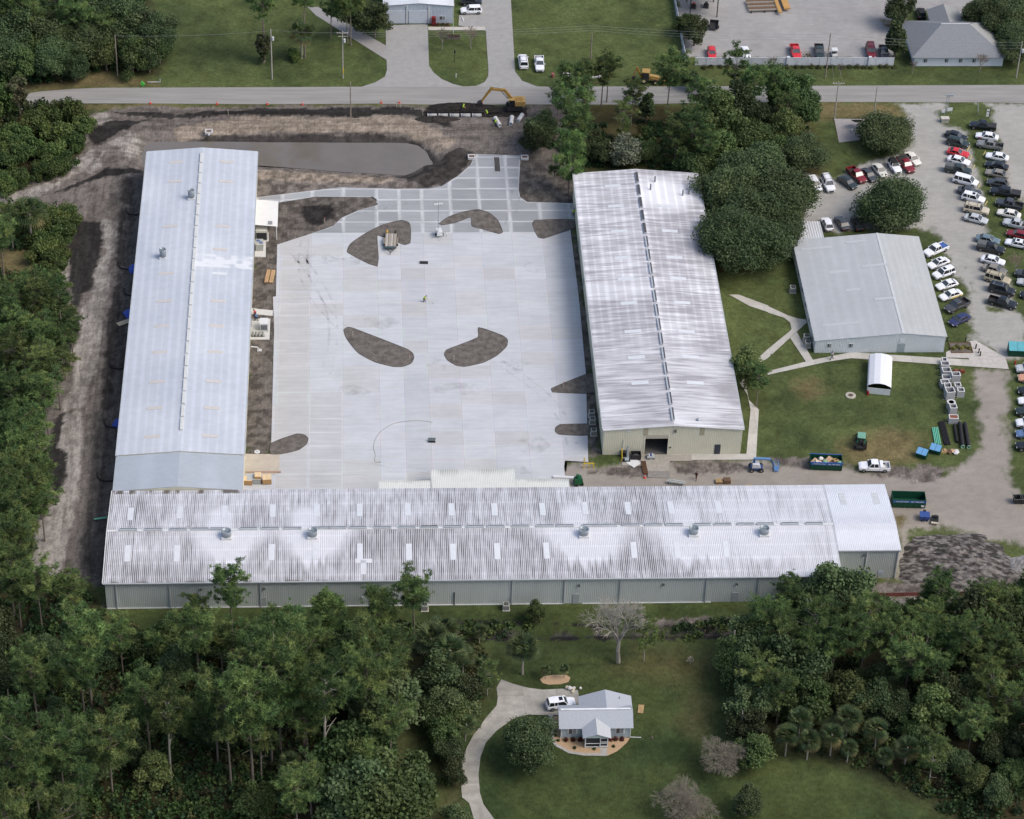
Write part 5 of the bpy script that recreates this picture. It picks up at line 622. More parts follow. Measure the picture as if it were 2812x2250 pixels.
for x in vx:
 v = W(sb,MB().box(x-1.45,x+1.45,SM-0.16,SM+0.32,SR+0.05,SR+0.30).build('ridge_vent',m_vent,sb))
 d_ = MB().box(x-1.35,x+1.35,SM+0.05,SM+0.25,SR+0.295,SR+0.325).build('louvre',m_dark if abs(x+15.64) < 1.0 else M('darker_louvre_strip',S(120,126,132),var=0.1),v)  # louvre strip darker than the vent steel
 d_.matrix_parent_inverse = v.matrix_parent_inverse.copy() if False else Matrix.Identity(4); d_.matrix_parent_inverse = (sb.matrix_basis @ v.matrix_parent_inverse @ v.matrix_basis).inverted()
for x,y,w in DATA['sky_s']:
 z = zs(y); sl = (SR-SE)/(SM-SY0)*(1 if y < SM else -1); hl = 1.75
 b = MB(); vs = []
 for dz in (0.03,0.075):
  for sx,sy in ((-1,-1),(1,-1),(1,1),(-1,1)): vs.append((x+sx*w/2,y+sy*hl,z+sl*sy*hl+dz))
 b.add(vs,((0,3,2,1),(4,5,6,7),(0,1,5,4),(1,2,6,5),(2,3,7,6),(3,0,4,7)))
 W(sb,b.build('skylight',m_sky,sb))
def roof_fan(par,x,y,zroof,r,h,face=-1):
 c = MB().box(x-r*1.05,x+r*1.05,y-r*1.05,y+r*1.05,zroof-0.15,zroof+0.35).build('fan_curb',m_trim,par); W(par,c)
 f_ = MB().lathe([(r*0.98,0.3),(r,0.9*h),(r*1.06,h),(r*0.92,h),(r*0.9,h-0.25),(0.01,h-0.3)],20,(x,y,zroof)).build('roof_fan',m_galv,par,True); W(par,f_)
 k = MB().box(x-r*0.93,x+r*0.93,y-0.05,y+0.05,zroof+h-0.04,zroof+h+0.02); k.box(x-0.05,x+0.05,y-r*0.93,y+r*0.93,zroof+h-0.05,zroof+h+0.01)
 q = k.build('fan_damper',M('damper_grey',S(136,150,156),rough=0.4,var=0.1),f_); q.matrix_parent_inverse = (par.matrix_basis @ f_.matrix_parent_inverse @ f_.matrix_basis).inverted()
for x,y in DATA['fans_s']: roof_fan(sb,x,y,zs(y),0.78,1.35)
for x,w,h,z0 in ((-42.6+0.0,1.0,2.1,0.0),(7.9,1.0,2.1,0.0),(33.9,1.0,2.1,0.0)):
 dr = W(sb,MB().box(x-w/2,x+w/2,SY0-0.09,SY0-0.02,0.02,h).build('door',m_door,sb))
for x in (-52.5,-42.4,8.3,22.0,34.0): W(sb,MB().box(x-0.16,x+0.16,SY0-0.32,SY0-0.03,3.9,4.25).build('wall_lamp',M('lamp_dark',S(96,98,96)),sb))
for x,h in ((-25.0,2.6),(-11.8,2.9)): W(sb,MB().cyl((x,SY0-0.12,0.0),(x,SY0-0.12,h),0.09,n=6).build('conduit',M('conduit_grey',S(110,114,114)),sb))
for x in (-26.6,-23.2): W(sb,MB().box(x-0.15,x+0.15,SY0-0.25,SY0-0.03,1.7,2.0).build('vent_hood',m_gut,sb))
W(sb,MB().box(SX0,-38,SY0-0.16,SY0-0.04,0.0,0.14).build('base_trim',m_trim,sb)); W(sb,MB().box(-37,6,SY0-0.16,SY0-0.04,0.0,0.14).build('base_trim',m_trim,sb)); W(sb,MB().box(9,30,SY0-0.16,SY0-0.04,0.0,0.10).build('base_trim',m_trim,sb))
for (x,y,w,l_) in ((-26.4,-46.2,2.6,0.9),(-26.5,-47.6,0.9,3.0)):
 z = zs(y); sl = (SR-SE)/(SM-SY0); b = MB(); vs = []
 for dz in (0.045,0.06):
  for sx,sy in ((-1,-1),(1,-1),(1,1),(-1,1)): vs.append((x+sx*w/2,y+sy*l_/2,z+sl*sy*l_/2+dz))
 b.add(vs,((0,3,2,1),(4,5,6,7),(0,1,5,4),(1,2,6,5),(2,3,7,6),(3,0,4,7))); W(sb,b.build('roof_patch',m_sky,sb))
# ---- white extension on its east end
eb = thing('warehouse','bright white-roofed bay at the right end of the long building, set back from its wall','building',(51.1,-44.8,0))
EX0,EX1,EY0 = 51.05,61.25,-44.8; EZ = zs(EY0)+0.03
W(eb,roof_slope('roof_slope',eb,'x',EX0,EX1+0.2,EY0-0.2,EZ,SM,SR+0.03,tint_plain((240,242,247),91,0.03),nd=8))
W(eb,roof_slope('roof_slope',eb,'x',EX0,EX1+0.2,SY1+0.25,SE+0.03,SM,SR+0.03,tint_plain((238,241,247),92,0.03),nd=8))
W(eb,rib_wall('wall',eb,(EX0+0.05,EY0),(EX1,EY0),0,EZ-0.05,m_wall_s))
W(eb,rib_wall('wall',eb,(EX1,EY0),(EX1,SM),0,EZ-0.05,m_wall_t,z1b=SR-0.05)); W(eb,rib_wall('wall',eb,(EX1,SM),(EX1,SY1),0,SR-0.05,m_wall_t,z1b=SE-0.05)); W(eb,rib_wall('wall',eb,(EX1,SY1),(EX0,SY1),0,SE-0.05,m_wall_t))
W(eb,MB().box(EX0-0.02,EX1+0.25,EY0-0.36,EY0-0.2,EZ-0.16,EZ+0.02).build('gutter',m_gut,eb))
for x in (EX0+4.9,EX1-0.15): W(eb,MB().box(x-0.08,x+0.08,EY0-0.2,EY0-0.05,0.1,EZ-0.1).build('downpipe',m_trim,eb))
for x in (54.0,58.7):
 W(eb,MB().box(x-0.45,x+0.45,EY0-0.09,EY0-0.035,0.75,1.55).build('vent',M('vent_blue_grey',S(190,200,214)),eb))
W(eb,MB().box(55.3,55.6,EY0-0.3,EY0-0.03,5.0,5.3).build('wall_lamp',M('lamp_dark',S(96,98,96)),eb))
for x in (53.6,59.2):
 b = MB(); vs = []
 for dz in (0.06,0.10):
  for sx,yy in ((-1,-33.6),(1,-33.6),(1,-30.4),(-1,-30.4)): vs.append((x+sx*0.5,yy,zs(yy)+dz))
 b.add(vs,((0,3,2,1),(4,5,6,7),(0,1,5,4),(1,2,6,5),(2,3,7,6),(3,0,4,7))); W(eb,b.build('skylight',M('skylight_grey',S(208,212,214)),eb))
# ---- cream lean-to canopies on the north side
cb = thing('loading_canopy','cream ribbed canopy stepping out from the back of the long building into the yard','canopy',(-24,-27.5,0))
def shed(par,x0,x1,y0,y1,zl,zh,t):
 W(par,roof_slope('canopy_roof',par,'x',x0,x1,y1,zl,y0,zh,t,nd=14))
def tint_can(U,T,RB,K):
 d = np.clip((fbm(U*0.35,T*0+2,95)*0.6-.08-T*1.3)*3,0,1)*(1-0.7*RB)*0.7
 return lerp(S(242,243,234),S(150,150,140),d)
shed(cb,-23.8,-14.95,-27.9,-23.0,3.3,4.0,tint_can); shed(cb,-14.9,-0.7,-27.9,-19.8,3.0,4.2,tint_can); shed(cb,-0.65,8.4,-27.9,-22.9,3.3,4.0,tint_can)
for x in (-23.6,-19.3,-14.7,-9.9,-5.2,-0.9,3.7,8.2):
 y1 = -20.0 if -15 < x < -0.7 else -23.2
 W(cb,MB().box(x-0.08,x+0.08,y1-0.08,y1+0.08,0,3.0).build('post',m_gut,cb))
# ---- west building
wb = thing('warehouse','long blue-white metal building on the left with a ridge vent line and two roof fans','building',(-67.8,-18.7,0))
WX0,WX1,WY0,WY1,WE,WR = -67.78,-46.62,-18.7,73.6,5.7,6.6; WM = (WX0+WX1)/2
W(wb,roof_slope('roof_slope',wb,'y',WY0,WY1+0.2,WX0-0.2,WE,WM,WR,tint_west(0),nd=36)); W(wb,roof_slope('roof_slope',wb,'y',WY0,WY1+0.2,WX1+0.2,WE,WM,WR,tint_west(1),nd=36))
W(wb,rib_wall('wall',wb,(WX1,WY0),(WX1,WY1),0,WE-0.05,m_wall_t)); W(wb,rib_wall('wall',wb,(WX0,WY1),(WX0,WY0),0,WE-0.05,m_wall_t))
W(wb,rib_wall('wall',wb,(WX1,WY1),(WM,WY1),0,WE-0.05,m_wall_t,z1b=WR-0.05)); W(wb,rib_wall('wall',wb,(WM,WY1),(WX0,WY1),0,WR-0.05,m_wall_t,z1b=WE-0.05))
W(wb,rib_wall('wall',wb,(WX0,WY0+0.02),(WM,WY0+0.02),4.5,WE-0.05,m_wall_t,z1b=WR-0.05)); W(wb,rib_wall('wall',wb,(WM,WY0+0.02),(WX1,WY0+0.02),4.5,WR-0.05,m_wall_t,z1b=WE-0.05))
W(wb,MB().box(WX1+0.18,WX1+0.32,WY0,WY1,WE-0.16,WE+0.02).build('gutter',m_gut,wb)); W(wb,MB().box(WX0-0.32,WX0-0.18,WY0,WY1,WE-0.16,WE+0.02).build('gutter',m_gut,wb))
y = WY0+5.5
while y < WY1-3.4:
 W(wb,MB().box(WM-0.26,WM+0.26,y,y+3.15,WR+0.0,WR+0.26).build('ridge_vent',M('vent_cream',S(218,220,216),rough=0.5,var=0.06),wb)); y += 3.55
def zw(x): return WR-(WR-WE)*abs(x-WM)/(WM-WX0)
for x,y,w in DATA['sky_w']:
 z = zw(x); sl = (WR-WE)/(WM-WX0)*(1 if x < WM else -1); b = MB(); vs = []
 for dz in (0.03,0.075):
  for sx,sy in ((-1,-1),(1,-1),(1,1),(-1,1)): vs.append((x+sx*1.35,y+sy*w/2,z+sl*sx*1.35+dz))
 b.add(vs,((0,3,2,1),(4,5,6,7),(0,1,5,4),(1,2,6,5),(2,3,7,6),(3,0,4,7)))
 W(wb,b.build('skylight',m_sky if abs(y-31) < 2 and x > WM else m_sky_t,wb))
for x,y in DATA['fans_w']: roof_fan(wb,x,y,zw(x),0.62,1.9)
for y in (58,46.5,38,25,14,2,-10): W(wb,MB().box(WX1+0.03,WX1+0.10,y-0.5,y+0.5,0.02,2.1).build('door',m_door,wb))
wx = thing('warehouse','dull grey-roofed south end bay of the left building, joining it to the long building','building',(-67.8,-28.0,0))
QZ = 5.5
W(wx,roof_slope('roof_slope',wx,'y',-27.7,WY0-0.02,WX0-0.2,QZ,WM,QZ+0.9,tint_plain((176,186,196),97,0.07),nd=10)); W(wx,roof_slope('roof_slope',wx,'y',-27.7,WY0-0.02,WX1+0.2,QZ,WM,QZ+0.9,tint_plain((178,187,196),98,0.07),nd=10))
W(wx,rib_wall('wall',wx,(WX1,-27.7),(WX1,WY0-0.1),0,QZ-0.05,m_wall_t)); W(wx,rib_wall('wall',wx,(WX0,WY0-0.1),(WX0,-27.7),0,QZ-0.05,m_wall_t))
W(wx,rib_wall('wall',wx,(WX0,-27.68),(WM,-27.68),5.0,QZ-0.05,m_wall_t,z1b=QZ+0.85)); W(wx,rib_wall('wall',wx,(WM,-27.68),(WX1,-27.68),5.0,QZ+0.85,m_wall_t,z1b=QZ-0.05))
# ---- middle building
mb = thing('warehouse','tan-walled metal building right of the yard with streaked white roof and an open roller door','building',(15.1,-12.65,0))
MX0,MX1,MY0,MY1,ME,MR = 15.1,39.12,-12.65,65.7,5.7,6.7; MM = (MX0+MX1)/2
W(mb,roof_slope('roof_slope',mb,'y',MY0-0.25,MY1+0.2,MX0-0.2,ME,MM,MR,tint_mid(0),nd=36)); W(mb,roof_slope('roof_slope',mb,'y',MY0-0.25,MY1+0.2,MX1+0.2,ME,MM,MR,tint_mid(1),nd=36))
dx0,dx1,dh = DATA['rolldoor']
W(mb,rib_wall('wall',mb,(MX0,MY0),(MM,MY0),0,ME-0.05,m_wall_t,z1b=MR-0.05,openings=((dx0-MX0,dx1-MX0,0,dh),)))
W(mb,rib_wall('wall',mb,(MM,MY0),(MX1,MY0),0,MR-0.05,m_wall_t,z1b=ME-0.05,openings=((dx0-MM,dx1-MM,0,dh),)))
W(mb,rib_wall('wall',mb,(MX0,MY1),(MX0,MY0),0,ME-0.05,m_wall_t)); W(mb,rib_wall('wall',mb,(MX1,MY0),(MX1,MY1),0,ME-0.05,m_wall_t))
W(mb,rib_wall('wall',mb,(MX1,MY1),(MM,MY1),0,ME-0.05,m_wall_t,z1b=MR-0.05)); W(mb,rib_wall('wall',mb,(MM,MY1),(MX0,MY1),0,MR-0.05,m_wall_t,z1b=ME-0.05))
W(mb,MB().box(MX0+0.1,MX1-0.1,MY0+0.1,MY1-0.1,0.0,0.03).build('floor_slab',M('shop_floor',S(110,108,104)),mb))
W(mb,MB().box(dx0,dx1,MY0-0.06,MY0+0.16,dh-0.02,dh+0.75).build('door_roll_box',M('roll_box',S(186,180,166),var=0.05),mb))
for x in (dx0-0.1,dx1+0.1): W(mb,MB().box(x-0.09,x+0.09,MY0-0.07,MY0+0.1,0,dh+0.7).build('door_jamb',m_wall_t,mb))
for xa,xb,za,zb in ((MX0-0.25,MM,ME,MR),(MX1+0.25,MM,ME,MR)):
 b = MB(); b.add([(xa,MY0-0.36,za-0.12),(xa,MY0-0.24,za-0.12),(xb,MY0-0.24,zb-0.12),(xb,MY0-0.36,zb-0.12),(xa,MY0-0.36,za+0.06),(xa,MY0-0.24,za+0.06),(xb,MY0-0.24,zb+0.06),(xb,MY0-0.36,zb+0.06)],((0,3,2,1),(4,5,6,7),(0,1,5,4),(1,2,6,5),(2,3,7,6),(3,0,4,7)))
 W(mb,b.build('rake_trim',m_trim,mb))
W(mb,MB().box(MX0-0.34,MX0-0.2,MY0,MY1,ME-0.16,ME+0.02).build('gutter',m_gut,mb)); W(mb,MB().box(MX1+0.2,MX1+0.34,MY0,MY1,ME-0.16,ME+0.02).build('gutter',m_gut,mb))
y = MY0+1.0; k = 0
while y < MY1-4:
 v = W(mb,MB().box(MM-0.30,MM+0.24,y,y+3.4,MR-0.02,MR+0.28).build('ridge_vent',m_vent,mb))
 q = MB().box(MM+0.0 if k < 13 else MM-0.26,MM+0.235,y+0.1,y+3.3,MR+0.27,MR+0.31).build('louvre',M('louvre_dark',S(84,84,88),var=0.1),v); q.matrix_parent_inverse = (mb.matrix_basis @ v.matrix_parent_inverse @ v.matrix_basis).inverted()
 y += 4.28; k += 1
def zm(x): return MR-(MR-ME)*abs(x-MM)/(MM-MX0)
for x,y,w in DATA['sky_m']:
 z = zm(x); sl = (MR-ME)/(MM-MX0)*(1 if x < MM else -1); b = MB(); vs = []
 for dz in (0.03,0.075):
  for sx,sy in ((-1,-1),(1,-1),(1,1),(-1,1)): vs.append((x+sx*1.5,y+sy*w/2,z+sl*sx*1.5+dz))
 b.add(vs,((0,3,2,1),(4,5,6,7),(0,1,5,4),(1,2,6,5),(2,3,7,6),(3,0,4,7))); W(mb,b.build('skylight',m_sky,mb))
for x,y in DATA['stacks_m']: W(mb,MB().cyl((x,y,zm(x)-0.1),(x,y,zm(x)+1.3),0.16,n=8).build('vent_pipe',M('pipe_grey',S(140,144,148)),mb))
for (x,y) in ((31.5,-11.2),): W(mb,MB().lathe([(0.28,0),(0.3,0.35),(0.05,0.55)],10,(x,y,zm(x))).build('roof_vent',m_galv,mb))
W(mb,MB().box(34.55,35.55,MY0-0.09,MY0-0.035,0.02,2.15).build('door',M('dark_door',S(64,70,78),var=0.05),mb))
for x,w in ((22.4,0.75),(32.15,0.75)): W(mb,MB().box(x-w/2,x+w/2,MY0-0.09,MY0-0.035,4.3,5.9).build('louvre_panel',M('louvre_tan',S(176,170,146),var=0.08),mb))
W(mb,MB().box(19.1,19.65,MY0-0.09,MY0-0.035,5.1,5.55).build('vent',m_trim,mb)); W(mb,MB().box(27.3,27.65,MY0-0.35,MY0-0.03,5.1,5.6).build('wall_lamp',M('lamp_dark',S(96,98,96)),mb)); W(mb,MB().box(26.6,26.95,MY0-0.15,MY0-0.03,1.5,1.75).build('switch_box',M('lamp_dark',S(96,98,96)),mb))
W(mb,MB().cyl((18.6,MY0-0.1,0.3),(18.6,MY0-0.1,3.4),0.05,n=6).build('conduit',m_trim,mb))
for y in (-3,12,26,36,48,60): W(mb,MB().box(MX0-0.10,MX0-0.03,y-0.5,y+0.5,0.02,2.1).build('door',m_door,mb))
# ---- office building (east)
ob = thing('office_building','low grey metal-roofed office with off-centre ridge and white ribbed walls','building',(56.0,15.8,0))
OX0,OX1,OY0,OY1,OEW,OEE,OR_,OM = 56.0,79.8,15.85,47.0,2.85,3.67,4.5,71.9
W(ob,roof_slope('roof_slope',ob,'y',OY0-0.2,OY1+0.2,OX0-0.25,OEW,OM,OR_,tint_plain((184,189,192),101,0.07),nd=30)); W(ob,roof_slope('roof_slope',ob,'y',OY0-0.2,OY1+0.2,OX1+0.25,OEE,OM,OR_,tint_plain((184,188,189),102,0.07),nd=20))
W(ob,rib_wall('wall',ob,(OX0,OY0),(OM,OY0),0,OEW-0.05,m_wall_e,z1b=OR_-0.05)); W(ob,rib_wall('wall',ob,(OM,OY0),(OX1,OY0),0,OR_-0.05,m_wall_e,z1b=OEE-0.05))
W(ob,rib_wall('wall',ob,(OX0,OY1),(OX0,OY0),0,OEW-0.05,m_wall_e)); W(ob,rib_wall('wall',ob,(OX1,OY0),(OX1,OY1),0,OEE-0.05,m_wall_e)); W(ob,rib_wall('wall',ob,(OX1,OY1),(OM,OY1),0,OEE-0.05,m_wall_e,z1b=OR_-0.05)); W(ob,rib_wall('wall',ob,(OM,OY1),(OX0,OY1),0,OR_-0.05,m_wall_e,z1b=OEW-0.05))
W(ob,MB().box(OM-0.22,OM+0.22,OY0-0.25,OY1+0.25,OR_+0.02,OR_+0.06).build('ridge_cap',M('ridge_pale',S(206,210,210)),ob))
m_glass = M('window_glass',S(60,66,70,1),rough=0.08,spec=0.6,var=0.1)
def window(par,x,y,z,w,h,ax='y',mat_f=None,panes=2,out=-1):
 f_ = MB(); t = 0.06
 if ax == 'y': f_.box(x-w/2-t,x+w/2+t,min(y,y+out*0.08),max(y,y+out*0.08),z-t,z+h+t)
 else: f_.box(min(x,x+out*0.08),max(x,x+out*0.08),y-w/2-t,y+w/2+t,z-t,z+h+t)
 o = W(par,f_.build('window',mat_f or m_trim,par))
 for k in range(panes):
  a = -w/2+w*k/panes+0.025; c = -w/2+w*(k+1)/panes-0.025
  g_ = MB()
  if ax == 'y': g_.box(x+a,x+c,min(y+out*0.07,y+out*0.095),max(y+out*0.07,y+out*0.095),z,z+h)
  else: g_.box(min(x+out*0.07,x+out*0.095),max(x+out*0.07,x+out*0.095),y+a,y+c,z,z+h)
  p = g_.build('pane',m_glass if k == 0 else M('window_glass_pale',S(120,128,132,1),rough=0.08,spec=0.6,var=0.1),o); p.matrix_parent_inverse = (par.matrix_basis @ o.matrix_parent_inverse @ o.matrix_basis).inverted()
 return o
for x in (58.6,62.6): window(ob,x,OY0-0.03,1.35,0.75,0.75,panes=2)
for y in (18,23.5,28.5,33,38): window(ob,OX0-0.03,y,1.2,0.9,0.8,'x',panes=2)
W(ob,MB().box(71.2,72.5,OY0-0.09,OY0-0.035,0.05,2.0).build('door',M('door_grey_blue',S(150,164,170)),ob)); W(ob,MB().box(71.4,72.3,OY0-0.09,OY0-0.035,2.25,3.1).build('fanlight',M('fanlight',S(214,220,222)),ob))
for (x,y,w,l_) in ((59.9,44,6.0,0.9),(67.5,45,4.0,0.8),(63.2,36,4.0,0.9),(61.0,20.0,6.5,0.7),(64.8,30,2.6,0.8),(70.0,26.5,3.6,0.8),(70,37,5.2,0.7)):
 sl = (OR_-OEW)/(OM-OX0); z = OEW+(x-OX0)*sl; b = MB(); vs = []
 for dz in (0.05,0.065):
  for sx,sy in ((-1,-1),(1,-1),(1,1),(-1,1)): vs.append((x+sx*w/2,y+sy*l_/2,z+sl*sx*w/2+dz))
 b.add(vs,((0,3,2,1),(4,5,6,7),(0,1,5,4),(1,2,6,5),(2,3,7,6),(3,0,4,7))); W(ob,b.build('roof_sheet',M('roof_patch_pale',S(198,202,204),var=0.05),ob))
lt = thing('lean_to','small white ribbed lean-to roof behind the office','shelter',(58.0,49,0))
W(lt,roof_slope('canopy_roof',lt,'x',57.2,62.0,54.0,2.5,47.4,2.8,tint_plain((224,226,228),103,0.05),nd=6,pitch=0.5,rib=0.07))
for x in (57.4,61.8): W(lt,MB().box(x-0.06,x+0.06,53.6,53.72,0,2.5).build('post',m_gut,lt))
# ------------------------------------------------------------------ TREES
m_bark = M('bark',S(126,117,107),rough=0.95,var=0.25,scale=1.2,stretch=(1,1,0.25))
m_bark_p = M('bark_pale',S(158,152,142),rough=0.95,var=0.2,scale=1.2,stretch=(1,1,0.25))
m_leaf = MA('foliage',rough=0.65,spec=0.25,var=0.25,scale=0.7,randobj=1.0,trans=0.25)
m_palm = MA('palm_foliage',rough=0.55,spec=0.3,var=0.15,scale=0.8,randobj=0.5,trans=0.15)
rng = np.random.default_rng(7)
def unit(n):
 v = rng.normal(size=(n,3)); return v/np.linalg.norm(v,axis=1,keepdims=True)
def leaf_quads(C,sz,N,tint,aspect=1.0):
 """little facets at C with normals N; returns V,F,tint"""
 n = len(C); a = np.cross(N,unit(n)); a /= np.linalg.norm(a,axis=1,keepdims=True)+1e-9; b = np.cross(N,a)
 s_ = sz[:,None]; s2 = s_*aspect
 Vq = np.stack([C-a*s_-b*s2*0.55,C+a*s_*0.2-b*s2,C+a*s_+b*s2*0.3,C-a*s_*0.3+b*s2],1)
 F = np.arange(n*4).reshape(n,4); T = np.repeat(tint,4,axis=0)
 return Vq.reshape(-1,3),F,T
def needles(C,n_each,ln,wd,up=0.25,tint=None,tvar=0.2):
 """bristling tufts: thin triangles radiating from every centre"""
 n = len(C); d = unit(n*n_each); d[:,2] = d[:,2]*0.85+up; d /= np.linalg.norm(d,axis=1,keepdims=True)
 P0 = np.repeat(C,n_each,axis=0); side = np.cross(d,unit(n*n_each)); side /= np.linalg.norm(side,axis=1,keepdims=True)+1e-9
 L = ln*(0.65+0.7*rng.random((n*n_each,1)))
 Vn = np.stack([P0+side*wd*0.5+d*L*0.08,P0-side*wd*0.5+d*L*0.08,P0+d*L],1).reshape(-1,3)
 T = np.repeat(np.repeat(tint,n_each,axis=0)*(1-tvar+2*tvar*rng.random((n*n_each,1))),3,axis=0)
 return Vn,np.arange(n*n_each*3).reshape(-1,3),T
def pal(n,cols,w=None):
 i = rng.choice(len(cols),n,p=w); c = np.array([S(*q) for q in cols])[i]; return c*(0.8+0.4*rng.random((n,1)))
PINE = [(114,137,80),(96,121,72),(134,151,90),(84,109,66)]
OAK = [(94,111,72),(84,103,68),(106,119,80),(76,95,64)]
def pine(H,Rr,start,nb,seed,fork=False,sparse=1.0,flat=1.0):
 r = random.Random(seed); tb = MB(); ends = []
 bend = (r.uniform(-.5,.5),r.uniform(-.5,.5))
 def ax(t): return Vector((bend[0]*t*t*1.2,bend[1]*t*t*1.2,H*t))
 ts = [0,.15,.35,.55,.75,.95]; r0 = 0.0115*H
 if not fork: tb.tube([ax(t) for t in ts],[r0*(1-0.82*t) for t in ts],7)
 else:
  tb.tube([ax(t) for t in (0,.2,.45,.56)],[r0,r0*.9,r0*.75,r0*.7],7)
  for sg in (-1,1): tb.tube([ax(.56),ax(.68)+Vector((sg*0.9,.2*sg,0)),ax(.82)+Vector((sg*1.3,.3*sg,0)),ax(.95)+Vector((sg*1.2,.3*sg,0))],[r0*.6,r0*.5,r0*.35,r0*.15],6)
  tb.tube([ax(.38),ax(.43)+Vector((-1.6,.3,0)),ax(.41)+Vector((-3.2,.4,0))],[r0*.35,r0*.25,r0*.1],5)
 for i in range(nb):
  t = start+(0.98-start)*((i+r.random())/nb); u = (t-start)/(1-start)
  prof = (0.35+1.05*u if u < 0.5 else 1.0-1.25*(u-0.5)**1.4)*(0.55+0.8*r.random())
  L = Rr*max(0.25,prof); az = i*2.399+r.uniform(-.5,.5); el = r.uniform(0.05,0.45)+0.35*u
  p0 = ax(t); dv = Vector((math.cos(az)*math.cos(el),math.sin(az)*math.cos(el),math.sin(el)*flat)); p1 = p0+dv*L*0.55; p2 = p1+Vector((dv.x,dv.y,dv.z+0.25))*L*0.45
  tb.tube([p0,p1,p2],[0.05+0.006*H*(1-u),0.05,0.025],4)
  ends.append((p2,1.0)); ends.append((p1.lerp(p2,0.45)+Vector((r.uniform(-.5,.5),r.uniform(-.5,.5),.2)),0.85))
  if r.random() < 0.6: ends.append((p1+Vector((r.uniform(-.7,.7),r.uniform(-.7,.7),.3)),0.7))
 for j in range(4): ends.append((ax(0.97)+Vector((r.uniform(-.7,.7),r.uniform(-.7,.7),r.uniform(-.2,.7))),0.9))
 for k in range(int(3)):   # dead stubs under the crown
  t = r.uniform(start-0.18,start); az = r.uniform(0,6.28); p0 = ax(t); tb.tube([p0,p0+Vector((math.cos(az)*1.3,math.sin(az)*1.3,.2))],[0.05,0.015],4)
 C = []; T = []
 for p,k in ends:
  if r.random() > sparse: continue
  m = 8; c = np.array(p)[None,:]+rng.normal(size=(m,3))*np.array([0.46,0.46,0.26])*k; C.append(c)
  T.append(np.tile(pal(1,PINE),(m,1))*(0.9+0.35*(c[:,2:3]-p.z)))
 C = np.vstack(C); T = np.vstack(T)
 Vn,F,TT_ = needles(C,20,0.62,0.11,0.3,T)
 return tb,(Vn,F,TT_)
def broad(H,Rr,seed,lobes=30,per=300,lsz=0.24,base=0.28,cols=OAK,squash=1.0,jag=1.0):
 r = random.Random(seed); tb = MB(); C = []; N = []; T = []; cz = H*(0.5+base/2); rz = H*(1-base)/2
 tb.tube([(0,0,0),(0.1,0,H*0.2),(0,0.1,H*0.45)],[0.03*H,0.026*H,0.02*H],7)
 for i in range(lobes):
  u = r.uniform(-0.75,1); az = i*2.399+r.uniform(-.4,.4); q = math.sqrt(max(0,1-u*u)); k = r.uniform(0.45,0.9)*(1+0.2*jag*(r.random()-.5))
  k *= 1+.16*math.sin(2*az+seed)+.13*math.sin(3*az+seed*1.7)+.1*math.sin(5*az+seed*.6)
  c = Vector((math.cos(az)*q*Rr*k,math.sin(az)*q*Rr*k,cz+u*rz*k*squash)); lr = r.uniform(0.24,0.42)*Rr
  if i % 3 == 0: tb.tube([(0,0,H*0.35),tuple(c*0.6+Vector((0,0,H*0.16))),tuple(c)],[0.014*H,0.008*H,0.02],4)
  d = unit(per); d[:,2] = np.abs(d[:,2])*0.9+d[:,2]*0.1 if False else d[:,2]
  rad = lr*(0.2+1.08*rng.random((per,1))**0.7)*np.array([1,1,0.8])
  C.append(np.array(c)[None,:]+d*rad); nn = d*.6+unit(per)+np.array([0,0,.35]); N.append(nn/np.linalg.norm(nn,axis=1,keepdims=True)); T.append(np.tile(pal(1,cols)*.5+np.mean([S(*q) for q in cols],0)*.5,(per,1))*(0.72+0.56*rng.random((per,1)))*(0.88+0.24*r.random()))
 C = np.vstack(C); N = np.vstack(N); T = np.vstack(T)
 return tb,leaf_quads(C,lsz*(0.6+0.8*rng.random(len(C))),N,T)
def palm(H,seed,nf=30,fr=1.7,skirt=True):
 r = random.Random(seed); tb = MB(); b = (r.uniform(-.25,.25),r.uniform(-.25,.25))
 tb.tube([(0,0,0),(b[0]*.3,b[1]*.3,H*.4),(b[0],b[1],H*0.86)],[0.2,0.17,0.2],8); top = Vector((b[0],b[1],H*0.86)); Vv = []; F = []; T = []
 for i in range(nf):
  az = i*2.399; el = r.uniform(-0.75,1.25); dry = el < -0.45 and skirt
  dv = Vector((math.cos(az)*math.cos(el),math.sin(az)*math.cos(el),math.sin(el))); hub = top+dv*fr*0.75; right = dv.cross(Vector((0,0,1))); right = right.normalized() if right.length > 0.05 else Vector((1,0,0)); up = right.cross(dv)
  col = np.array(S(150,138,92)) if dry else pal(1,[(98,116,74),(84,106,72),(114,126,82)])[0]
  k = len(Vv); Vv += [top,hub+right*0.02,hub-right*0.02]; F.append((k,k+1,k+2)); T += [col]*3
  for j in range(11):
   a = (j-5)/5*1.35; d2 = dv*math.cos(a)+right*math.sin(a); tip = hub+d2*fr*(0.95+0.15*r.random())-Vector((0,0,0.28+0.2*abs(a)))
   w = (right*math.cos(a)-dv*math.sin(a))*0.085; k = len(Vv); m_ = hub+d2*fr*0.5+up*0.03
   Vv += [hub,m_+w,tip,m_-w]; F += [(k,k+1,k+2),(k,k+2,k+3)]; T += [col*(0.85+0.3*r.random())]*4
 return tb,(np.array([tuple(v) for v in Vv]),np.array(F),np.array(T))
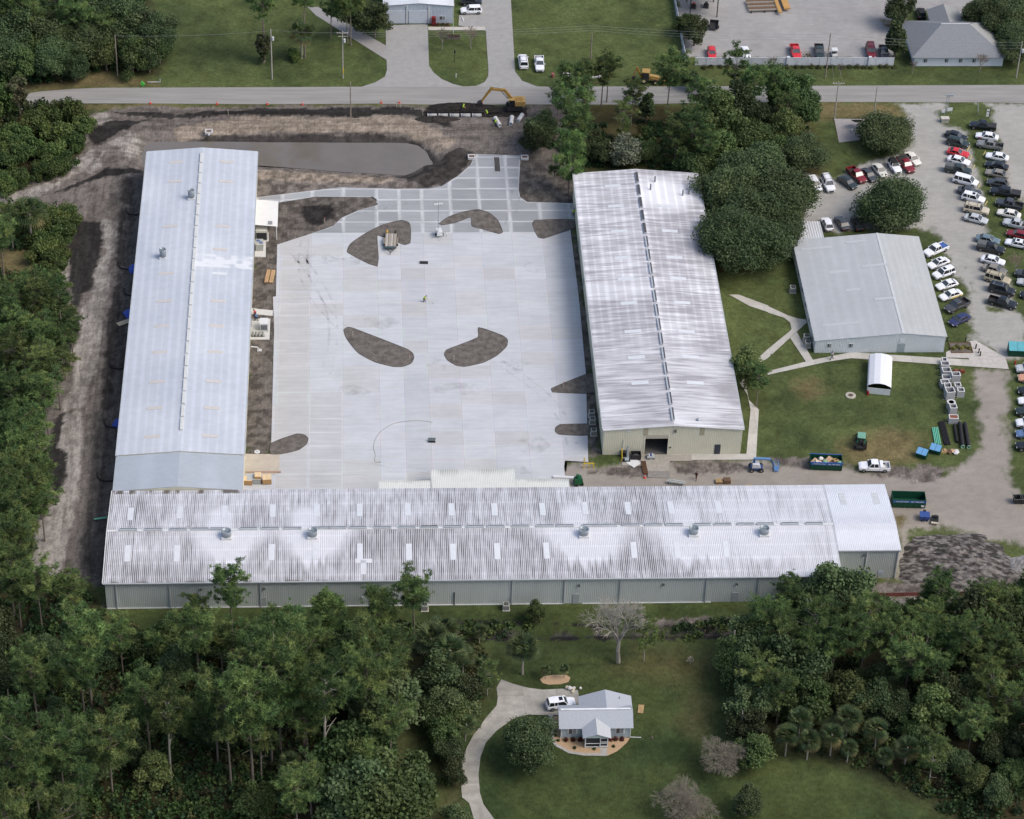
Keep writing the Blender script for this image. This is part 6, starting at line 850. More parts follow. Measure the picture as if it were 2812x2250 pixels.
def bare(H,spread,seed,levels=5,twig=0.014,kids=4,start=0.28,r0=None):
 r = random.Random(seed); tb = MB(); r0 = r0 or 0.02*H; tw = MB()
 def grow(p,d,L,rad,lev):
  q = p+d*L; m_ = p.lerp(q,0.5)+Vector((r.uniform(-.06,.06),r.uniform(-.06,.06),r.uniform(-.03,.05)))*L
  (tb if lev <= 2 else tw).tube([p,m_,q],[rad,rad*.82,rad*.62],6 if lev < 2 else 3)
  if lev >= levels: return
  for k in range(kids if lev else kids+1):
   a = k*2.399+r.uniform(-.7,.7); o = d.orthogonal().normalized(); o2 = d.cross(o); sp = spread*r.uniform(0.6,1.2)
   nd = (d+(o*math.cos(a)+o2*math.sin(a))*sp+Vector((0,0,0.12))).normalized(); t = r.uniform(0.55,1.0)
   grow(p.lerp(q,t),nd,L*r.uniform(0.58,0.8),max(twig,rad*r.uniform(0.4,0.58)),lev+1)
 grow(Vector((0,0,0)),Vector((r.uniform(-.06,.06),r.uniform(-.06,.06),1)).normalized(),H*start,r0,0)
 return tb,tw
PROTO = {}
def reg(kind,trunk_mb,crown,mt,mc,Href):
 me_t = trunk_mb.mesh(kind+'_trunk'); me_t.materials.append(mt)
 if isinstance(crown,MB): me_c = crown.mesh(kind+'_twigs')
 else: me_c = np_mesh(kind+'_crown',*crown)
 me_c.materials.append(mc); PROTO.setdefault(kind,[]).append((me_t,me_c,Href))
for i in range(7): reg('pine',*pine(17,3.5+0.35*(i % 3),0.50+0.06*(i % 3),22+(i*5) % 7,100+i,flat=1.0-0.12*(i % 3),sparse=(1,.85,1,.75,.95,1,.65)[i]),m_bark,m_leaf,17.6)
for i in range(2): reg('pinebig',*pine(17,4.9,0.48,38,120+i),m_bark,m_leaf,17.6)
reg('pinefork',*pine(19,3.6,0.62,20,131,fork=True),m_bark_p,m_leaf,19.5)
for i in range(2): reg('pinesmall',*pine(9,2.4,0.25,22,140+i),m_bark,m_leaf,9.5)
for i in range(2): reg('sparse',*pine(13,3.4,0.35,22,150+i,sparse=0.5),m_bark_p,m_leaf,13.5)
for i in range(3): reg('oak',*broad(9,4.4,200+i,60,560,lsz=.125),m_bark,m_leaf,9)
reg('oakbig',*broad(9.5,6.0,210,95,640,lsz=.13),m_bark,m_leaf,9.5)
reg('oakwide',*broad(7,5.0,212,80,600,base=0.1,lsz=.125),m_bark,m_leaf,7)
for i in range(5): reg('oaksmall',*broad(7,2.9+.2*(i % 2),220+i,34,400,base=0.12,jag=1.6+.3*i,lsz=.13,cols=(OAK,[(76,96,56),(64,86,50),(88,106,62)],[(104,122,72),(92,110,66),(116,128,78)],OAK,[(70,84,54),(84,92,60),(58,76,48)])[i]),m_bark,m_leaf,7)
for i in range(3): reg('shrub',*broad(3.5,2.5,230+i,20,330,lsz=0.13,base=0.02,cols=[(94,112,58),(76,98,54),(108,120,66),(66,86,50)],jag=1.5),m_bark,m_leaf,3.5)
reg('cedar',*broad(8,1.9,240,34,230,lsz=0.2,base=0.02,cols=[(74,92,60),(86,100,64)]),m_bark,m_leaf,8)
reg('willow',*broad(6,3.6,241,26,240,lsz=0.16,base=0.05,cols=[(132,140,120),(118,128,106)]),m_bark_p,m_leaf,6)
reg('vine',*broad(8,1.2,242,30,150,lsz=0.2,base=0.0,cols=[(96,100,66),(122,112,92),(84,96,60)]),m_bark,m_leaf,8)
for i in range(4): reg('palm',*palm(7,250+i,32),m_bark_p,m_palm,8)
m_twig = M('twigs_grey',S(178,172,160),rough=0.95,var=0.15)
reg('bare',*bare(17,0.75,261,5,0.02,4,0.26,0.36),m_bark_p,m_twig,16)
for i in range(2): reg('barebush',*bare(8,0.85,263+i,5,0.009,5,0.2,0.12),m_bark,M('twigs_taupe',S(136,130,116),rough=0.95,var=0.2),6.5)
for i in range(2): reg('baresmall',*bare(6,0.5,266+i,4,0.018,4,0.34,0.10),m_bark_p,M('twigs_brown',S(140,126,112),rough=0.95,var=0.15),6.8)
def snagm():
 t = MB().tube([(0,0,0),(0.2,0,3),(0.5,0.1,6)],[0.22,0.18,0.08],7); w = MB().tube([(0.3,0,4),(1.1,0.2,4.6)],[0.06,0.02],4).tube([(0.4,0,5),(-0.5,-0.3,5.5)],[0.05,0.02],4); return t,w
reg('snag',*snagm(),m_bark_p,m_twig,6)
NAMES = {'pine': 'pine_tree','pinebig': 'pine_tree','pinefork': 'pine_tree','pinesmall': 'pine_tree','sparse': 'sparse_tree','oak': 'oak_tree','oakbig': 'oak_tree','oakwide': 'oak_tree','oaksmall': 'broadleaf_tree',
         'shrub': 'shrub','cedar': 'evergreen_tree','willow': 'willow_tree','vine': 'vine_covered_trunk','palm': 'palm_tree','bare': 'leafless_tree','barebush': 'leafless_tree','baresmall': 'leafless_tree','snag': 'dead_trunk'}
LABS = DATA['labs']; tr = random.Random(99)
ORD = ['first','second','third','fourth','fifth','sixth','seventh','eighth','ninth','tenth','eleventh','twelfth','thirteenth','fourteenth','fifteenth','sixteenth','seventeenth','eighteenth','nineteenth','twentieth']
def ordinal(i): return ORD[i] if i < 20 else 'thirtieth' if i == 29 else ('twenty-','thirty-')[i//10-2]+ORD[i % 10]
RANK = {}
for li in {t[4] for t in DATA['trees']}:
 ids = [i for i,t in enumerate(DATA['trees']) if t[4] == li]
 if len(ids) > 1:
  top = 'left edge' in LABS[li]
  for k,i in enumerate(sorted(ids,key=lambda i: -DATA['trees'][i][2] if top else DATA['trees'][i][1])): RANK[i] = ', %s from the %s' % (ordinal(k),'top' if top else 'left')
for n_,(kind,x,y,h,li,gi) in enumerate(DATA['trees']):
 me_t,me_c,Hr = PROTO[kind][n_ % len(PROTO[kind])]
 s_ = h/Hr*tr.uniform(0.97,1.03)
 o = thing(NAMES[kind],LABS[li]+RANK.get(n_,''),{'shrub': 'shrub','palm': 'palm','snag': 'dead trunk','vine': 'dead trunk'}.get(kind,'tree'),(x,y,-0.1),tr.uniform(0,6.28),LABS[gi] if gi >= 0 else None)
 w_ = tr.uniform(0.92,1.1)*(s_**0.5 if 'pine' in kind or kind == 'sparse' else s_*1.55 if kind == 'barebush' else s_*1.18 if kind.startswith('oak') and kind != 'oaksmall' else s_); o.scale = (w_,w_,s_)
 link('stem' if kind == 'shrub' else 'trunk',me_t,o)
 link('fronds' if kind == 'palm' else 'twigs' if kind.startswith('bare') or kind == 'snag' else 'foliage' if kind == 'shrub' else 'crown',me_c,o)
# ------------------------------------------------------------------ undergrowth: dense shrubs nobody could count
UC = [(66,88,48),(52,75,43),(84,102,56),(46,67,41),(90,90,56),(68,66,49)]
def undergrowth(poly,hmax,seed,label):
 xs = [p[0] for p in poly]; ys = [p[1] for p in poly]; g_ = np.random.default_rng(seed); stp = 1.75
 bx,by = np.meshgrid(np.arange(min(xs),max(xs),stp),np.arange(min(ys),max(ys),stp)); bx = (bx+g_.uniform(-.8,.8,bx.shape)).ravel(); by = (by+g_.uniform(-.8,.8,by.shape)).ravel()
 keep = (sdist(bx,by,poly) < -0.2) & (by > -112) & (bx > -112) & (bx < 118) & (by < 152)
 gap = fbm(bx*0.09,by*0.09,seed+3); keep &= gap > 0.36
 bx,by,gap = bx[keep],by[keep],gap[keep]; n = len(bx)
 hh = hmax*(0.3+0.9*fbm(bx*0.16,by*0.16,seed))*(0.6+0.7*g_.random(n)); rr_ = 0.75+0.6*g_.random(n); per = 70
 d = g_.normal(size=(n,per,3)); d /= np.linalg.norm(d,axis=2,keepdims=True); d[...,2] = np.abs(d[...,2])
 k = 0.4+0.75*g_.random((n,per,1))
 C = np.stack([np.repeat(bx[:,None],per,1),np.repeat(by[:,None],per,1),np.zeros((n,per))],-1)+d*k*np.stack([rr_,rr_,hh],-1)[:,None,:]
 N = d*.5+unit(n*per).reshape(n,per,3)+np.array([0,0,.3]); N /= np.linalg.norm(N,axis=2,keepdims=True)
 cols = np.array([S(*q) for q in UC])[g_.choice(len(UC),n,p=[.24,.24,.18,.2,.09,.05])]
 T = np.repeat(cols[:,None,:],per,1)*(0.7+0.6*g_.random((n,per,1)))
 Vq,F,TT_ = leaf_quads(C.reshape(-1,3),(0.13+0.16*g_.random(n*per)),N.reshape(-1,3),T.reshape(-1,3))
 tag(link('undergrowth',np_mesh('undergrowth',Vq,F,TT_),mat=m_leaf),label,'undergrowth',kind='stuff'); return n
UL = ['dense low shrubs filling the lower left woods','low bushes along the hedgerow by the house drive','dense shrubs filling the lower right woods','shrubs under the top left trees','thicket of bushes left of the pond','brush and reeds along the hollow behind the middle building','tufts along the drain behind the long building']
for i,(p,h) in enumerate(DATA['under']): undergrowth(p,h,300+i,UL[i])
# ------------------------------------------------------------------ CARS
PAINT = {'black': (26,28,32),'dkgreen': (42,54,52),'red': (206,44,48),'white': (236,238,242),'charcoal': (66,68,72),'tan': (196,186,164),'silver': (190,194,196),'grey': (132,132,130),
         'taupe': (140,134,124),'cream': (232,228,218),'dkred': (128,28,36),'steel': (104,124,134),'gold': (178,168,142),'navy': (44,50,92),'champagne': (214,212,204),'orange': (206,152,122),'blue': (92,118,158)}
def paint(c):
 return M('paint_'+c,S(*PAINT[c],0.9),rough=0.32,spec=0.5,var=0.05,scale=2,coat=0.5)
m_tint = M('tinted_glass',(0.014,0.017,0.02),rough=0.06,spec=0.6,var=0.1)
m_wind = M('windscreen_glass',(0.05,0.06,0.065),rough=0.05,spec=0.8,var=0.1)
m_tyre = M('tyre_rubber',(0.018,0.018,0.019),rough=0.85,var=0.15)
m_rim = M('wheel_rim',S(150,152,154),rough=0.4,metal=0.5,var=0.1)
m_lampf = M('headlamp',S(220,224,226),rough=0.15,var=0.05)
m_lampr = M('tail_lamp',S(150,24,26),rough=0.25,var=0.05)
m_black = M('black_plastic',(0.02,0.02,0.021),rough=0.6,var=0.15)
m_bed = M('bed_liner',(0.03,0.03,0.032),rough=0.8,var=0.2)
# x forward; per kind: length, half width, roof height, belt, hood height, trunk height, windscreen base/top x, rear window top/base x
KIND = {'sedan': (4.7,.90,1.44,.92,.86,.92,1.05,.35,-.95,-1.62),'coupe': (4.5,.91,1.34,.88,.82,.90,.75,.0,-1.0,-1.75),'hatch': (4.2,.88,1.50,.94,.90,.95,1.0,.35,-1.35,-1.85),
  'suv': (4.7,.93,1.70,1.02,1.0,1.02,1.05,.42,-1.85,-2.15),'bigsuv': (5.1,.97,1.85,1.12,1.08,1.12,1.15,.6,-2.1,-2.35),'van': (5.1,.97,1.82,1.05,.98,1.05,1.6,.85,-2.1,-2.4),
  'jeep': (4.2,.88,1.82,1.08,1.06,1.08,.55,.3,-1.7,-1.8),'pickup': (5.4,.96,1.78,1.08,1.05,1.08,1.15,.55,-.55,-.75),'longpickup': (6.0,.98,1.84,1.12,1.08,1.12,1.5,.85,-.7,-.9)}
def section(x,hw,zt,zb=0.3,sh=0.10):
 return [(x,-hw*.86,zb),(x,hw*.86,zb),(x,hw,zb+.18),(x,hw,zt-.16),(x,hw*.93,zt-.03),(x,hw*.7,zt+.01),(x,0,zt+.025),(x,-hw*.7,zt+.01),(x,-hw*.93,zt-.03),(x,-hw,zt-.16),(x,-hw,zb+.18)]
CARP = {}
def car_parts(kind):
 if kind in CARP: return CARP[kind]
 L,hw,zr,zb,zh,ztk,wb_,wt,rt_,rb = KIND[kind]; h = L/2; pk = 'pickup' in kind; out = []
 def fin(b,nm,smooth=False):
  me = b.mesh(nm); bm = bmesh.new(); bm.from_mesh(me); bmesh.ops.recalc_face_normals(bm,faces=bm.faces); bm.to_mesh(me); bm.free()
  if smooth: me.polygons.foreach_set('use_smooth',[True]*len(me.polygons))
  return me
 rear = (rb-0.12) if pk else -h
 st = [(h,hw*.70,zh*.66,.36),(h-.10,hw*.86,zh*.84,.3),(h-.45,hw*.97,zh*.95,.28),(wb_+.25,hw,zh,.28),(wb_-.1,hw,zb,.28),((wb_+rb)/2,hw*1.01,zb,.28)]
 st += [(rb+.1,hw,zb,.28),(rear,hw*.99,zb,.3)] if pk else [(rb-.05,hw*.99,ztk,.28),(-h+.30,hw*.95,ztk*.97,.3),(-h+.06,hw*.86,ztk*.86,.36),(-h,hw*.74,ztk*.70,.42)]
 b = MB(); b.loft([section(x,w,zt,z0) for x,w,zt,z0 in st]); out.append(('body',fin(b,kind+'_body'),'paint',None))
 tw = hw*.74; bw = hw*.90
 def slab(p,nm,mk): q = MB(); q.add(p,[(0,1,2,3)]); out.append((nm,fin(q,kind+'_'+nm),mk,None))
 ztop = zr-0.06
 slab([(wb_,-bw,zb+.005),(wb_,bw,zb+.005),(wt,tw,ztop),(wt,-tw,ztop)],'windscreen',m_wind)
 slab([(rb,bw,zb+.005),(rb,-bw,zb+.005),(rt_,-tw,ztop),(rt_,tw,ztop)],'rear_window',m_tint)
 for sg in (1,-1): slab([(rb,sg*bw,zb+.0),(wb_,sg*bw,zb+.0),(wt,sg*tw,ztop),(rt_,sg*tw,ztop)][::sg],'side_window',m_tint)
 b = MB(); xs = np.linspace(rt_-.06,wt+.06,5); rings = []
 for x in xs:
  e = 1-0.12*abs((x-(rt_+wt)/2)/((wt-rt_)/2+.06))**3; rings.append([(x,-tw*1.03*e,ztop-.01),(x,tw*1.03*e,ztop-.01),(x,tw*.96*e,ztop+.05),(x,tw*.5*e,ztop+.085*e),(x,0,ztop+.095*e),(x,-tw*.5*e,ztop+.085*e),(x,-tw*.96*e,ztop+.05)])
 b.loft(rings); out.append(('roof',fin(b,kind+'_roof'),'roofpaint',None))
 for sg in (1,-1):
  xm = (wt+rt_)/2+.1
  for (x0,x1) in ((wb_,wt),(rb,rt_),(xm,xm))+(((rt_+.75,rt_+.7),) if kind in ('suv','bigsuv','van') else ()):
   b = MB(); b.cyl((x0,sg*bw,zb-.02),(x1,sg*tw*1.005,ztop+.01),.055,.05,5); out.append(('pillar',fin(b,kind+'_pillar'),'paint',None))
 if pk:
  x0,x1 = -h,rb-.16; b = MB(); b.box(x0,x1,-hw,-hw+.10,.42,zb); b.box(x0,x1,hw-.10,hw,.42,zb); b.box(x0,x0+.08,-hw+.1,hw-.1,.45,zb-.02); b.box(x1-.08,x1,-hw+.1,hw-.1,.45,zb-.02); b.box(x0,x1,-hw*.9,hw*.9,.40,.45)
  out.append(('bed',fin(b,kind+'_bed'),'paint',None))
  q = MB(); q.box(x0+.08,x1-.08,-hw+.1,hw-.1,.455,.50); out.append(('bed_floor',fin(q,kind+'_bedfloor'),m_bed,None))
 wr = .33 if kind in ('sedan','coupe','hatch') else .38
 wx_ = (h-.85,-h+.9)
 for x in wx_:
  for sg in (1,-1):
   b = MB(); b.cyl((x,sg*(hw-.2),wr),(x,sg*(hw+.015),wr),wr,n=14); r_ = MB(); r_.cyl((x,sg*(hw+.005),wr),(x,sg*(hw+.03),wr),wr*.62,wr*.55,n=10)
   out.append(('wheel',fin(b,kind+'_wheel'),m_tyre,('rim',fin(r_,kind+'_rim'),m_rim)))
 for sg in (1,-1):
  b = MB(); b.box(h-.16,h-.01,sg*hw*.62-.18,sg*hw*.62+.18,zh*.66,zh*.80); out.append(('headlight',fin(b,kind+'_headlight'),m_lampf,None))
  b = MB(); xr = -h; b.box(xr-.012,xr+.10,sg*hw*.70-.12,sg*hw*.70+.12,ztk*.62,ztk*.80); out.append(('taillight',fin(b,kind+'_taillight'),m_lampr,None))
  b = MB(); b.box(wb_-.32,wb_-.14,sg*(hw+.02),sg*(hw+.2),zb-.02,zb+.14) if sg > 0 else b.box(wb_-.32,wb_-.14,-hw-.2,-hw-.02,zb-.02,zb+.14); out.append(('wing_mirror',fin(b,kind+'_mirror'),'paint',None))
 b = MB(); b.box(h-.06,h+.015,-hw*.5,hw*.5,.42,zh*.66); out.append(('grille',fin(b,kind+'_grille'),m_black,None))
 CARP[kind] = out; return out
CARN = {'sedan': 'sedan','coupe': 'coupe','hatch': 'hatchback','suv': 'off_roader','bigsuv': 'off_roader','van': 'minivan','jeep': 'jeep','pickup': 'pickup_truck','longpickup': 'pickup_truck'}
for kind,col,x,y,hd,lab,grp,ex in DATA['cars']:
 o = thing(CARN[kind].replace('jeep','off_roader'),lab.replace('white jeep','white open-top off-roader').replace('black jeep','black off-roader'),'pickup' if 'pickup' in kind else 'car',(x,y,0.03),hd,grp if grp != 'cars' else None)
 P_ = paint(col); L,hw,zr,zb,zh,ztk,wb_,wt,rt_,rb = KIND[kind]; h = L/2
 for nm,me,mk,sub in car_parts(kind):
  m_ = P_ if mk == 'paint' else (m_black if ex == 'blacktop' else P_) if mk == 'roofpaint' else mk
  if len(me.materials) == 0: me.materials.append(P_ if isinstance(mk,str) else mk)
  p = link(nm,me,o,m_)
  if sub:
   if len(sub[1].materials) == 0: sub[1].materials.append(sub[2])
   link(sub[0],sub[1],p)
 if ex == 'sunroof': MB().box(wt-.75,wt-.15,-hw*.42,hw*.42,zr+.02,zr+.045).build('sunroof',m_tint,o)
 if ex == 'cover': MB().box(-h+.04,rb-.2,-hw+.06,hw-.06,zb-.01,zb+.05).build('bed_cover',M('cover_vinyl',(.035,.035,.037),rough=.6,var=.1),o)
 if ex == 'cap':
  b = MB(); b.loft([[(q,-hw*.93,zb),(q,hw*.93,zb),(q,hw*.8,zr-.12),(q,-hw*.8,zr-.12)] for q in (-h+.05,rb-.2)]); b.build('bed_cap',M('cap_grey',S(104,106,106),rough=.4,var=.06),o)
 if ex == 'bluebed': MB().box(-h+.2,-h+1.3,-hw+.2,hw-.25,.52,.95).build('tarp',M('tarp_blue',S(70,104,170),rough=.5,var=.2,scale=4),o)
 if ex == 'yellowside':
  for s_ in (1,-1): MB().box(-h+.35,.6,s_*hw-.05,s_*hw+.014,.4,zb-.1).build('flank_panel',M('paint_yellowish',S(236,214,150,.9),rough=.32,spec=.5,coat=.5,var=.05),o)
 if ex == 'redwing': MB().box(h-1.35,h-.55,hw-.09,hw+.012,.5,zh-.12).build('front_wing',paint('red'),o)
 if ex == 'toolbox':
  MB().box(rb-.75,rb-.22,-hw+.04,hw-.04,zb-.1,zb+.22).build('tool_box',P_,o); MB().box(-h+.12,rb-.8,-hw+.14,hw-.14,.505,.53).build('bed_mat',M('bed_white',S(190,192,192),var=.1),o)
  q = MB().cyl((-h+1.0,.1,.53),(-h+1.0,.1,.75),.28,n=12); q.build('hose_coil',M('coil_cream',S(222,216,190)),o)
 if kind == 'bigsuv':
  b = MB()
  for sg in (1,-1): b.cyl((rt_+.2,sg*hw*.6,zr+.08),(wt-.2,sg*hw*.6,zr+.08),.025,n=5)
  for q in (rt_+.5,wt-.5): b.box(q-.03,q+.03,-hw*.62,hw*.62,zr+.06,zr+.1)
  b.build('roof_rack',m_black if col != 'black' else m_galv,o)
 if 'spare wheel' in lab: MB().cyl((-h-.2,0,.95),(-h,0,.95),.37,n=14).build('spare_wheel',m_tyre,o)
# ------------------------------------------------------------------ PEOPLE
m_skin = M('skin',S(176,130,106),rough=.6,var=.05); m_hiviz = M('hi_vis_cloth',S(196,240,70),rough=.8,var=.06); m_trouser = M('dark_trousers',S(58,56,60),rough=.9,var=.1)
m_hat = M('hard_hat',S(120,122,124),rough=.5); m_hair = M('hair_dark',S(44,36,32),rough=.9)
def person(label,loc,rz,shirt,trousers=None,lean=0.0,stride=0.25,hat=None,arms=((.35,.25),(.35,.25)),bend=0.0,group=None,hat_m=None):
 """one skinned body 1.75 m tall; shirt, trousers and hair are its clothing"""
 o = thing('person',label,'person',(loc[0],loc[1],loc[2] if len(loc) > 2 else 0.03),rz,group)
 hipz = 0.92-bend*0.25; def_ = []
 ca,sa = math.cos(lean),math.sin(lean)
 def up(dx,dy,dz): return (dx*ca+dz*sa,dy,hipz-dx*sa+dz*ca)      # torso frame leaning to +x
 J = {'pel': up(0,0,0),'wai': up(0,0,.2),'che': up(0.01,0,.42),'nec': up(0.01,0,.58),'hed': up(.03,0,.70),'top': up(.03,0,.84)}
 B_ = [('pel','wai'),('wai','che'),('che','nec'),('nec','hed'),('hed','top')]; RAD = {'pel': .15,'wai': .13,'che': .155,'nec': .065,'hed': .098,'top': .07}
 for s_,nm,(fw_,ou) in ((1,'l',arms[0]),(-1,'r',arms[1])):
  J['sh'+nm] = up(0.0,s_*.19,.50); J['el'+nm] = tuple(Vector(up(0.10+fw_*.2,s_*(.23+ou*.15),.24))); J['wr'+nm] = tuple(Vector(up(.16+fw_*.75,s_*(.22+ou*.1),.06+fw_*.2))); q = Vector(J['wr'+nm]); J['ha'+nm] = tuple(q+Vector((.05,0,-.07)))
  B_ += [('che','sh'+nm),('sh'+nm,'el'+nm),('el'+nm,'wr'+nm),('wr'+nm,'ha'+nm)]; RAD.update({'sh'+nm: .075,'el'+nm: .05,'wr'+nm: .036,'ha'+nm: .045})
  st = stride*s_; J['hi'+nm] = up(0,s_*.09,-.06); J['kn'+nm] = (st*.5+bend*.22,s_*.1,.49-bend*.12); J['an'+nm] = (st*.9-.02,s_*.1,.09); J['to'+nm] = (st*.9+.18,s_*.11,.045)
  B_ += [('pel','hi'+nm),('hi'+nm,'kn'+nm),('kn'+nm,'an'+nm),('an'+nm,'to'+nm)]; RAD.update({'hi'+nm: .10,'kn'+nm: .062,'an'+nm: .045,'to'+nm: .045})
 ks = list(J); me = bpy.data.meshes.new('person_body'); me.from_pydata([J[k] for k in ks],[(ks.index(a),ks.index(b)) for a,b in B_],[])
 ob_ = link('body',me,o,m_skin); md = ob_.modifiers.new('Skin','SKIN')
 for i,k in enumerate(ks): me.skin_vertices[0].data[i].radius = (RAD[k],RAD[k]); me.skin_vertices[0].data[i].use_root = (k == 'pel')
 md2 = ob_.modifiers.new('Sub','SUBSURF'); md2.levels = 1; md2.render_levels = 1
 # clothing shells follow the same bones, a little thicker
 def shell(nm,bones,k,mat_):
  b = MB()
  for a,c in bones: b.cyl(J[a],J[c],RAD[a]*k,RAD[c]*k,9)
  for a in {q for bn in bones for q in bn}: b.blob(J[a],(RAD[a]*k,)*3,8,5,1,0.0)
  b.build(nm,mat_,o,True)
 shell('shirt',[('pel','wai'),('wai','che'),('shl','shr'),('shl','ell'),('shr','elr')],1.12,shirt)
 shell('trousers',[('pel','hil'),('pel','hir'),('hil','knl'),('hir','knr'),('knl','anl'),('knr','anr')],1.12,trousers or m_trouser)
 shell('boots',[('anl','tol'),('anr','tor')],1.1,m_black)
 b = MB(); b.blob((J['top'][0]-.01,J['top'][1],J['top'][2]-.05),(.115,.105,.10),10,6,2,0.0)
 if hat: b.lathe([(.15,0),(.15,.015),(.11,.03)],12,(J['top'][0]+.02,J['top'][1],J['top'][2]-.06))
 b.build('hard_hat' if hat else 'hair',(hat_m or m_hat) if hat else m_hair,o,True)
 f_ = MB(); hx,hy,hz = J['hed']; f_.blob((hx+.10,hy,hz+.0),(.022,.016,.026),6,4,3,0); f_.build('nose',m_skin,o)
 e_ = MB()
 for s_ in (1,-1): e_.blob((hx+.088,hy+s_*.034,hz+.035),(.012,.012,.01),6,4,3,0)
 e_.box(hx+.088,hx+.096,hy-.025,hy+.025,hz-.052,hz-.044); e_.build('face_features',m_hair,o)
 for s_,nm in ((1,'l'),(-1,'r')):
  hnd = MB(); q = Vector(J['ha'+nm])
  for k in range(4): hnd.cyl(q+Vector((0,(k-1.5)*.021,-.01)),q+Vector((.05,(k-1.5)*.021,-.085+.01*abs(k-1.2))),.011,.008,5)
  hnd.cyl(q+Vector((.02,-s_*.03,.02)),q+Vector((.06,-s_*.05,-.03)),.012,.009,5); hnd.build('fingers',m_skin,o)
 return o
pw = PT['worker']
person('worker in a lime hi-vis shirt bending over a long-handled tool on the yard',(*pw,.03),R(-8),m_hiviz,lean=.55,bend=.5,arms=((.5,.0),(.4,.0)),hat=True,stride=.2)
tl = thing('long_handled_scraper','thin yellow long-handled scraper held by the worker on the yard','tool',(pw[0]+.9,pw[1]-.1,.03)); MB().cyl((-.35,.1,1.05),(.75,-.35,.05),.02,n=6).build('handle',M('yellow_pole',S(214,202,140)),tl); MB().box(.62,.92,-.5,-.25,.0,.06).build('blade',m_galv,tl)
person('worker in a lime hi-vis vest standing in the pipe trench',(*PT['w1'],-.75),R(200),m_hiviz,lean=.2,hat=True,hat_m=M('hat_lime',S(206,240,90)))
person('worker in a lime hi-vis vest beside the leftmost concrete pipe',(*PT['w2'],.0),R(60),m_hiviz,lean=.3,hat=True,hat_m=M('hat_white',S(226,228,230)))
person('worker in a lime hi-vis vest on the black spoil under the digger arm',(*PT['w3'],-.35),R(0),m_hiviz,lean=.15,hat=True,hat_m=M('hat_lime',S(206,240,90)))
person('worker in a lime vest half hidden at the far corner of the middle building',(*PT['p_corner'],.0),R(-90),m_hiviz)
person('pedestrian in a pale lilac shirt and dark trousers walking along the office path',(*PT['p_walk'],.04),R(20),M('lilac_cloth',S(206,206,222)),stride=.4)
person('person in a black top and brown trousers crossing the sandy yard',(*PT['p_yard'],.0),R(-110),M('black_cloth',S(36,34,38)),M('brown_trousers',S(110,88,72)),stride=.4)
person('person in a red top bending by the pad on the left building wall',(PT['p_red'][0]+.5,PT['p_red'][1],.1),R(200),M('red_cloth',S(214,60,74)),lean=.4,bend=.3)
person('person in a blue shirt on the pad beside the one in red',(PT['p_blue'][0]+.3,PT['p_blue'][1],.1),R(150),M('blue_cloth',S(96,136,196)),lean=.3,bend=.2)
person('person in a dark navy jacket between the red and blue shirts by the wall',(PT['p_red'][0]+.45,PT['p_red'][1]-1.3,.1),R(180),M('navy_cloth',S(38,42,66)),lean=.2)
# ------------------------------------------------------------------ MACHINES
m_cat = M('machine_yellow',S(176,144,86),rough=.6,var=.1,scale=1.5); m_catd = M('machine_ochre',S(170,132,62),rough=.55,var=.15)
m_mach = M('machine_dark',S(52,52,54),rough=.7,var=.15); m_mglass = m_tint
ex = PT['excav']; bk = PT['excav_bucket']
e = thing('excavator','yellow tracked excavator with its arm reaching left over the trench by the road','excavator',(*ex,-.05),0.0); e.scale = (.9,.9,.9)
for s_ in (1,-1):
 b = MB(); pr = [(-1.9,.25),(-1.55,.0),(1.55,.0),(1.9,.25),(1.9,.6),(1.55,.85),(-1.55,.85),(-1.9,.6)]; y0 = s_*1.15; b.loft([[(x,y0-.28,z) for x,z in pr],[(x,y0+.28,z) for x,z in pr]]); b.build('track',m_mach,e)
MB().box(-1.0,1.0,-.9,.9,.4,1.0).build('undercarriage',m_mach,e); MB().cyl((0,0,.95),(0,0,1.2),.7,n=16).build('slew_ring',m_mach,e)
b = MB(); b.loft([[(x,-y,z0),(x,y,z0),(x,y*.96,z1),(x,-y*.96,z1)] for x,y,z0,z1 in ((-.9,1.3,1.2,2.1),(.4,1.35,1.2,2.3),(1.9,1.3,1.2,2.3),(2.35,1.0,1.3,2.15))]); hs = b.build('engine_housing',m_cat,e)
for k in range(4): MB().box(.2+k*.42,.5+k*.42,-.6,.6,2.3,2.36).build('grille',m_catd,hs)
b = MB(); b.loft([[(-1.55,-1.35,1.2),(-.05,-1.35,1.2),(-.05,-.5,1.2),(-1.55,-.5,1.2)],[(-1.4,-1.32,2.75),(-.1,-1.32,2.75),(-.1,-.55,2.75),(-1.4,-.55,2.75)]]); b.build('cab',m_mglass,e); MB().box(-1.5,.0,-1.38,-.47,2.74,2.84).build('cab_roof',m_cat,e)
bx_,by_ = bk[0]-ex[0],bk[1]-ex[1]
def beam(p0,p1,p2,w,t0,t1,nm,mat_,par):
 b = MB()
 for a,c,q0,q1 in ((p0,p1,t0,(t0+t1)/2),(p1,p2,(t0+t1)/2,t1)):
  a = Vector(a); c = Vector(c); d = (c-a).normalized(); sd = d.cross(Vector((0,0,1))).normalized()*w/2; n_ = sd.cross(d).normalized()
  b.loft([[tuple(a-sd-n_*q0/2),tuple(a+sd-n_*q0/2),tuple(a+sd+n_*q0/2),tuple(a-sd+n_*q0/2)],[tuple(c-sd-n_*q1/2),tuple(c+sd-n_*q1/2),tuple(c+sd+n_*q1/2),tuple(c-sd+n_*q1/2)]])
 return b.build(nm,mat_,par)
tipx = bx_+2.0
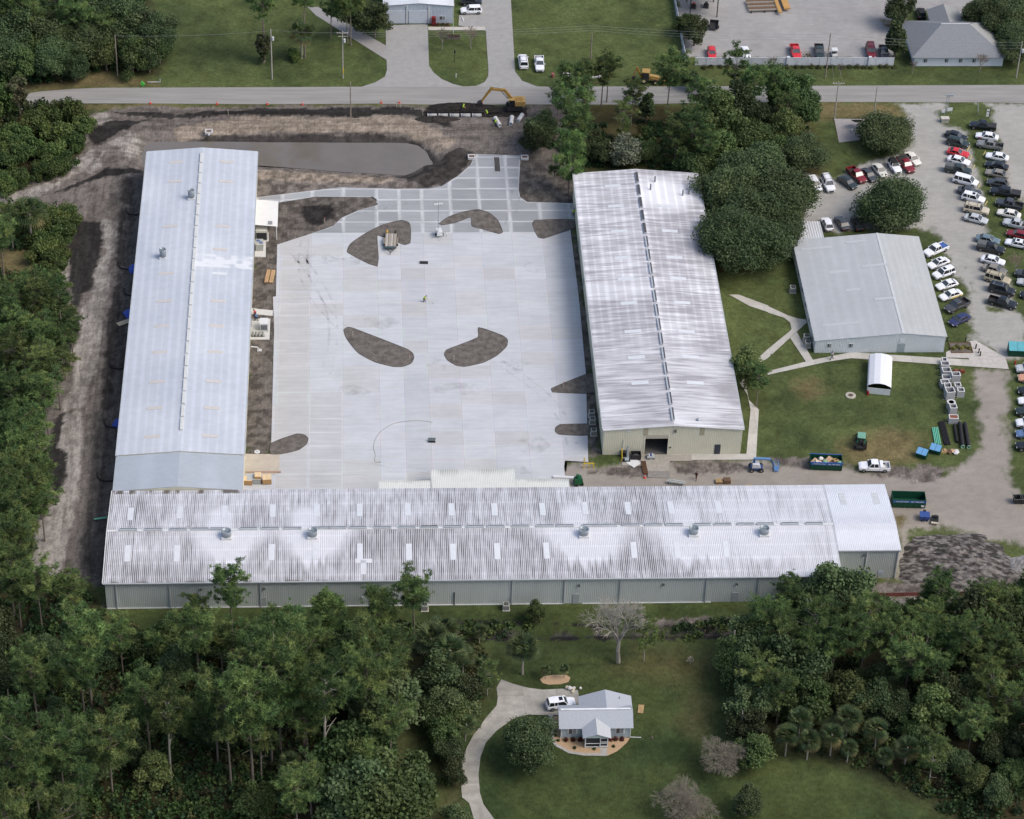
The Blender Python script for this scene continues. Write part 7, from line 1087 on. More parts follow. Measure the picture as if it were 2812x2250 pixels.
beam((-.6,.2,1.9),(-2.4,.2,4.6),(-5.6,.2,4.9),.5,.85,.5,'boom',m_cat,e); beam((-5.2,.2,5.3),(-6.4,.2,3.6),(-7.6,.2,1.6),.4,.6,.35,'stick',m_catd,e)
cyl_ = MB().cyl((-1.6,.2,2.3),(-3.4,.2,4.5),.11,n=8).cyl((-3.2,.2,5.1),(-5.3,.2,5.6),.1,n=8); cyl_.build('hydraulic_cylinders',m_galv,e)
b = MB(); b.loft([[(-7.5,y,1.7),(-8.5,y,1.3),(-8.7,y,.5),(-8.0,y,-.1),(-7.2,y,.2)] for y in (-.4,.8)]); b.build('bucket',m_mach,e)
# backhoe loader
bh = PT['backhoe']; e = thing('backhoe_loader','yellow backhoe loader with folded arm parked beyond the road','backhoe',(*bh,0),R(-8))
for x,r_ in ((-.9,.72),(1.5,.5)):
 for s_ in (1,-1): w_ = MB().cyl((x,s_*.65,r_),(x,s_*1.1,r_),r_,n=16).build('wheel',m_tyre,e); MB().cyl((x,s_*1.09,r_),(x,s_*1.13,r_),r_*.5,n=10).build('rim',M('rim_cream',S(210,196,150)),w_)
b = MB(); b.loft([[(x,-w_,.7),(x,w_,.7),(x,w_*.85,z),(x,-w_*.85,z)] for x,w_,z in ((.1,.5,1.7),(1.4,.5,1.6),(2.2,.45,1.4))]); b.build('bonnet',m_cat,e)
b = MB(); b.loft([[(-1.2,-.75,1.0),(.1,-.75,1.0),(.1,.75,1.0),(-1.2,.75,1.0)],[(-1.15,-.7,2.55),(-.05,-.7,2.55),(-.05,.7,2.55),(-1.15,.7,2.55)]]); b.build('cab',m_mglass,e); MB().box(-1.4,.25,-.85,.85,2.55,2.7).build('cab_roof',m_cat,e)
for s_ in (1,-1): beam((.4,s_*.7,1.4),(1.8,s_*.7,1.1),(2.9,s_*.7,.5),.12,.25,.2,'loader_arm',m_cat,e)
b = MB(); b.loft([[(2.8,y,.9),(2.8,y,.1),(3.6,y,.05),(3.2,y,.5)] for y in (-1.1,1.1)]); b.build('loader_bucket',m_catd,e)
beam((-1.3,0,.9),(-2.2,0,2.4),(-2.5,0,3.4),.3,.4,.3,'boom',m_catd,e); beam((-2.5,0,3.4),(-2.9,0,2.2),(-3.2,0,1.2),.26,.35,.25,'stick',m_cat,e); b = MB(); b.loft([[(-3.3,y,1.3),(-2.7,y,.9),(-2.8,y,.4),(-3.4,y,.6)] for y in (-.35,.35)]); b.build('bucket',m_mach,e)
# green tractor
tp = PT['tractor']; e = thing('tractor','dark green tractor with a light canopy on the grass above the white pickup','tractor',(*tp,0),R(80)); m_gr = M('tractor_green',S(34,96,62),rough=.45,var=.1)
for x,r_,w_,yy in ((-.75,.78,.45,.62),(1.35,.5,.3,.6)):
 for s_ in (1,-1): q = MB().cyl((x,s_*yy,r_),(x,s_*(yy+w_),r_),r_,n=16).build('wheel',m_tyre,e); MB().cyl((x,s_*(yy+w_-.01),r_),(x,s_*(yy+w_+.03),r_),r_*.5,n=10).build('rim',M('rim_yellow',S(180,160,60)),q)
b = MB(); b.loft([[(x,-w_,.65),(x,w_,.65),(x,w_*.8,z),(x,-w_*.8,z)] for x,w_,z in ((.3,.36,1.45),(1.5,.34,1.35),(1.9,.28,1.15))]); b.build('bonnet',m_gr,e)
MB().box(-1.0,.3,-.45,.45,.6,1.05).build('chassis',m_mach,e); MB().box(-.85,-.35,-.25,.25,1.0,1.35).build('seat',m_mach,e)
for s_ in (1,-1): MB().box(-1.3,-.3,s_*.62-.14,s_*.62+.14,1.5,1.62).build('mudguard',m_gr,e)
b = MB()
for x in (-.95,.25):
 for s_ in (1,-1): b.cyl((x,s_*.5,.9),(x,s_*.5,2.4),.04,n=5)
b.build('roll_bar',m_mach,e); MB().box(-1.1,.55,-.7,.7,2.4,2.5).build('canopy',M('canopy_green',S(120,170,150),var=.15),e); MB().box(-1.7,-1.15,-.8,.8,.35,.8).build('implement',m_mach,e)
b = MB(); b.loft([[(2.1,y,.9),(2.1,y,.15),(2.9,y,.1),(2.5,y,.55)] for y in (-.85,.85)]); b.build('loader_bucket',m_gr,e)
# boom lift
lp = PT['lift']; lb_ = PT['lift_basket']; e = thing('boom_lift','blue boom lift with its arm stretched right beside the full skip','boom lift',(*lp,0),math.atan2(lb_[1]-lp[1],lb_[0]-lp[0])); m_bl = M('lift_blue',S(110,150,200),rough=.4,var=.1); m_bd = M('lift_blue_dark',S(58,86,138),rough=.45,var=.1)
MB().box(-1.1,1.1,-.55,.55,.3,.75).build('chassis',m_bd,e)
for x in (-.85,.85):
 for s_ in (1,-1): q = MB().cyl((x,s_*.6,.4),(x,s_*.9,.4),.4,n=14).build('wheel',m_tyre,e); MB().cyl((x,s_*.89,.4),(x,s_*.92,.4),.22,n=10).build('rim',m_rim,q)
b = MB(); b.loft([[(-.8,-.6,.8),(.7,-.6,.8),(.7,.6,.8),(-.8,.6,.8)],[(-.7,-.55,1.6),(.4,-.55,1.5),(.4,.55,1.5),(-.7,.55,1.6)]]); b.build('turret',M('lift_white',S(208,210,214),var=.08),e)
dl = math.dist(lp,lb_); beam((-.4,0,1.6),(-.5,0,2.1),(-.4,0,2.45),.3,.4,.35,'riser',m_bd,e); beam((-.6,0,2.5),(1.4,0,2.45),(dl-1.2,0,2.35),.3,.36,.28,'boom',m_bl,e); beam((dl-1.2,0,2.35),(dl-.8,0,1.5),(dl-.5,0,.8),.2,.25,.2,'jib',m_bd,e)
b = MB(); b.box(dl-.45,dl+.35,-.75,.75,.25,.32)
for x in (dl-.45,dl+.35):
 for y in (-.75,0,.75): b.cyl((x,y,.3),(x,y,1.35),.03,n=5)
for z in (.8,1.35):
 b.box(dl-.48,dl+.38,-.78,-.72,z-.03,z+.03); b.box(dl-.48,dl+.38,.72,.78,z-.03,z+.03); b.box(dl-.48,dl-.42,-.75,.75,z-.03,z+.03); b.box(dl+.32,dl+.38,-.75,.75,z-.03,z+.03)
b.build('basket',m_bl,e)
# lighting tower
tw_ = PT['tower']; e = thing('lighting_tower','white towable lighting tower with a tall mast on the concrete yard','light tower',(*tw_,.03),R(10)); b = MB(); b.loft([[(-.55,-.75,.45),(.55,-.75,.45),(.55,.75,.45),(-.55,.75,.45)],[(-.5,-.7,1.35),(.5,-.7,1.35),(.5,.7,1.35),(-.5,.7,1.35)]]); b.build('cabinet',m_trim,e)
for s_ in (1,-1): MB().cyl((s_*.6,-.1,.33),(s_*.8,-.1,.33),.33,n=14).build('wheel',m_tyre,e)
b = MB()
for x,y in ((-1.3,.5),(1.3,.5),(-1.3,-.6),(1.3,-.6)): b.cyl((0,y,.5),(x,y,.45),.04,n=5); b.cyl((x,y,.0),(x,y,.6),.04,n=5)
b.cyl((0,-.75,.5),(0,-1.9,.4),.05,n=5); b.build('outriggers',m_galv,e); MB().tube([(-.35,-.6,.5),(-.35,-.6,7.6)],.07,6).build('mast',m_galv,e); MB().box(-1.1,.4,-.65,-.55,7.5,7.6).build('lamp_bar',m_galv,e)
for x in (-1.0,-.6,-.1,.3): MB().box(x-.16,x+.16,-.72,-.5,7.62,7.95).build('floodlight',m_trim,e)
# flatbed trailer
t0 = PT['trailer']; t1 = PT['trailer_hitch']; e = thing('flatbed_trailer','wooden-decked flatbed trailer parked across the notched soil bed','trailer',(*t0,.03),math.atan2(t1[1]-t0[1],t1[0]-t0[0]))
m_pl = [M('plank_%s' % 'abc'[i],S(*((176,168,154),(150,142,128),(204,200,192))[i]),rough=.9,var=.15,stretch=(.3,3,1)) for i in range(3)]
for k in range(9): MB().box(-2.4,2.2,-1.05+k*.235,-1.05+k*.235+.21,.72,.78).build('plank',m_pl[(k*2+k//4) % 3],e)
MB().box(-2.45,2.25,-1.12,-1.06,.6,.8).box(-2.45,2.25,1.08,1.14,.6,.8).box(-2.45,2.25,-1.0,1.0,.55,.70).build('frame',m_mach,e)
for x in (-.5,.45):
 for s_ in (1,-1): MB().cyl((x,s_*1.16,.36),(x,s_*1.38,.36),.36,n=14).build('wheel',m_tyre,e)
for s_ in (1,-1): MB().box(-1.0,.95,s_*1.27-.13,s_*1.27+.13,.74,.79).build('mudguard',m_pl[1],e)
MB().tube([(2.2,-.9,.6),(3.6,0,.55)],.06,5).tube([(2.2,.9,.6),(3.6,0,.55)],.06,5).cyl((3.5,0,0),(3.5,0,.8),.05,n=6).build('drawbar',m_mach,e); MB().box(2.2,2.35,-1.05,1.05,.7,1.1).build('headboard',M('board_teal',S(96,112,116)),e)
for s_,c in ((1,m_mach),(-1,M('jack_yellow',S(206,166,60)))): MB().box(-3.3,-2.5,s_*.75-.16,s_*.75+.16,.5,.95).build('ramp',c,e)
# ------------------------------------------------------------------ SKIPS AND BINS
m_skg = M('skip_green',S(22,74,56),rough=.5,var=.2,scale=2); m_skb = M('skip_blue_band',S(58,100,168),rough=.5,var=.12); m_ltr = M('lettering_white',S(222,226,232),rough=.6,var=.04)
def skip(label,a,b_,full):
 L = math.dist(a,b_); ang = math.atan2(b_[1]-a[1],b_[0]-a[0]); o = thing('skip_container',label,'skip',(a[0],a[1],.02),ang,'roll-off skips'); D_ = 2.35; Hh = 1.75; t = .08
 MB().box(0,L,0,D_,.15,.25).build('floor',m_skg,o)
 MB().box(0,L,0,t,.2,Hh).build('side_panel',m_skg,o); MB().box(0,L,D_-t,D_,.2,Hh).build('side_panel',m_skg,o); MB().box(0,t,t,D_-t,.2,Hh).build('end_panel',m_skg,o); MB().box(L-t,L,t,D_-t,.2,Hh).build('end_panel',m_skg,o)
 MB().box(.05,L-.05,-.02,-.002,Hh-.52,Hh-.02).build('name_band',m_skb,o)
 for k in range(7): MB().box(.15+k*(L-.35)/6-.05,.15+k*(L-.35)/6+.05,-.06,-.002,.2,Hh-.56).build('rib',m_skg,o)
 MB().box(.0,L,-.05,.1,Hh,Hh+.07).box(0,L,D_-.1,D_+.05,Hh,Hh+.07).build('top_rail',m_skb if full else m_skg,o)
 for tx,x,sz in (('WASTE PRO',L*.09,.40),('386 788-8890',L*.54,.36)):
  me = text_mesh(tx,sz,'lettering'); w = max(v.co.x for v in me.vertices); k = (L*.38)/w
  q = link('lettering',me,o,m_ltr); q.rotation_euler = (R(90),0,0); q.location = (x,-.026,Hh-.42); q.scale = (k,1.0,1)
 for k in range(2): MB().cyl((.4+k*(L-.8),.3,.0),(.4+k*(L-.8),.3,.16),.12,n=8).build('roller',m_mach,o)
 return o,L,D_,Hh,ang
s1 = skip('green skip with blue lettered band, heaped with pallets and bags',PT['skip1a'],PT['skip1b'],True)
s2 = skip('empty green skip with blue lettered band beside the white bay',PT['skip2a'],PT['skip2b'],False)
MB().box(s2[1]-.75,s2[1]-.1,-.03,-.004,.35,.75).build('plate',m_ltr,s2[0])
JM = [M('junk_%s' % n_,S(*c),rough=.85,var=.2) for n_,c in (('card',(206,174,140)),('cream',(214,204,184)),('mint',(140,184,150)),('white',(222,220,218)),('wood',(190,160,116)),('brown',(120,96,76)))]
rj = random.Random(3)
def skw(p): c,s_ = math.cos(s1[4]),math.sin(s1[4]); return (PT['skip1a'][0]+p[0]*c-p[1]*s_,PT['skip1a'][1]+p[0]*s_+p[1]*c)
sl = thing('skip_rubble','mixed packaging waste lying in the heaped green skip','waste',(*skw((2.9,1.2)),.25))
b = MB(); b.blob((0,0,.45),(2.6,1.0,.7),16,6,4,.25); b.build('heap',JM[5],sl); sl.rotation_euler[2] = s1[4]
for k,(x,y,nm,lab) in enumerate(((.8,.9,0,'crushed salmon cardboard carton at the left end of the heaped skip'),(1.9,1.6,3,'white plastic sack in the middle of the heaped skip'),(2.6,.8,2,'mint green bag low in the heaped skip'),(4.4,1.3,4,'wooden tray on edge in the heaped skip'),(5.1,.7,2,'mint green bale at the right end of the heaped skip'),(1.4,.6,1,'cream sheet of packing in the heaped skip'),(3.3,1.5,0,'flat brown carton leaning in the heaped skip'))):
 p = skw((x,y)); o = thing('waste_tray' if nm == 4 else 'waste_bag' if nm in (2,3) else 'waste_carton',lab,'waste',(*p,1.15),rj.uniform(0,3),'waste in the skip')
 if nm in (2,3): MB().blob((0,0,.2),(.5,.42,.32),9,5,k,.3).build('bag',JM[nm],o)
 elif nm == 4:
  MB().box(-.55,.55,-.45,.45,.1,.16,ry=.4).build('base',JM[4],o)
  for q in (-.45,.41): MB().box(-.55,.55,q,q+.05,.16,.36,ry=.4).build('side',JM[4],o)
  for q in (-.55,.5): MB().box(q,q+.05,-.4,.4,.16,.36,ry=.4).build('side',JM[4],o)
 else:
  MB().box(-.6,.6,-.4,.4,.05,.35,ry=.35*rj.choice((-1,1))).build('carton',JM[nm],o); MB().box(-.2,.55,-.38,.38,.42,.45,ry=.9).build('flap',JM[nm],o)
m_lid = M('lid_blue',S(112,168,214),rough=.45,var=.1)
def binfront(label,p,rz,lidm,w=1.9,d=1.3,h=1.2,grp='front-load dumpsters'):
 o = thing('dumpster',label,'dumpster',(*p,.02),rz,grp); b = MB(); b.loft([[(-w/2,-d/2+.12,.12),(w/2,-d/2+.12,.12),(w/2,d/2,.12),(-w/2,d/2,.12)],[(-w/2,-d/2,h*.8),(w/2,-d/2,h*.8),(w/2,d/2,h*1.12),(-w/2,d/2,h*1.12)]]); b.build('body',m_skg,o)
 for k in (0,1):
  x0 = -w/2+.02+k*w/2; x1 = x0+w/2-.05; l_ = MB(); l_.loft([[(x0,-d/2-.06,h*.82),(x1,-d/2-.06,h*.82),(x1,d/2+.02,h*1.15),(x0,d/2+.02,h*1.15)],[(x0,-d/2-.06,h*.82+.06),(x1,-d/2-.06,h*.82+.06),(x1,d/2+.02,h*1.15+.06),(x0,d/2+.02,h*1.15+.06)]]); l_.build('lid',lidm,o)
 for s_ in (1,-1): MB().box(s_*w/2-.06,s_*w/2+.12,-.3,.3,.55,.72).build('fork_sleeve',m_skg,o)
 for x in (-w/2+.2,w/2-.2):
  for y in (-d/2+.25,d/2-.15): MB().cyl((x-.04,y,.06),(x+.04,y,.06),.07,n=8).build('castor',m_mach,o)
 return o
binfront('green dumpster with sky blue lids, left of the pair on the grass',PT['bin1'],R(-28),m_lid); binfront('green dumpster with sky blue lids, right of the pair on the grass',PT['bin2'],R(-24),m_lid)
binfront('large green dumpster with teal lid on the car park slab',PT['bigbin'],R(-4),M('lid_teal',S(100,176,186),rough=.45),3.2,2.0,1.8,None)
m_bbin = M('bin_blue',S(60,86,150),rough=.5,var=.12)
o = thing('tipping_hopper','blue ribbed tipping hopper on the sandy ground right of the empty skip','hopper',(*PT['bluebin'],.02),R(-6)); b = MB(); b.loft([[(-.7,-.55,.2),(.7,-.55,.2),(.7,.55,.2),(-.7,.55,.2)],[(-.85,-.75,1.1),(.85,-.75,1.1),(.85,.75,1.1),(-.85,.75,1.1)]]); b.build('body',m_bbin,o); MB().box(-.05,.05,-.8,-.5,.2,1.15).build('rib',m_bd,o)
for s_ in (-.5,.5): MB().box(s_-.1,s_+.1,-.6,.6,0,.2).build('skid',m_mach,o)
MB().box(-.25,.25,.75,1.0,.9,1.25).build('latch',m_black,o)
o = thing('cart','flat black cart with a pale end beside the blue hopper','cart',(*PT['blackcart'],.02),R(78)); MB().box(-1.0,1.0,-.6,.6,.3,.42).build('deck',m_black,o); MB().box(-1.15,-.85,-.6,.6,.3,.5).build('end_board',JM[1],o); MB().box(.2,.7,-.4,.2,.42,.8).build('crate',m_black,o)
for x in (-.7,.7):
 for y in (-.5,.5): MB().cyl((x,y-.05,.15),(x,y+.05,.15),.15,n=8).build('wheel',m_tyre,o)
for i,k in enumerate(('cart0','cart1')):
 o = thing('wheelie_bin',('black open-topped bin at the right edge of the dirt yard','black bin cut off by the right edge of the picture')[i],'bin',(*PT[k],.02),R(3)); b = MB(); b.loft([[(-.6,-.5,.1),(.6,-.5,.1),(.6,.5,.1),(-.6,.5,.1)],[(-.75,-.65,1.2),(.75,-.65,1.2),(.75,.65,1.2),(-.75,.65,1.2)]],cap=False); b.build('body',m_mach,o); MB().box(-.58,.58,-.48,.48,.1,.14).build('base',m_black,o); MB().box(-.8,.8,-.7,-.62,1.15,1.25).box(-.8,.8,.62,.7,1.15,1.25).box(-.8,-.72,-.65,.65,1.15,1.25).box(.72,.8,-.65,.65,1.15,1.25).build('rim',M('bin_grey',S(96,100,98)),o)
# ------------------------------------------------------------------ PRECAST BOXES, PIPES
m_pre = M('precast',S(176,178,180),rough=.9,var=.1); m_prew = M('precast_rim',S(216,216,216),rough=.85,var=.06)
BL = ['topmost small precast box of the row, nearest the path','second precast box from the path','third precast box from the path, with rods through it','fourth precast box from the path','tall precast box right of the main row, upper one','fifth precast box in the main row','tilted narrow precast box in the middle of the row','precast box right of the main row, middle one','largest precast box, deep square, in the row','precast box right of the main row, lowest one','second precast box from the bottom of the row','lowest precast box, capped with a rusty lid']
for i,(x,y,w,d,h) in enumerate(DATA['boxes']):
 o = thing('precast_box',BL[i],'concrete box',(x,y+d/2,.0),R((i*37 % 11)-5),'precast drainage boxes'); t = .14
 for nm,bb in (('wall',(-w/2,w/2,-d/2,-d/2+t)),('wall',(-w/2,w/2,d/2-t,d/2)),('wall',(-w/2,-w/2+t,-d/2+t,d/2-t)),('wall',(w/2-t,w/2,-d/2+t,d/2-t))): MB().box(*bb,0,h).build(nm,m_pre,o)
 MB().box(-w/2,w/2,-d/2,-d/2+t+.02,h,h+.03).box(-w/2,w/2,d/2-t-.02,d/2,h,h+.03).box(-w/2,-w/2+t+.02,-d/2+t+.02,d/2-t-.02,h,h+.03).box(w/2-t-.02,w/2,-d/2+t+.02,d/2-t-.02,h,h+.03).build('rim',m_prew,o)
 MB().box(-w/2+t,w/2-t,-d/2+t,d/2-t,0,.12).build('base',m_pre,o)
 if i == 11: MB().box(-w/2+t,w/2-t,-d/2+t,d/2-t,h-.1,h-.04).build('lid',M('rust',S(140,84,62),var=.2),o)
 rb_ = MB()
 for k in range(2): rb_.cyl((-w/2-.6,-d/2+.2+k*.4,.12+.2*k),(w/2+.6,-d/2+.2+k*.4,.12+.2*k),.025,n=4)
 if i in (1,2,3,8,10,11): rb_.build('timber_rods',M('rod_pale',S(196,190,176)),o)
o = thing('precast_ring','round precast manhole section in the row of concrete boxes','concrete ring',(PT['roundbox'][0],PT['roundbox'][1]+.6,0)); MB().lathe([(.78,0),(.78,1.2),(.74,1.26),(.5,1.26),(.5,.3),(.02,.3)],20).build('ring',m_pre,o,False); MB().lathe([(.79,1.2),(.79,1.27),(.5,1.27),(.5,1.2)],20).build('rim',m_prew,o)
o = thing('steel_scrap','pair of rusty iron frames on the grass right of the concrete boxes','scrap',(*PT['rust'],0)); m_ru = M('rust_dark',S(116,62,46),var=.25)
for k,x in enumerate((-.5,.6)): MB().box(x-.45,x+.45,-.35,.35,.0,.5).build('frame',m_ru,o); MB().box(x-.3,x+.3,-.2,.2,.5,.62).build('grate',M('rust',S(140,84,62)),o)
m_bp = M('pipe_black',S(44,42,44),rough=.6,var=.15)
for i in range(3):
 a,c = PT['fatA%d' % i],PT['fatB%d' % i]; o = thing('culvert_pipe',('leftmost fat black corrugated pipe on the grass','middle fat black corrugated pipe on the grass','rightmost fat black corrugated pipe, with pale band')[i],'pipe',(*a,.02),math.atan2(c[1]-a[1],c[0]-a[0]),'fat black pipes'); L = math.dist(a,c); r_ = (.26,.36,.36)[i]
 n = int(L/.16); rings = []
 for k in range(n+1):
  rr_ = r_*(1.0 if k % 2 else .92); rings.append([(k*L/n,rr_*math.cos(t*math.pi/8),r_+rr_*math.sin(t*math.pi/8)) for t in range(16)])
 MB().loft(rings,cap=False).build('pipe_wall',m_bp,o); MB().lathe([(r_*1.03,0),(r_*1.05,.12),(r_*.8,.12),(r_*.78,0)],16).build('collar',M('band_mint',S(150,190,160)) if i else m_bp,o).matrix_basis = Matrix.Translation((L-.12,0,r_)) @ Matrix.Rotation(R(90),4,'Y')
a,c = PT['thin0'],PT['thin1']; ang = math.atan2(c[1]-a[1],c[0]-a[0]); L = math.dist(a,c)
for k in range(9):
 o = thing('drain_pipe','thin black pipe in the %s layer of the bundle, %s from the left' % (('lower','upper')[k//5],ORD[k % 5]),'pipe',(a[0]+math.sin(ang)*.0+(k % 5)*.24-.35,a[1],.02+.16*(k//5)),ang,'thin black pipes'); MB().cyl((0,0,.1),(L-rj.uniform(0,.5),0,.1),.1,n=8).build('pipe_wall',m_bp,o); MB().cyl((0,0,.1),(.15,0,.1),.115,n=8).build('socket',m_bp,o)
a,c = PT['teal0'],PT['teal1']; ang = math.atan2(c[1]-a[1],c[0]-a[0]); L = math.dist(a,c); m_teal = M('pipe_teal',S(122,206,176),rough=.5,var=.08)
for k in range(4): o = thing('drain_pipe',('leftmost','second','third','rightmost')[k]+' pale green pipe left of the black bundle','pipe',(a[0]-.45+k*.3,a[1]+.1*(k % 2),.02),ang,'pale green pipes'); MB().cyl((0,0,.11),(L-.2*(k % 2),0,.11),.11,n=8).build('pipe_wall',m_teal,o); MB().cyl((0,0,.11),(.18,0,.11),.13,n=8).build('socket',m_teal,o)
db = PT['debris']
for i,(dx,dy,nm,lab) in enumerate(((-1.6,.15,4,'tan board leaning beside the blue-lidded dumpster'),(-.6,.0,5,'brown crushed crate in the litter beside the dumpsters'),(.5,-.1,3,'white crumpled sheeting at the right of the litter'),(-.1,.25,0,'salmon carton in the litter beside the dumpsters'))):
 o = thing('waste_sheet' if nm == 3 else 'waste_carton',lab,'waste',(db[0]+dx,db[1]+dy,.02),i*.7,'litter by the dumpsters')
 if nm == 3: MB().blob((0,0,.2),(.7,.5,.35),10,5,9,.35).build('sheet',JM[3],o)
 else: MB().box(-.5,.5,-.4,.4,.0,.4,ry=.25*(i-1)).build('carton',JM[nm],o); MB().box(-.3,.5,-.1,.45,.42,.46,ry=.5).build('flap',JM[nm],o)
# concrete pipes by the trench
for i in range(3):
 a,c = PT['pipeA%d' % i],PT['pipeB%d' % i]; o = thing('concrete_pipe',('leftmost concrete pipe lying on the spoil, a worker beside it','middle concrete pipe lying on the spoil','rightmost concrete pipe, slanting towards the trees')[i],'pipe',(*a,.0),math.atan2(c[1]-a[1],c[0]-a[0]),'concrete pipes'); L = math.dist(a,c); r_ = .42
 MB().loft([[(x,r_*math.cos(t*math.pi/8),r_+r_*math.sin(t*math.pi/8)) for t in range(16)] for x in (0,L*.5,L)]+[[(L,r_*.75*math.cos(t*math.pi/8),r_+r_*.75*math.sin(t*math.pi/8)) for t in range(16)],[(.1,r_*.75*math.cos(t*math.pi/8),r_+r_*.75*math.sin(t*math.pi/8)) for t in range(16)]],cap=False).build('pipe_wall',m_prew,o,True); MB().cyl((-.02,0,r_),(.25,0,r_),r_*1.12,n=16).build('bell',m_prew,o,True)
a,c = PT['trench0'],PT['trench1']; L = math.dist(a,c); n = 5
for k in range(n):
 o = thing('concrete_pipe','concrete pipe length laid in the trench, number %s from the left' % ('one','two','three','four','five')[k],'pipe',(a[0]+L*k/n,a[1],-.98),0,'laid concrete pipes'); MB().cyl((0,0,.4),(L/n*.86,0,.4),.4,n=14).build('pipe_wall',m_pre,o,True); MB().cyl((0,0,.4),(.25,0,.4),.45,n=14).build('bell',m_pre,o,True)
def spoil(name,label,c,rx,ry_,h,seed,mat_,cat='spoil heap',n=60):
 g_ = np.linspace(-1.05,1.05,n); XX,YY = np.meshgrid(g_,g_); rr_ = np.hypot(XX,YY)*(.78+.5*fbm(XX*2.2+seed,YY*2.2,seed+5)); nz = fbm(XX*3+9,YY*3,seed); n2_ = fbm(XX*11,YY*11,seed+1)
 ZZ = h*np.clip(1-rr_**1.7*(0.8+.5*nz),-.1,1)*(.55+.8*nz)+((n2_-.5)*.6+(fbm(XX*5,YY*9,seed+8)-.5)*.5+(fbm(XX*24,YY*30,seed+9)-.5)*.35)*h*np.clip(1.05-rr_,0,1); ZZ = np.where(rr_ > .97,-.3,ZZ)
 Vv = np.stack([XX*rx,YY*ry_,ZZ],-1).reshape(-1,3); ii = np.arange(n*n).reshape(n,n); F = np.stack([ii[:-1,:-1].ravel(),ii[:-1,1:].ravel(),ii[1:,1:].ravel(),ii[1:,:-1].ravel()],1)
 w = np.clip(.35+3.6*(fbm(XX*12+3,YY*22+XX*6,seed+2)-.5),0,1).reshape(-1); T = np.array(S(*mat_[0]))*(1-w[:,None])+np.array(S(*mat_[1]))*w[:,None]
 o = link(name,np_mesh(name,Vv,F,T,True),mat=m_ground); o.location = (*c,.0); return tag(o,label,cat)
spoil('spoil_heap','big dark heap of dug soil right of the white bay',(PT['pile'][0]+.5,PT['pile'][1]+1.2),10.6,8.0,1.5,11,((66,63,61),(138,133,129)),n=120)
spoil('gravel_heap','pale grey gravel heap at the right edge below the yard',(PT['mound'][0]+1.2,PT['mound'][1]+.6),3.2,2.8,1.3,15,((150,146,142),(182,178,174)),n=30)
spoil('spoil_heap','black wet spoil thrown up along the pipe trench',(PT['w3'][0]-.2,PT['w3'][1]+1.0),8,1.5,.9,17,((40,38,38),(62,58,56)))
spoil('spoil_heap','dark lumpy spoil below the pipe trench',(PT['w3'][0]-5.2,PT['w3'][1]-3.6),4.6,1.3,.7,19,((44,42,42),(80,74,70)))
for i,k in enumerate(('box0','box1','box2')):
 o = thing('catch_basin',('white square catch basin on the pond bank','white square catch basin left of the concrete entry','white square catch basin right of the concrete entry')[i],'catch basin',(*PT[k],0),0,'catch basins'); MB().box(-.75,.75,-.65,-.45,0,.5).box(-.75,.75,.45,.65,0,.5).box(-.75,-.55,-.45,.45,0,.5).box(.55,.75,-.45,.45,0,.5).build('rim',m_prew,o); MB().box(-.55,.55,-.45,.45,.1,.3).build('grate',M('rust_brown',S(120,88,64),var=.2),o)
 if i == 0: MB().cyl((0,-.6,.15),(0,-1.1,.1),.18,n=10).build('outlet',m_prew,o)
o = thing('rock_drain_strip','dark steel drain grate strip in the concrete entry','drain',(*(-.0+g_ for g_ in (PT['box2'][0]-5.6,PT['box2'][1]-2.2)),.03)); MB().box(-.55,.55,-2.4,2.6,.0,.05).build('grate',M('drain_dark',S(84,80,76),var=.3),o); MB().box(-.6,-.55,-2.5,2.7,0,.07).box(.55,.6,-2.5,2.7,0,.07).build('frame',m_prew,o)
# ------------------------------------------------------------------ CONES, POLES, WIRES
m_or = M('cone_orange',S(232,84,66),rough=.6,var=.05)
CL = ['orange cone on the road edge, leftmost of the row','orange cone on the road edge, second from the left','orange cone on the road edge, third from the left','orange cone on the road edge, fourth from the left','orange cone on the road edge, fifth, left of the close pair','orange cone on the road edge, sixth, beside the survey stakes','orange cone below the excavator bucket','orange cone on the road under the pines','orange cone at the end of the steel beams before the roller door']
for i in range(9):
 o = thing('traffic_cone',CL[i],'cone',(*PT['cone%d' % i],.02),0,'traffic cones'); MB().box(-.22,.22,-.22,.22,0,.05).build('base',m_or,o); MB().lathe([(.16,.05),(.04,.85),(.01,.86)],12).build('cone_body',m_or,o); MB().lathe([(.115,.42),(.085,.58)],12).build('band',m_ltr,o)
m_pole = M('pole_wood',S(150,140,128),rough=.95,var=.2,stretch=(1,1,.2)); m_conp = M('pole_concrete',S(176,172,164),rough=.9,var=.1); m_wire = M('wire_grey',S(150,152,154),rough=.6)
PL_ = ['leaning wooden pole by the top left woods','pale utility pole with a small transformer on the front lawn','utility pole with cross-arms and a white transformer by the front drive','dark pole standing on the pond bank','thin wooden pole on the lawn right of the side road','tall pole behind the white fence, its top in the fenced yard','utility pole with wide cross-arm south of the road','plain grey pole beside the round lawn oak','utility pole with a white transformer at the far right']
PH = PT['pole_h_']; tops = {}
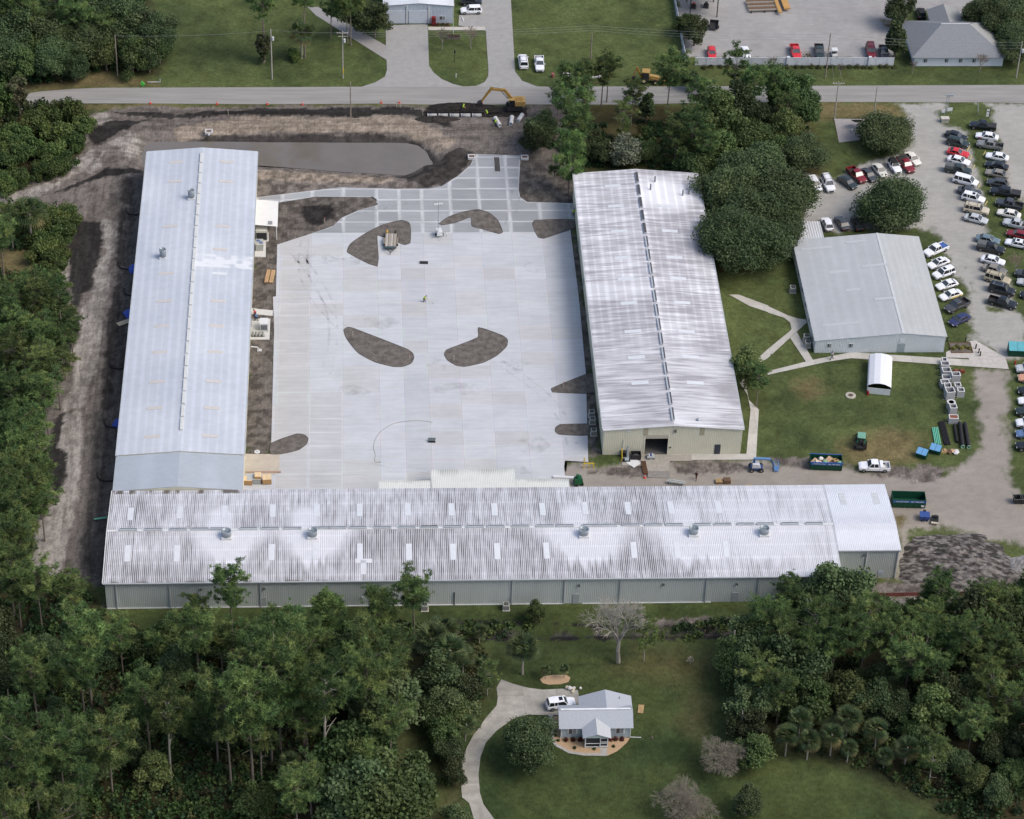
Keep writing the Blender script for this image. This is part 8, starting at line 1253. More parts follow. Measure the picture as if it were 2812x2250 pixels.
for i,k in enumerate('abcdefghi'):
 x,y = PT['pole_'+k]; h = PH[i]; o = thing('utility_pole',PL_[i],'pole',(x,y,0),0,'utility poles')
 MB().cyl((0,0,-.3),(0,0,h),.15,.10,8).build('shaft',m_pole if k in 'adef' else m_conp,o); tops[k] = (x,y,h)
 if k in 'cg': MB().box(-1.2,1.2,-.06,.06,h-.5,h-.36).build('cross_arm',m_conp,o); [MB().lathe([(.05,0),(.07,.1),(.03,.18)],8,(q,0,h-.36)).build('insulator',m_ltr,o) for q in (-1.1,-.5,.5,1.1)]
 if k == 'c': MB().box(-.9,.9,-.06,.06,h-1.3,h-1.18).build('cross_arm',m_conp,o)
 if k in 'bci': MB().lathe([(.02,0),(.24,.02),(.24,.75),(.18,.85),(.02,.88)],12,(.38,-.1,h-2.6)).build('transformer',M('transformer_pale',S(206,212,216)),o)
 if k == 'c': MB().cyl((.1,-.15,1.2),(.1,-.15,2.6),.09,n=8).build('guy_marker',M('marker_yellow',S(226,190,50)),o)
 if k == 'b': MB().tube([(0,0,h-.4),(-.1,-1.3,h-.1)],.04,5).build('lamp_arm',m_galv,o)
def wire(label,p,q,sag,r_=.018):
 pts = [(p[0]+(q[0]-p[0])*t,p[1]+(q[1]-p[1])*t,p[2]+(q[2]-p[2])*t-4*sag*t*(1-t)) for t in [i/12 for i in range(13)]]
 tag(MB().tube(pts,r_,3).build('overhead_wire',m_wire),label,'wire','overhead wires')
A_,B__,C__,E_,F_,G_,H_,I_ = (tops[k] for k in 'abcefghi')
def up_(p,d): return (p[0],p[1],p[2]-d)
wire('overhead wire from the leaning wooden pole to the pale lawn pole',up_(A_,.2),up_(B__,.4),.5); wire('upper overhead wire between the two lawn poles',up_(B__,.2),up_(C__,.3),.3)
for k in range(3): wire('overhead wire, %s of three, from the front drive pole to the side road pole' % ('top','middle','lowest')[k],up_(C__,.3+.5*k),up_((E_[0],E_[1],8.5),.3+.6*k),.5)
for k in range(3): wire('overhead wire, %s of three, across the fenced yard' % ('top','middle','lowest')[k],up_((E_[0],E_[1],8.5),.3+.6*k),up_(F_,.3+.7*k),.6)
for k in range(3): wire('overhead wire, %s of three, in front of the hip roof' % ('top','middle','lowest')[k],up_(F_,.3+.7*k),up_(I_,.2+.7*k),.5)
for k in range(2): wire('overhead wire, %s of two, spanning the road to the cross-arm pole' % ('left','right')[k],(F_[0]-.2+.4*k,F_[1],F_[2]-.6),(G_[0]-.9+1.8*k,G_[1],G_[2]-.3),.3)
o = thing('lamp_post','twin-headed floodlight post at the car park entrance island','lamp post',(*PT['pole_k'],0)); MB().cyl((-.15,0,0),(-.15,0,4.6),.05,n=6).cyl((.25,0,0),(.3,0,4.5),.05,n=6).build('posts',m_galv,o)
for x in (-.15,.75): MB().box(x-.3,x+.3,-.2,.2,4.5,4.8).build('floodlight',m_galv,o)
MB().cyl((.3,0,4.4),(.8,0,4.65),.04,n=5).build('arm',m_galv,o)
# entrance island furniture
for i,k in enumerate(('sign0','sign1')):
 o = thing('notice_board',('narrow pale notice board on the entrance island','white notice board on the entrance island')[i],'sign',(*PT[k],0),R(5)); w = (.35,.65)[i]; MB().box(-w,w,-.03,.03,.7,1.5).build('panel',m_ltr,o)
 for x in (-w+.1,w-.1): MB().cyl((x,.05,0),(x,.05,1.5),.04,n=5).build('post',m_galv,o)
o = thing('utility_cabinet','rounded pale utility cabinet at the corner of the entrance island','cabinet',(*PT['greenbox'],0)); b = MB(); b.loft([[(-.8,-.5,0),(.8,-.5,0),(.8,.5,0),(-.8,.5,0)],[(-.75,-.45,.9),(.75,-.45,.9),(.75,.45,.9),(-.75,.45,.9)]]); b.build('body',M('cabinet_grey',S(168,166,158)),o); MB().box(-.85,.85,-.55,.55,.9,1.05).build('lid',M('cabinet_lid',S(206,200,190)),o)
o = thing('chain_fence_gate','open steel gate with post on the entrance island','gate',(*PT['gate'],0),R(80)); MB().cyl((0,0,0),(0,0,1.6),.06,n=6).cyl((3.4,0,0),(3.4,0,1.4),.04,n=6).build('posts',m_galv,o); MB().tube([(0,0,.3),(3.4,0,.3)],.03,5).tube([(0,0,1.4),(3.4,0,1.3)],.03,5).build('rails',m_galv,o)
o = thing('sign_post','dark leaning sign post beside the black pickup','post',(*PT['gatepost'],0)); MB().cyl((0,0,0),(.1,0,2.9),.06,n=6).build('shaft',m_mach,o)
for z in (.6,1.2,1.9): MB().box(-.65,-.1,-.05,.02,z,z+.42).build('plate',m_ltr,o)
d_ = PT['dish']; o = thing('satellite_dish','mesh satellite dish on a white frame on the gravel pad','dish',(*d_,0)); b = MB(); prof = [(.15+.22*k,.02+.02*k*k) for k in range(6)]; b.lathe([(.02,0)]+prof,18); q = b.build('dish',M('mesh_brown',S(138,132,124),var=.2),o); q.matrix_basis = Matrix.Translation((0,.2,1.5)) @ Matrix.Rotation(R(-35),4,'X'); MB().cyl((.2,0,0),(.1,.1,1.6),.07,n=6).build('mast',m_galv,o); MB().box(-1.2,1.1,-.9,-.75,.5,.6).box(-1.25,-1.1,-1.5,-.8,.0,.6).box(.15,.3,-.8,.0,.5,.6).build('frame',m_ltr,o)
# wheel stops
for i in range(7): o = thing('wheel_stop','pale yellow wheel stop between the car files, number %s from the top' % ('one','three','four','five','two','seven','six')[i],'wheel stop',(*PT['stop%d' % i],.0),R(62),'wheel stops'); b = MB(); b.loft([[(x,-.09,0),(x,.09,0),(x,.06,.13),(x,-.06,.13)] for x in (-.85,.85)]); b.build('stop_bar',M('stop_yellow',S(206,192,130),var=.15),o); MB().cyl((.5,0,.1),(.5,0,.14),.02,n=5).build('pin',m_galv,o)
# ------------------------------------------------------------------ HOUSE
m_shing = M('shingle_grey',S(176,182,190),rough=.95,var=.10,scale=5.0); m_siding = M('siding_blue_grey',S(176,190,196),rough=.7,var=.05,stretch=(.2,.2,3),scale=2.0)
def slope4(p,nm,mat_,par,t=.08):
 n = (Vector(p[1])-Vector(p[0])).cross(Vector(p[2])-Vector(p[0])).normalized()
 if n.z < 0: n = -n
 b = MB(); b.loft([[tuple(Vector(q)-n*t) for q in p],[tuple(q) for q in p]]); return W(par,b.build(nm,mat_,par))
hb = thing('house','small grey-shingled house with a gabled screened porch on the lower lawn','house',(3.6,-80.4,0))
HX0,HX1,HY0,HY1 = 3.65,14.25,-80.4,-76.1; HE,HR = 2.6,3.95; HM = (HY0+HY1)/2
W(hb,MB().box(HX0,HX1,HY0,HY1,0,HE).build('wall',m_siding,hb)); W(hb,MB().box(6.95,14.5,HY1,-74.3,0,HE-.02).build('wall',m_siding,hb))
for x in (HX0,HX1): W(hb,MB().add([(x-.04,HY0,HE),(x-.04,HY1,HE),(x-.04,HM,HR-.08),(x+.04,HY0,HE),(x+.04,HY1,HE),(x+.04,HM,HR-.08)],((0,1,2),(3,5,4),(0,2,5,3),(1,4,5,2),(0,3,4,1))).build('gable',m_siding,hb))
o_ = .42; sl_ = (HR-HE)/(HM-HY0); zo = HE-sl_*o_+.05
slope4([(HX0-o_,HY0-o_,zo),(HX1+o_,HY0-o_,zo),(HX1+o_,HM,HR+.05),(HX0-o_,HM,HR+.05)],'roof_slope',m_shing,hb); slope4([(HX1+o_,HY1+o_,zo),(HX0-o_,HY1+o_,zo),(HX0-o_,HM,HR+.05),(HX1+o_,HM,HR+.05)],'roof_slope',m_shing,hb)
W(hb,MB().box(HX0-.1,HX1+.1,HM-.14,HM+.14,HR+.05,HR+.16).build('ridge_vent',M('ridge_white',S(240,242,244),rough=.5),hb))
bx0,bx1,bm_,by1 = 6.6,14.85,10.72,-73.95
slope4([(bx0,HM,HE-.1),(bx0,by1,HE-.1),(bm_,by1,HR+.0),(bm_,HM,HR+.0)],'roof_slope',m_shing,hb); slope4([(bx1,by1,HE-.1),(bx1,HM,HE-.1),(bm_,HM,HR+.0),(bm_,by1,HR+.0)],'roof_slope',m_shing,hb)
px0,px1,pm,py0 = 6.75,11.1,8.92,-82.95; PZ,PR = 2.45,3.3
slope4([(px0,py0,PZ),(px0,HY0+1.4,PZ),(pm,HY0+1.4,PR),(pm,py0,PR)],'porch_roof',m_shing,hb); slope4([(px1,HY0+1.4,PZ),(px1,py0,PZ),(pm,py0,PR),(pm,HY0+1.4,PR)],'porch_roof',M('shingle_sunlit',S(190,194,196),rough=.95,var=.1,scale=5),hb)  # right slope gets a paler shingle, its sunlight put into the colour
W(hb,MB().add([(px0+.1,py0+.12,PZ-.06),(px1-.1,py0+.12,PZ-.06),(pm,py0+.12,PR-.1),(px0+.1,py0+.2,PZ-.06),(px1-.1,py0+.2,PZ-.06),(pm,py0+.2,PR-.1)],((0,1,2),(3,5,4),(0,2,5,3),(1,4,5,2),(0,3,4,1))).build('gable',M('gable_green_grey',S(176,192,190)),hb))
W(hb,MB().box(7.2,10.65,-82.55,HY0-.02,0,.12).build('porch_floor',m_conc,hb)); W(hb,MB().box(7.3,10.55,-82.35,-82.3,.15,PZ-.1).build('porch_screen',M('insect_screen',(.03,.03,.034),rough=.6,var=.1),hb))
for x in (7.2,9.5,10.62): W(hb,MB().box(x-.07,x+.07,-82.58,-82.42,.1,PZ-.05).build('porch_post',m_trim,hb))
for z in (.15,.85,2.25): W(hb,MB().box(7.25,10.6,-82.54,-82.46,z,z+.08).build('porch_rail',m_trim,hb))
for z in (.3,1.2,2.0): W(hb,MB().box(9.55,10.55,-82.6,-82.52,z,z+.09).build('screen_door_rail',m_trim,hb))
for x in (5.35,12.65):
 W(hb,MB().box(x-.78,x+.78,HY0-.05,HY0,.9,2.25).build('window_casing',m_trim,hb)); window(hb,x,HY0-.045,1.05,1.15,1.05,panes=2)
for x in (HX0-.02,HX1+.02): W(hb,MB().box(x-.07,x+.07,HY0-.08,HY0+.06,0,HE-.1).build('corner_board',m_trim,hb))
W(hb,MB().cyl((14.35,HY0-.1,0.12),(16.0,HY0-.15,.08),.06,n=6).build('downpipe_extension',m_trim,hb)); W(hb,MB().cyl((12.9,-75.2,3.15),(12.9,-75.2,3.6),.05,n=6).build('vent_pipe',m_mach,hb)); W(hb,MB().box(14.5,14.75,-78.6,-77.6,.9,1.7).build('meter_box',M('box_grey',S(160,168,172)),hb))
def bush(label,x,y,r_,h,cols,seed,grp=None,z=0.0):
 g2 = np.random.default_rng(seed); n = 160; d = unit(n); d[:,2] = np.abs(d[:,2]); C = d*np.array([r_,r_,h])*(.5+.5*g2.random((n,1))); nn = d+.8*unit(n); nn /= np.linalg.norm(nn,axis=1,keepdims=True)
 o = thing('bush',label,'bush',(x,y,z),0,grp); link('foliage',np_mesh('bush',*leaf_quads(C,.09*(.7+.6*g2.random(n)),nn,pal(n,cols))),o,m_leaf); MB().cyl((0,0,0),(0,0,h*.6),.04,.02,5).build('stem',m_bark,o); return o
for i,(x,y) in enumerate(((4.4,-80.95),(5.5,-80.95),(6.6,-81.0),(12.0,-80.95),(13.0,-80.95),(11.2,-81.0))): bush('dark red bush at the house front, %s from the left' % ('first','second','third','fifth','sixth','fourth')[i],x,y,.42,.75,[(110,44,50),(92,40,44),(84,70,50)],400+i,'dark red bushes')
for i,(x,y) in enumerate(((2.9,-79.0),(2.85,-79.9),(3.2,-81.0),(5.6,-82.6),(8.6,-82.9),(11.6,-82.4))): bush('tiny green plant in the mulch, %s round the house bed' % ('first','second','third','fourth','fifth','last')[i],x,y,.25,.4,[(84,100,56),(66,84,48)],420+i,'small mulch plants')
for i,(cx_,cy_) in enumerate(((275,520),(430,510))):
 me_t,me_c,Hr = PROTO['palm'][i]; q = DATA['tiny_palms'][i]; o = thing('palm_tree',('tiny palm at the left of the oval mulch bed','tiny palm at the right of the oval mulch bed')[i],'palm',(*q,.04),i,'tiny palms'); o.scale = (.33,)*3; link('trunk',me_t,o); link('fronds',me_c,o)
o = thing('statue_group','heap of white and pink garden ornaments at the drive edge','ornaments',(*PT['bags'],.03))
for k,(x,y,r_) in enumerate(((-.6,.3,.35),(-.2,.1,.4),(.3,-.1,.3),(.5,.3,.25),(.2,-.6,.25),(1.5,.2,.25))): MB().blob((x,y,r_*.8),(r_,r_*.8,r_),8,5,k,.25).build('ornament',JM[3] if k % 2 else JM[1],o)
o = thing('wooden_pallet','tan wooden board on the lawn right of the house','board',(*PT['mailboard'],.02),R(80)); [MB().box(-.9,.9,-.42+.22*k,-.42+.22*k+.19,.05,.1).build('board',JM[4],o) for k in range(4)]; MB().box(-.85,-.7,-.4,.4,0,.05).box(.7,.85,-.4,.4,0,.05).build('bearer',JM[5],o)
tb_,tw2 = bare(2.2,.9,281,3,.02,4,.35,.06); o = thing('branch_pile','small heap of bleached branches on the house lawn','branches',(*PT['bonfire'],0)); tb_.build('branches',m_bark_p,o); tw2.build('twigs',m_twig,o)
o = thing('branch_pile','dark brush pile at the end of the downpipe','branches',(17.2,-80.7,0)); tb_,tw2 = bare(1.0,1.0,282,3,.02,4,.35,.05); tb_.build('branches',m_bark,o); tw2.build('twigs',m_bark,o); o.rotation_euler = (0,R(75),0)
# ------------------------------------------------------------------ NORTH SIDE BUILDINGS
nb = thing('office_building','white-walled building with a grey hip roof and a rear wing, top right','building',(92,115,0)); m_hip = M('hip_shingle',S(136,140,144),rough=.95,var=.12,scale=3); m_hip_lit = M('hip_shingle_sunlit',S(160,162,160),rough=.95,var=.12,scale=3)  # right-hand slopes painted paler, sunlight put into the shingle colour
W(nb,MB().box(90.6,109.6,114.6,128.3,0,2.55).build('wall',M('wall_blue_white',S(222,230,240),var=.04),nb)); e0,e1,f0,f1 = 89.9,110.2,113.8,129.0; rz_ = 6.0
slope4([(e0,f0,2.5),(e1,f0,2.5),(103.1,121.9,rz_),(97.1,121.9,rz_)],'roof_slope',m_hip,nb); slope4([(e1,f1,2.5),(e0,f1,2.5),(97.1,121.9,rz_),(103.1,121.9,rz_)],'roof_slope',m_hip,nb)
slope4([(e1,f0,2.5),(e1,f1,2.5),(103.1,121.9,rz_)],'roof_slope',m_hip_lit,nb); slope4([(e0,f1,2.5),(e0,f0,2.5),(97.1,121.9,rz_)],'roof_slope',m_hip,nb); W(nb,MB().box(97.0,103.2,121.8,122.0,rz_+.0,rz_+.08).build('ridge_cap',m_trim,nb))
W(nb,MB().box(96.6,103.0,127.5,133.2,0,2.5).build('wall',M('wall_blue_white',S(222,230,240)),nb)); slope4([(96.2,126,2.5),(96.2,133.6,2.5),(99.8,133.6,4.0),(99.8,126,4.0)],'roof_slope',m_hip,nb); slope4([(103.4,133.6,2.5),(103.4,126,2.5),(99.8,126,4.0),(99.8,133.6,4.0)],'roof_slope',m_hip_lit,nb)
for x in (93.0,97.5,100.5,103.4): window(nb,x,114.6,.95,.75,.85,panes=2)
gb_ = thing('garage','pale blue metal garage with two roller doors at the top edge','garage',(-21,131,0)); m_gar = M('wall_pale_blue',S(196,206,218),rough=.6,var=.04); GX0,GX1,GY = -21.0,-6.4,131.8
W(gb_,rib_wall('wall',gb_,(GX0,GY),((GX0+GX1)/2,GY),0,4.4,m_gar,z1b=5.0)); W(gb_,rib_wall('wall',gb_,((GX0+GX1)/2,GY),(GX1,GY),0,5.0,m_gar,z1b=4.4)); W(gb_,rib_wall('wall',gb_,(GX1,GY),(GX1,GY+20),0,4.4,m_gar)); W(gb_,rib_wall('wall',gb_,(GX0,GY+20),(GX0,GY),0,4.4,m_gar))
gm_ = (GX0+GX1)/2
W(gb_,roof_slope('roof_slope',gb_,'y',GY-.3,GY+20,GX0-.3,4.45,gm_,5.1,tint_plain((214,220,228),111,.05),nd=8)); W(gb_,roof_slope('roof_slope',gb_,'y',GY-.3,GY+20,GX1+.3,4.45,gm_,5.1,tint_plain((218,222,228),112,.05),nd=8))
for xa,xb in ((-20.6,-16.6),(-15.8,-11.8)):
 dr = W(gb_,MB().box(xa,xb,GY-.12,GY-.04,.02,3.2).build('garage_door',M('door_pale_blue',S(206,214,224),var=.04),gb_))
 for k in range(4): q = MB().box(xa+.05,xb-.05,GY-.16,GY-.12,.06+k*.79,.06+k*.79+.74).build('door_panel',M('door_pale_blue',S(206,214,224)),dr); q.matrix_parent_inverse = (gb_.matrix_basis @ dr.matrix_parent_inverse @ dr.matrix_basis).inverted()
for x in (-21.1,-16.2,-11.5): W(gb_,MB().box(x-.12,x+.12,GY-.2,GY-.02,0,4.3).build('door_post',m_trim,gb_))
window(gb_,-8.6,GY-.04,1.0,1.2,.8,panes=2)
o = thing('vending_machine','dark red vending machine against the pale blue garage','machine',(PT['redthing'][0],GY-.7,.03)); MB().box(-.45,.45,-.4,.4,0,1.9).build('cabinet',M('vend_red',S(134,34,40),var=.1),o); MB().box(-.36,.36,-.43,-.405,.75,1.75).build('front_panel',M('vend_panel',S(104,40,44),rough=.3),o); MB().box(-.3,.3,-.44,-.41,.2,.45).build('tray',m_black,o)
for i,x in enumerate((-9.6,-8.4,-7.4)): bush('low brown bush under the garage window, %s of three' % ('left','middle','right')[i],x,GY-.8,.55,.6,[(112,84,70),(96,90,62)],440+i,'bushes by the garage')
o = thing('flagpole','thin white flagpole behind the red planter','flagpole',(*PT['flag'],0)); MB().cyl((0,0,0),(0,0,8.5),.06,.03,6).build('pole',m_trim,o); MB().blob((0,0,8.55),(.08,.08,.08),6,4,1,0).build('finial',m_galv,o)
o = thing('planter','long low planter with dark red flowers on the front lawn','planter',(*PT['planter'],0)); MB().box(-1.5,1.5,-.35,.35,0,.45).build('box',M('planter_grey',S(120,112,106)),o); C = np.random.default_rng(4).uniform((-1.4,-.3,.4),(1.4,.3,.85),(260,3)); link('flowers',np_mesh('flowers',*leaf_quads(C,np.full(260,.1),unit(260),pal(260,[(128,28,36),(100,34,36),(70,80,44)]))),o,m_leaf)
o = thing('path_lamp','dark iron post lamp in the front lawn','lamp',(*PT['lamp'],0)); MB().cyl((0,0,0),(0,0,2.2),.06,n=6).build('post',m_mach,o); MB().lathe([(.1,2.2),(.2,2.4),(.2,2.8),(.05,3.0)],8).build('lantern',m_mach,o)
o = thing('marker_post','short white marker post at the tip of the front lawn','marker',(*PT['marker'],0)); MB().cyl((0,0,0),(0,0,.8),.09,n=8).build('post',m_trim,o); MB().lathe([(.1,.8),(.03,.9)],8).build('cap',m_trim,o)
o = thing('parking_block','white parking block lying on the pavement below the white crossover','parking block',(*PT['bench'],.03),R(100)); MB().box(-.9,.9,-.1,.1,.0,.16).build('block',m_trim,o); MB().cyl((.5,0,.15),(.5,0,.19),.03,n=6).build('pin',m_mach,o)
# white fence
m_fen = M('fence_white',S(214,220,228),rough=.6,var=.08)
fe = thing('fence','white panelled fence along the fenced yard beside the road','fence',(44,114.4,0)); x = 44.2
while x < 86.2:
 x2 = min(x+2.4,86.4); W(fe,MB().box(x+.06,x2-.06,114.75,114.82,.08,1.85).build('panel',m_fen,fe)); W(fe,MB().box(x-.07,x+.07,114.7,114.88,0,1.95).build('post',m_fen,fe)); W(fe,MB().box(x+.06,x2-.06,114.72,114.85,1.85,1.93).build('rail',m_fen,fe)); x += 2.4
for x in (63.8,81.2): W(fe,MB().box(x-.35,x+.35,114.5,115.1,0,2.15).build('pier',m_fen,fe))
f2_ = thing('fence','white panelled side fence climbing to the top edge left of the fenced yard','fence',(42.3,117,0)); y = 116.5
while y < 146: W(f2_,MB().box(42.2,42.27,y+.06,y+2.34,.08,1.75).build('panel',m_fen,f2_)); W(f2_,MB().box(42.14,42.33,y-.07,y+.07,0,1.85).build('post',m_fen,f2_)); y += 2.4
ca_ = thing('canopy','white-edged open canopy on posts in the fenced yard at the top edge','canopy',(47.5,134,0)); W(ca_,MB().box(44.2,51.8,134.2,146,4.6,4.9).build('canopy_roof',m_trim,ca_))
for x in (45.0,50.9):
 for y in (134.6,141): W(ca_,MB().box(x-.1,x+.1,y-.1,y+.1,0,4.6).build('post',m_mach,ca_))
for i,(x,y,c) in enumerate(((46.2,138.5,'red'),(49.0,138.8,'black'))):
 o = thing('mower',('red ride-on mower under the canopy','black ride-on mower under the canopy')[i],'mower',(x,y,.02),R(80)); MB().box(-.7,.7,-.4,.4,.25,.6).build('deck',m_mach,o); MB().box(.1,.8,-.3,.3,.6,.95).build('hood',paint(c),o); MB().box(-.4,.0,-.25,.25,.6,1.05).build('seat',m_black,o); [MB().cyl((q,s_*.4,.25),(q,s_*.55,.25),.25,n=10).build('wheel',m_tyre,o) for q in (-.5,.6) for s_ in (1,-1)]
mx = PT['mixer']; o = thing('timber_rack','wooden loading ramp and rack in the fenced yard at the top edge','ramp',(*mx,0),R(4))
for k in range(6): MB().box(-5.5,.6,1.0+k*.8,1.0+k*.8+.6,.55,.65).build('deck_board',JM[5] if k % 2 else M('weathered',S(150,140,128)),o)
MB().box(.7,1.5,-.5,7,.7,.9).build('beam',M('ochre_wood',S(196,152,92)),o); MB().box(2.2,3.6,1,8,.6,.9).build('beam',M('ochre_wood',S(196,152,92)),o)
for x in (-5,-2,.5): MB().box(x-.1,x+.1,.9,1.1,0,.6).build('leg',m_mach,o)
gx_ = PT['golf']; o = thing('utility_cart','white utility cart between two dark pickups behind the fence','cart',(*gx_,0),R(95)); MB().box(-1.1,1.1,-.6,.6,.3,.7).build('body',m_trim,o); MB().box(-.9,.4,-.62,.62,1.7,1.8).build('roof',m_trim,o); [MB().cyl((q,s_*.5,.5),(q,s_*.5,1.7),.03,n=5).build('roof_post',m_galv,o) for q in (-.8,.35) for s_ in (1,-1)]; [MB().cyl((q,s_*.5,.25),(q,s_*.66,.25),.25,n=10).build('wheel',m_tyre,o) for q in (-.7,.75) for s_ in (1,-1)]; MB().box(-.3,.0,-.5,.5,.7,1.1).build('seat',m_black,o)
bush('rounded olive brush heap behind the white fence',*PT['brush'],1.2,1.5,[(112,104,64),(96,92,56)],450)
bt = PT['blacktrailer']; o = thing('utility_trailer','black high-sided trailer beside the yellow-green tree','trailer',(*bt,0),R(80)); MB().box(-1.5,1.2,-.9,.9,.5,.6).build('floor',m_mach,o); [MB().box(-1.5,1.2,s_*.9-.04,s_*.9+.04,.6,1.3).build('side',m_mach,o) for s_ in (1,-1)]; MB().box(1.15,1.22,-.86,.86,.6,1.3).build('front',m_mach,o); [MB().cyl((0,s_*.95,.33),(0,s_*1.15,.33),.33,n=10).build('wheel',m_tyre,o) for s_ in (1,-1)]; MB().cyl((1.2,0,.5),(2.6,0,.45),.05,n=5).build('drawbar',m_mach,o)
for i in range(26): bush('hedge plant at the foot of the white fence, %s from the left' % ordinal(i),46+i*1.62+rj.uniform(-.3,.3),113.9+rj.uniform(-.3,.2),.75,.55+.5*rj.random(),[(76,88,50),(92,84,56),(64,78,46)],460+i,'hedge plants along the white fence')
# site materials under the roadside pines
for i,(k,lab) in enumerate((('pallets','pale pallet of bagged material left of the roadside pines'),('blocks','stack of white blocks under the roadside pines, nearer one'),('blocks2','stack of white blocks under the roadside pines, farther one'))):
 o = thing('block_stack',lab,'blocks',(*PT[k],.02),R(5*i),'material stacks by the road'); MB().box(-1.5,1.5,-.6,.6,0,.15).build('pallet',JM[5],o)
 for a in range(4):
  for c_ in range(2): MB().box(-1.4+a*.72,-1.4+a*.72+.66,-.55+c_*.56,-.55+c_*.56+.5,.15,.5+.25*((a*3+c_+i) % 3)).build('block',JM[3] if (a+c_+i) % 3 else m_pre,o)
o = thing('barrel','reddish barrel on the grass left of the material stacks','barrel',(*PT['redbarrel'],.0)); MB().lathe([(.3,0),(.33,.1),(.33,.8),(.28,.9),(.02,.9)],14).build('drum',M('barrel_red',S(170,104,100)),o); MB().lathe([(.345,.3),(.345,.36)],14).build('hoop',m_mach,o)
o = thing('utility_marker','bright lime marker panel tipped over by the road','marker',(*PT['lime'],.05),R(-30)); MB().box(-.45,.45,-.03,.03,.05,1.0,ry=.5).build('panel',M('lime_panel',S(120,255,110),rough=.5,var=.03),o); MB().cyl((0,.06,0),(.2,.06,.9),.03,n=5).build('stake',m_galv,o)
o = thing('backflow_valve','white pipe riser at the edge of the top left lawn','riser',(*PT['valve'],0)); MB().tube([(-2.6,0,.25),(0,0,.25),(0,0,1.0)],.07,6).build('pipe',m_trim,o); MB().cyl((-.1,0,.9),(.1,0,.9),.12,n=8).build('wheel',m_galv,o)
for i,(x,y) in enumerate(DATA['stakes']): o = thing('survey_stake','thin survey stake, %s from the left' % ('first','second','third','fourth','fifth','sixth','seventh','eighth','ninth','tenth')[i],'stake',(x,y,0),0,'survey stakes'); MB().box(-.04,.04,-.02,.02,-.1,1.2).build('lath',M('lath',S(206,196,172)),o); MB().box(-.06,.06,-.03,.03,1.05,1.2).build('ribbon',m_or if i % 2 else m_trim,o)
# ------------------------------------------------------------------ SITE ODDS AND ENDS
cp = thing('portable_garage','white fabric-roofed portable garage on the grass below the office','shelter',(65.9,3.6,0),0); cw,ch_,cl_ = 2.1,2.2,9.0; aang = R(-9.5) if False else math.atan2(12.3-3.0,67.6-65.9)-math.pi/2
pr = [(-cw,0),(-cw,ch_*.8),(-cw*.92,ch_*.88),(-cw*.5,ch_*1.06),(0,ch_*1.13),(cw*.5,ch_*1.06),(cw*.92,ch_*.88),(cw,ch_*.8),(cw,0)]; cp.rotation_euler[2] = aang
m_tent = M('tent_white',S(240,242,246),rough=.5,var=.03)
b = MB(); n = len(pr); seg = 5; vs = [(x,.0+cl_*k/seg,z) for k in range(seg+1) for x,z in pr]; fs = [(k*n+i,k*n+i+1,(k+1)*n+i+1,(k+1)*n+i) for k in range(seg) for i in range(n-1)]; b.add(vs,fs)
vs2 = [(x*.985,.0+cl_*k/seg,z*.985) for k in range(seg+1) for x,z in pr]; b.add(vs2,[f_[::-1] for f_ in fs]); b.build('cover',m_tent,cp)
b = MB().box(-cw,cw,cl_-.05,cl_,0,ch_*.8); b.build('end_wall',m_tent,cp); MB().box(-cw+.05,cw-.05,.0,.05,0,1.35).build('door_flap',M('tent_grey',S(222,228,230)),cp)
fr = MB()
for y in (0.05,cl_/2): fr.tube([(x*.97,y,z*.97) for x,z in pr],.035,5)
fr.build('frame',m_galv,cp); bush('red flowers at the corner of the portable garage',63.95,3.6,.3,.9,[(170,40,44),(130,44,44)],499)
o = thing('manhole_cover','round concrete manhole with a dark lid in the lawn','manhole',(*PT['manhole'],0)); MB().lathe([(.95,0),(.95,.12),(.85,.16),(.45,.16),(.45,.1)],20).build('collar',M('collar',S(184,178,164)),o); MB().lathe([(.42,.1),(.42,.14),(.01,.14)],16).build('lid',M('lid_brown',S(96,82,72)),o)
m_ac = M('ac_case',S(176,178,172),rough=.6,var=.08)
def acunit(label,p,s_=1.0,z=.0,rz=0):
 o = thing('condenser_unit',label,'air conditioner',(*p,z),rz,'air conditioning condensers'); MB().box(-.62*s_,.62*s_,-.62*s_,.62*s_,-.02,.08).build('plinth',m_conc_l,o); MB().box(-.5*s_,.5*s_,-.5*s_,.5*s_,.08,1.1*s_).build('case',m_ac,o); MB().lathe([(.40*s_,1.1*s_),(.40*s_,1.13*s_),(.01,1.13*s_)],16).build('fan_grille',m_dark,o)
 b = MB()
 for k in range(4): b.box(-.42*s_,.42*s_,-.52*s_,-.505*s_,.2+.2*k*s_,.3+.2*k*s_)
 b.build('louvres',M('louvre_grey',S(120,122,120)),o)
 for k in range(2): q = MB().box(-.4*s_,.4*s_,-.02,.02,1.135*s_,1.15*s_,rz=k*math.pi/2).build('guard_bar',m_ac,o)
 return o
for i in range(3): acunit(('topmost condenser beside the middle building wall','middle condenser beside the middle building wall','lowest condenser, on the round-ended soil bed')[i],(13.95,PT['acr%d' % i][1]+.3),1.0)
for i in range(3): acunit(('wide condenser on the lawn left of the office','upper condenser at the office corner','lower condenser at the office corner')[i],(min(PT['ace%d' % i][0],55.0) if i else PT['ace0'][0],PT['ace%d' % i][1]+.2),1.05)
acunit('condenser behind the long wall beside the tall pine',(PT['acs0'][0],-51.2)); acunit('condenser on a slab at the middle downpipe of the long wall',(PT['acs1'][0],-51.3))
m_yel = M('safety_yellow',S(226,196,56),rough=.5,var=.06)
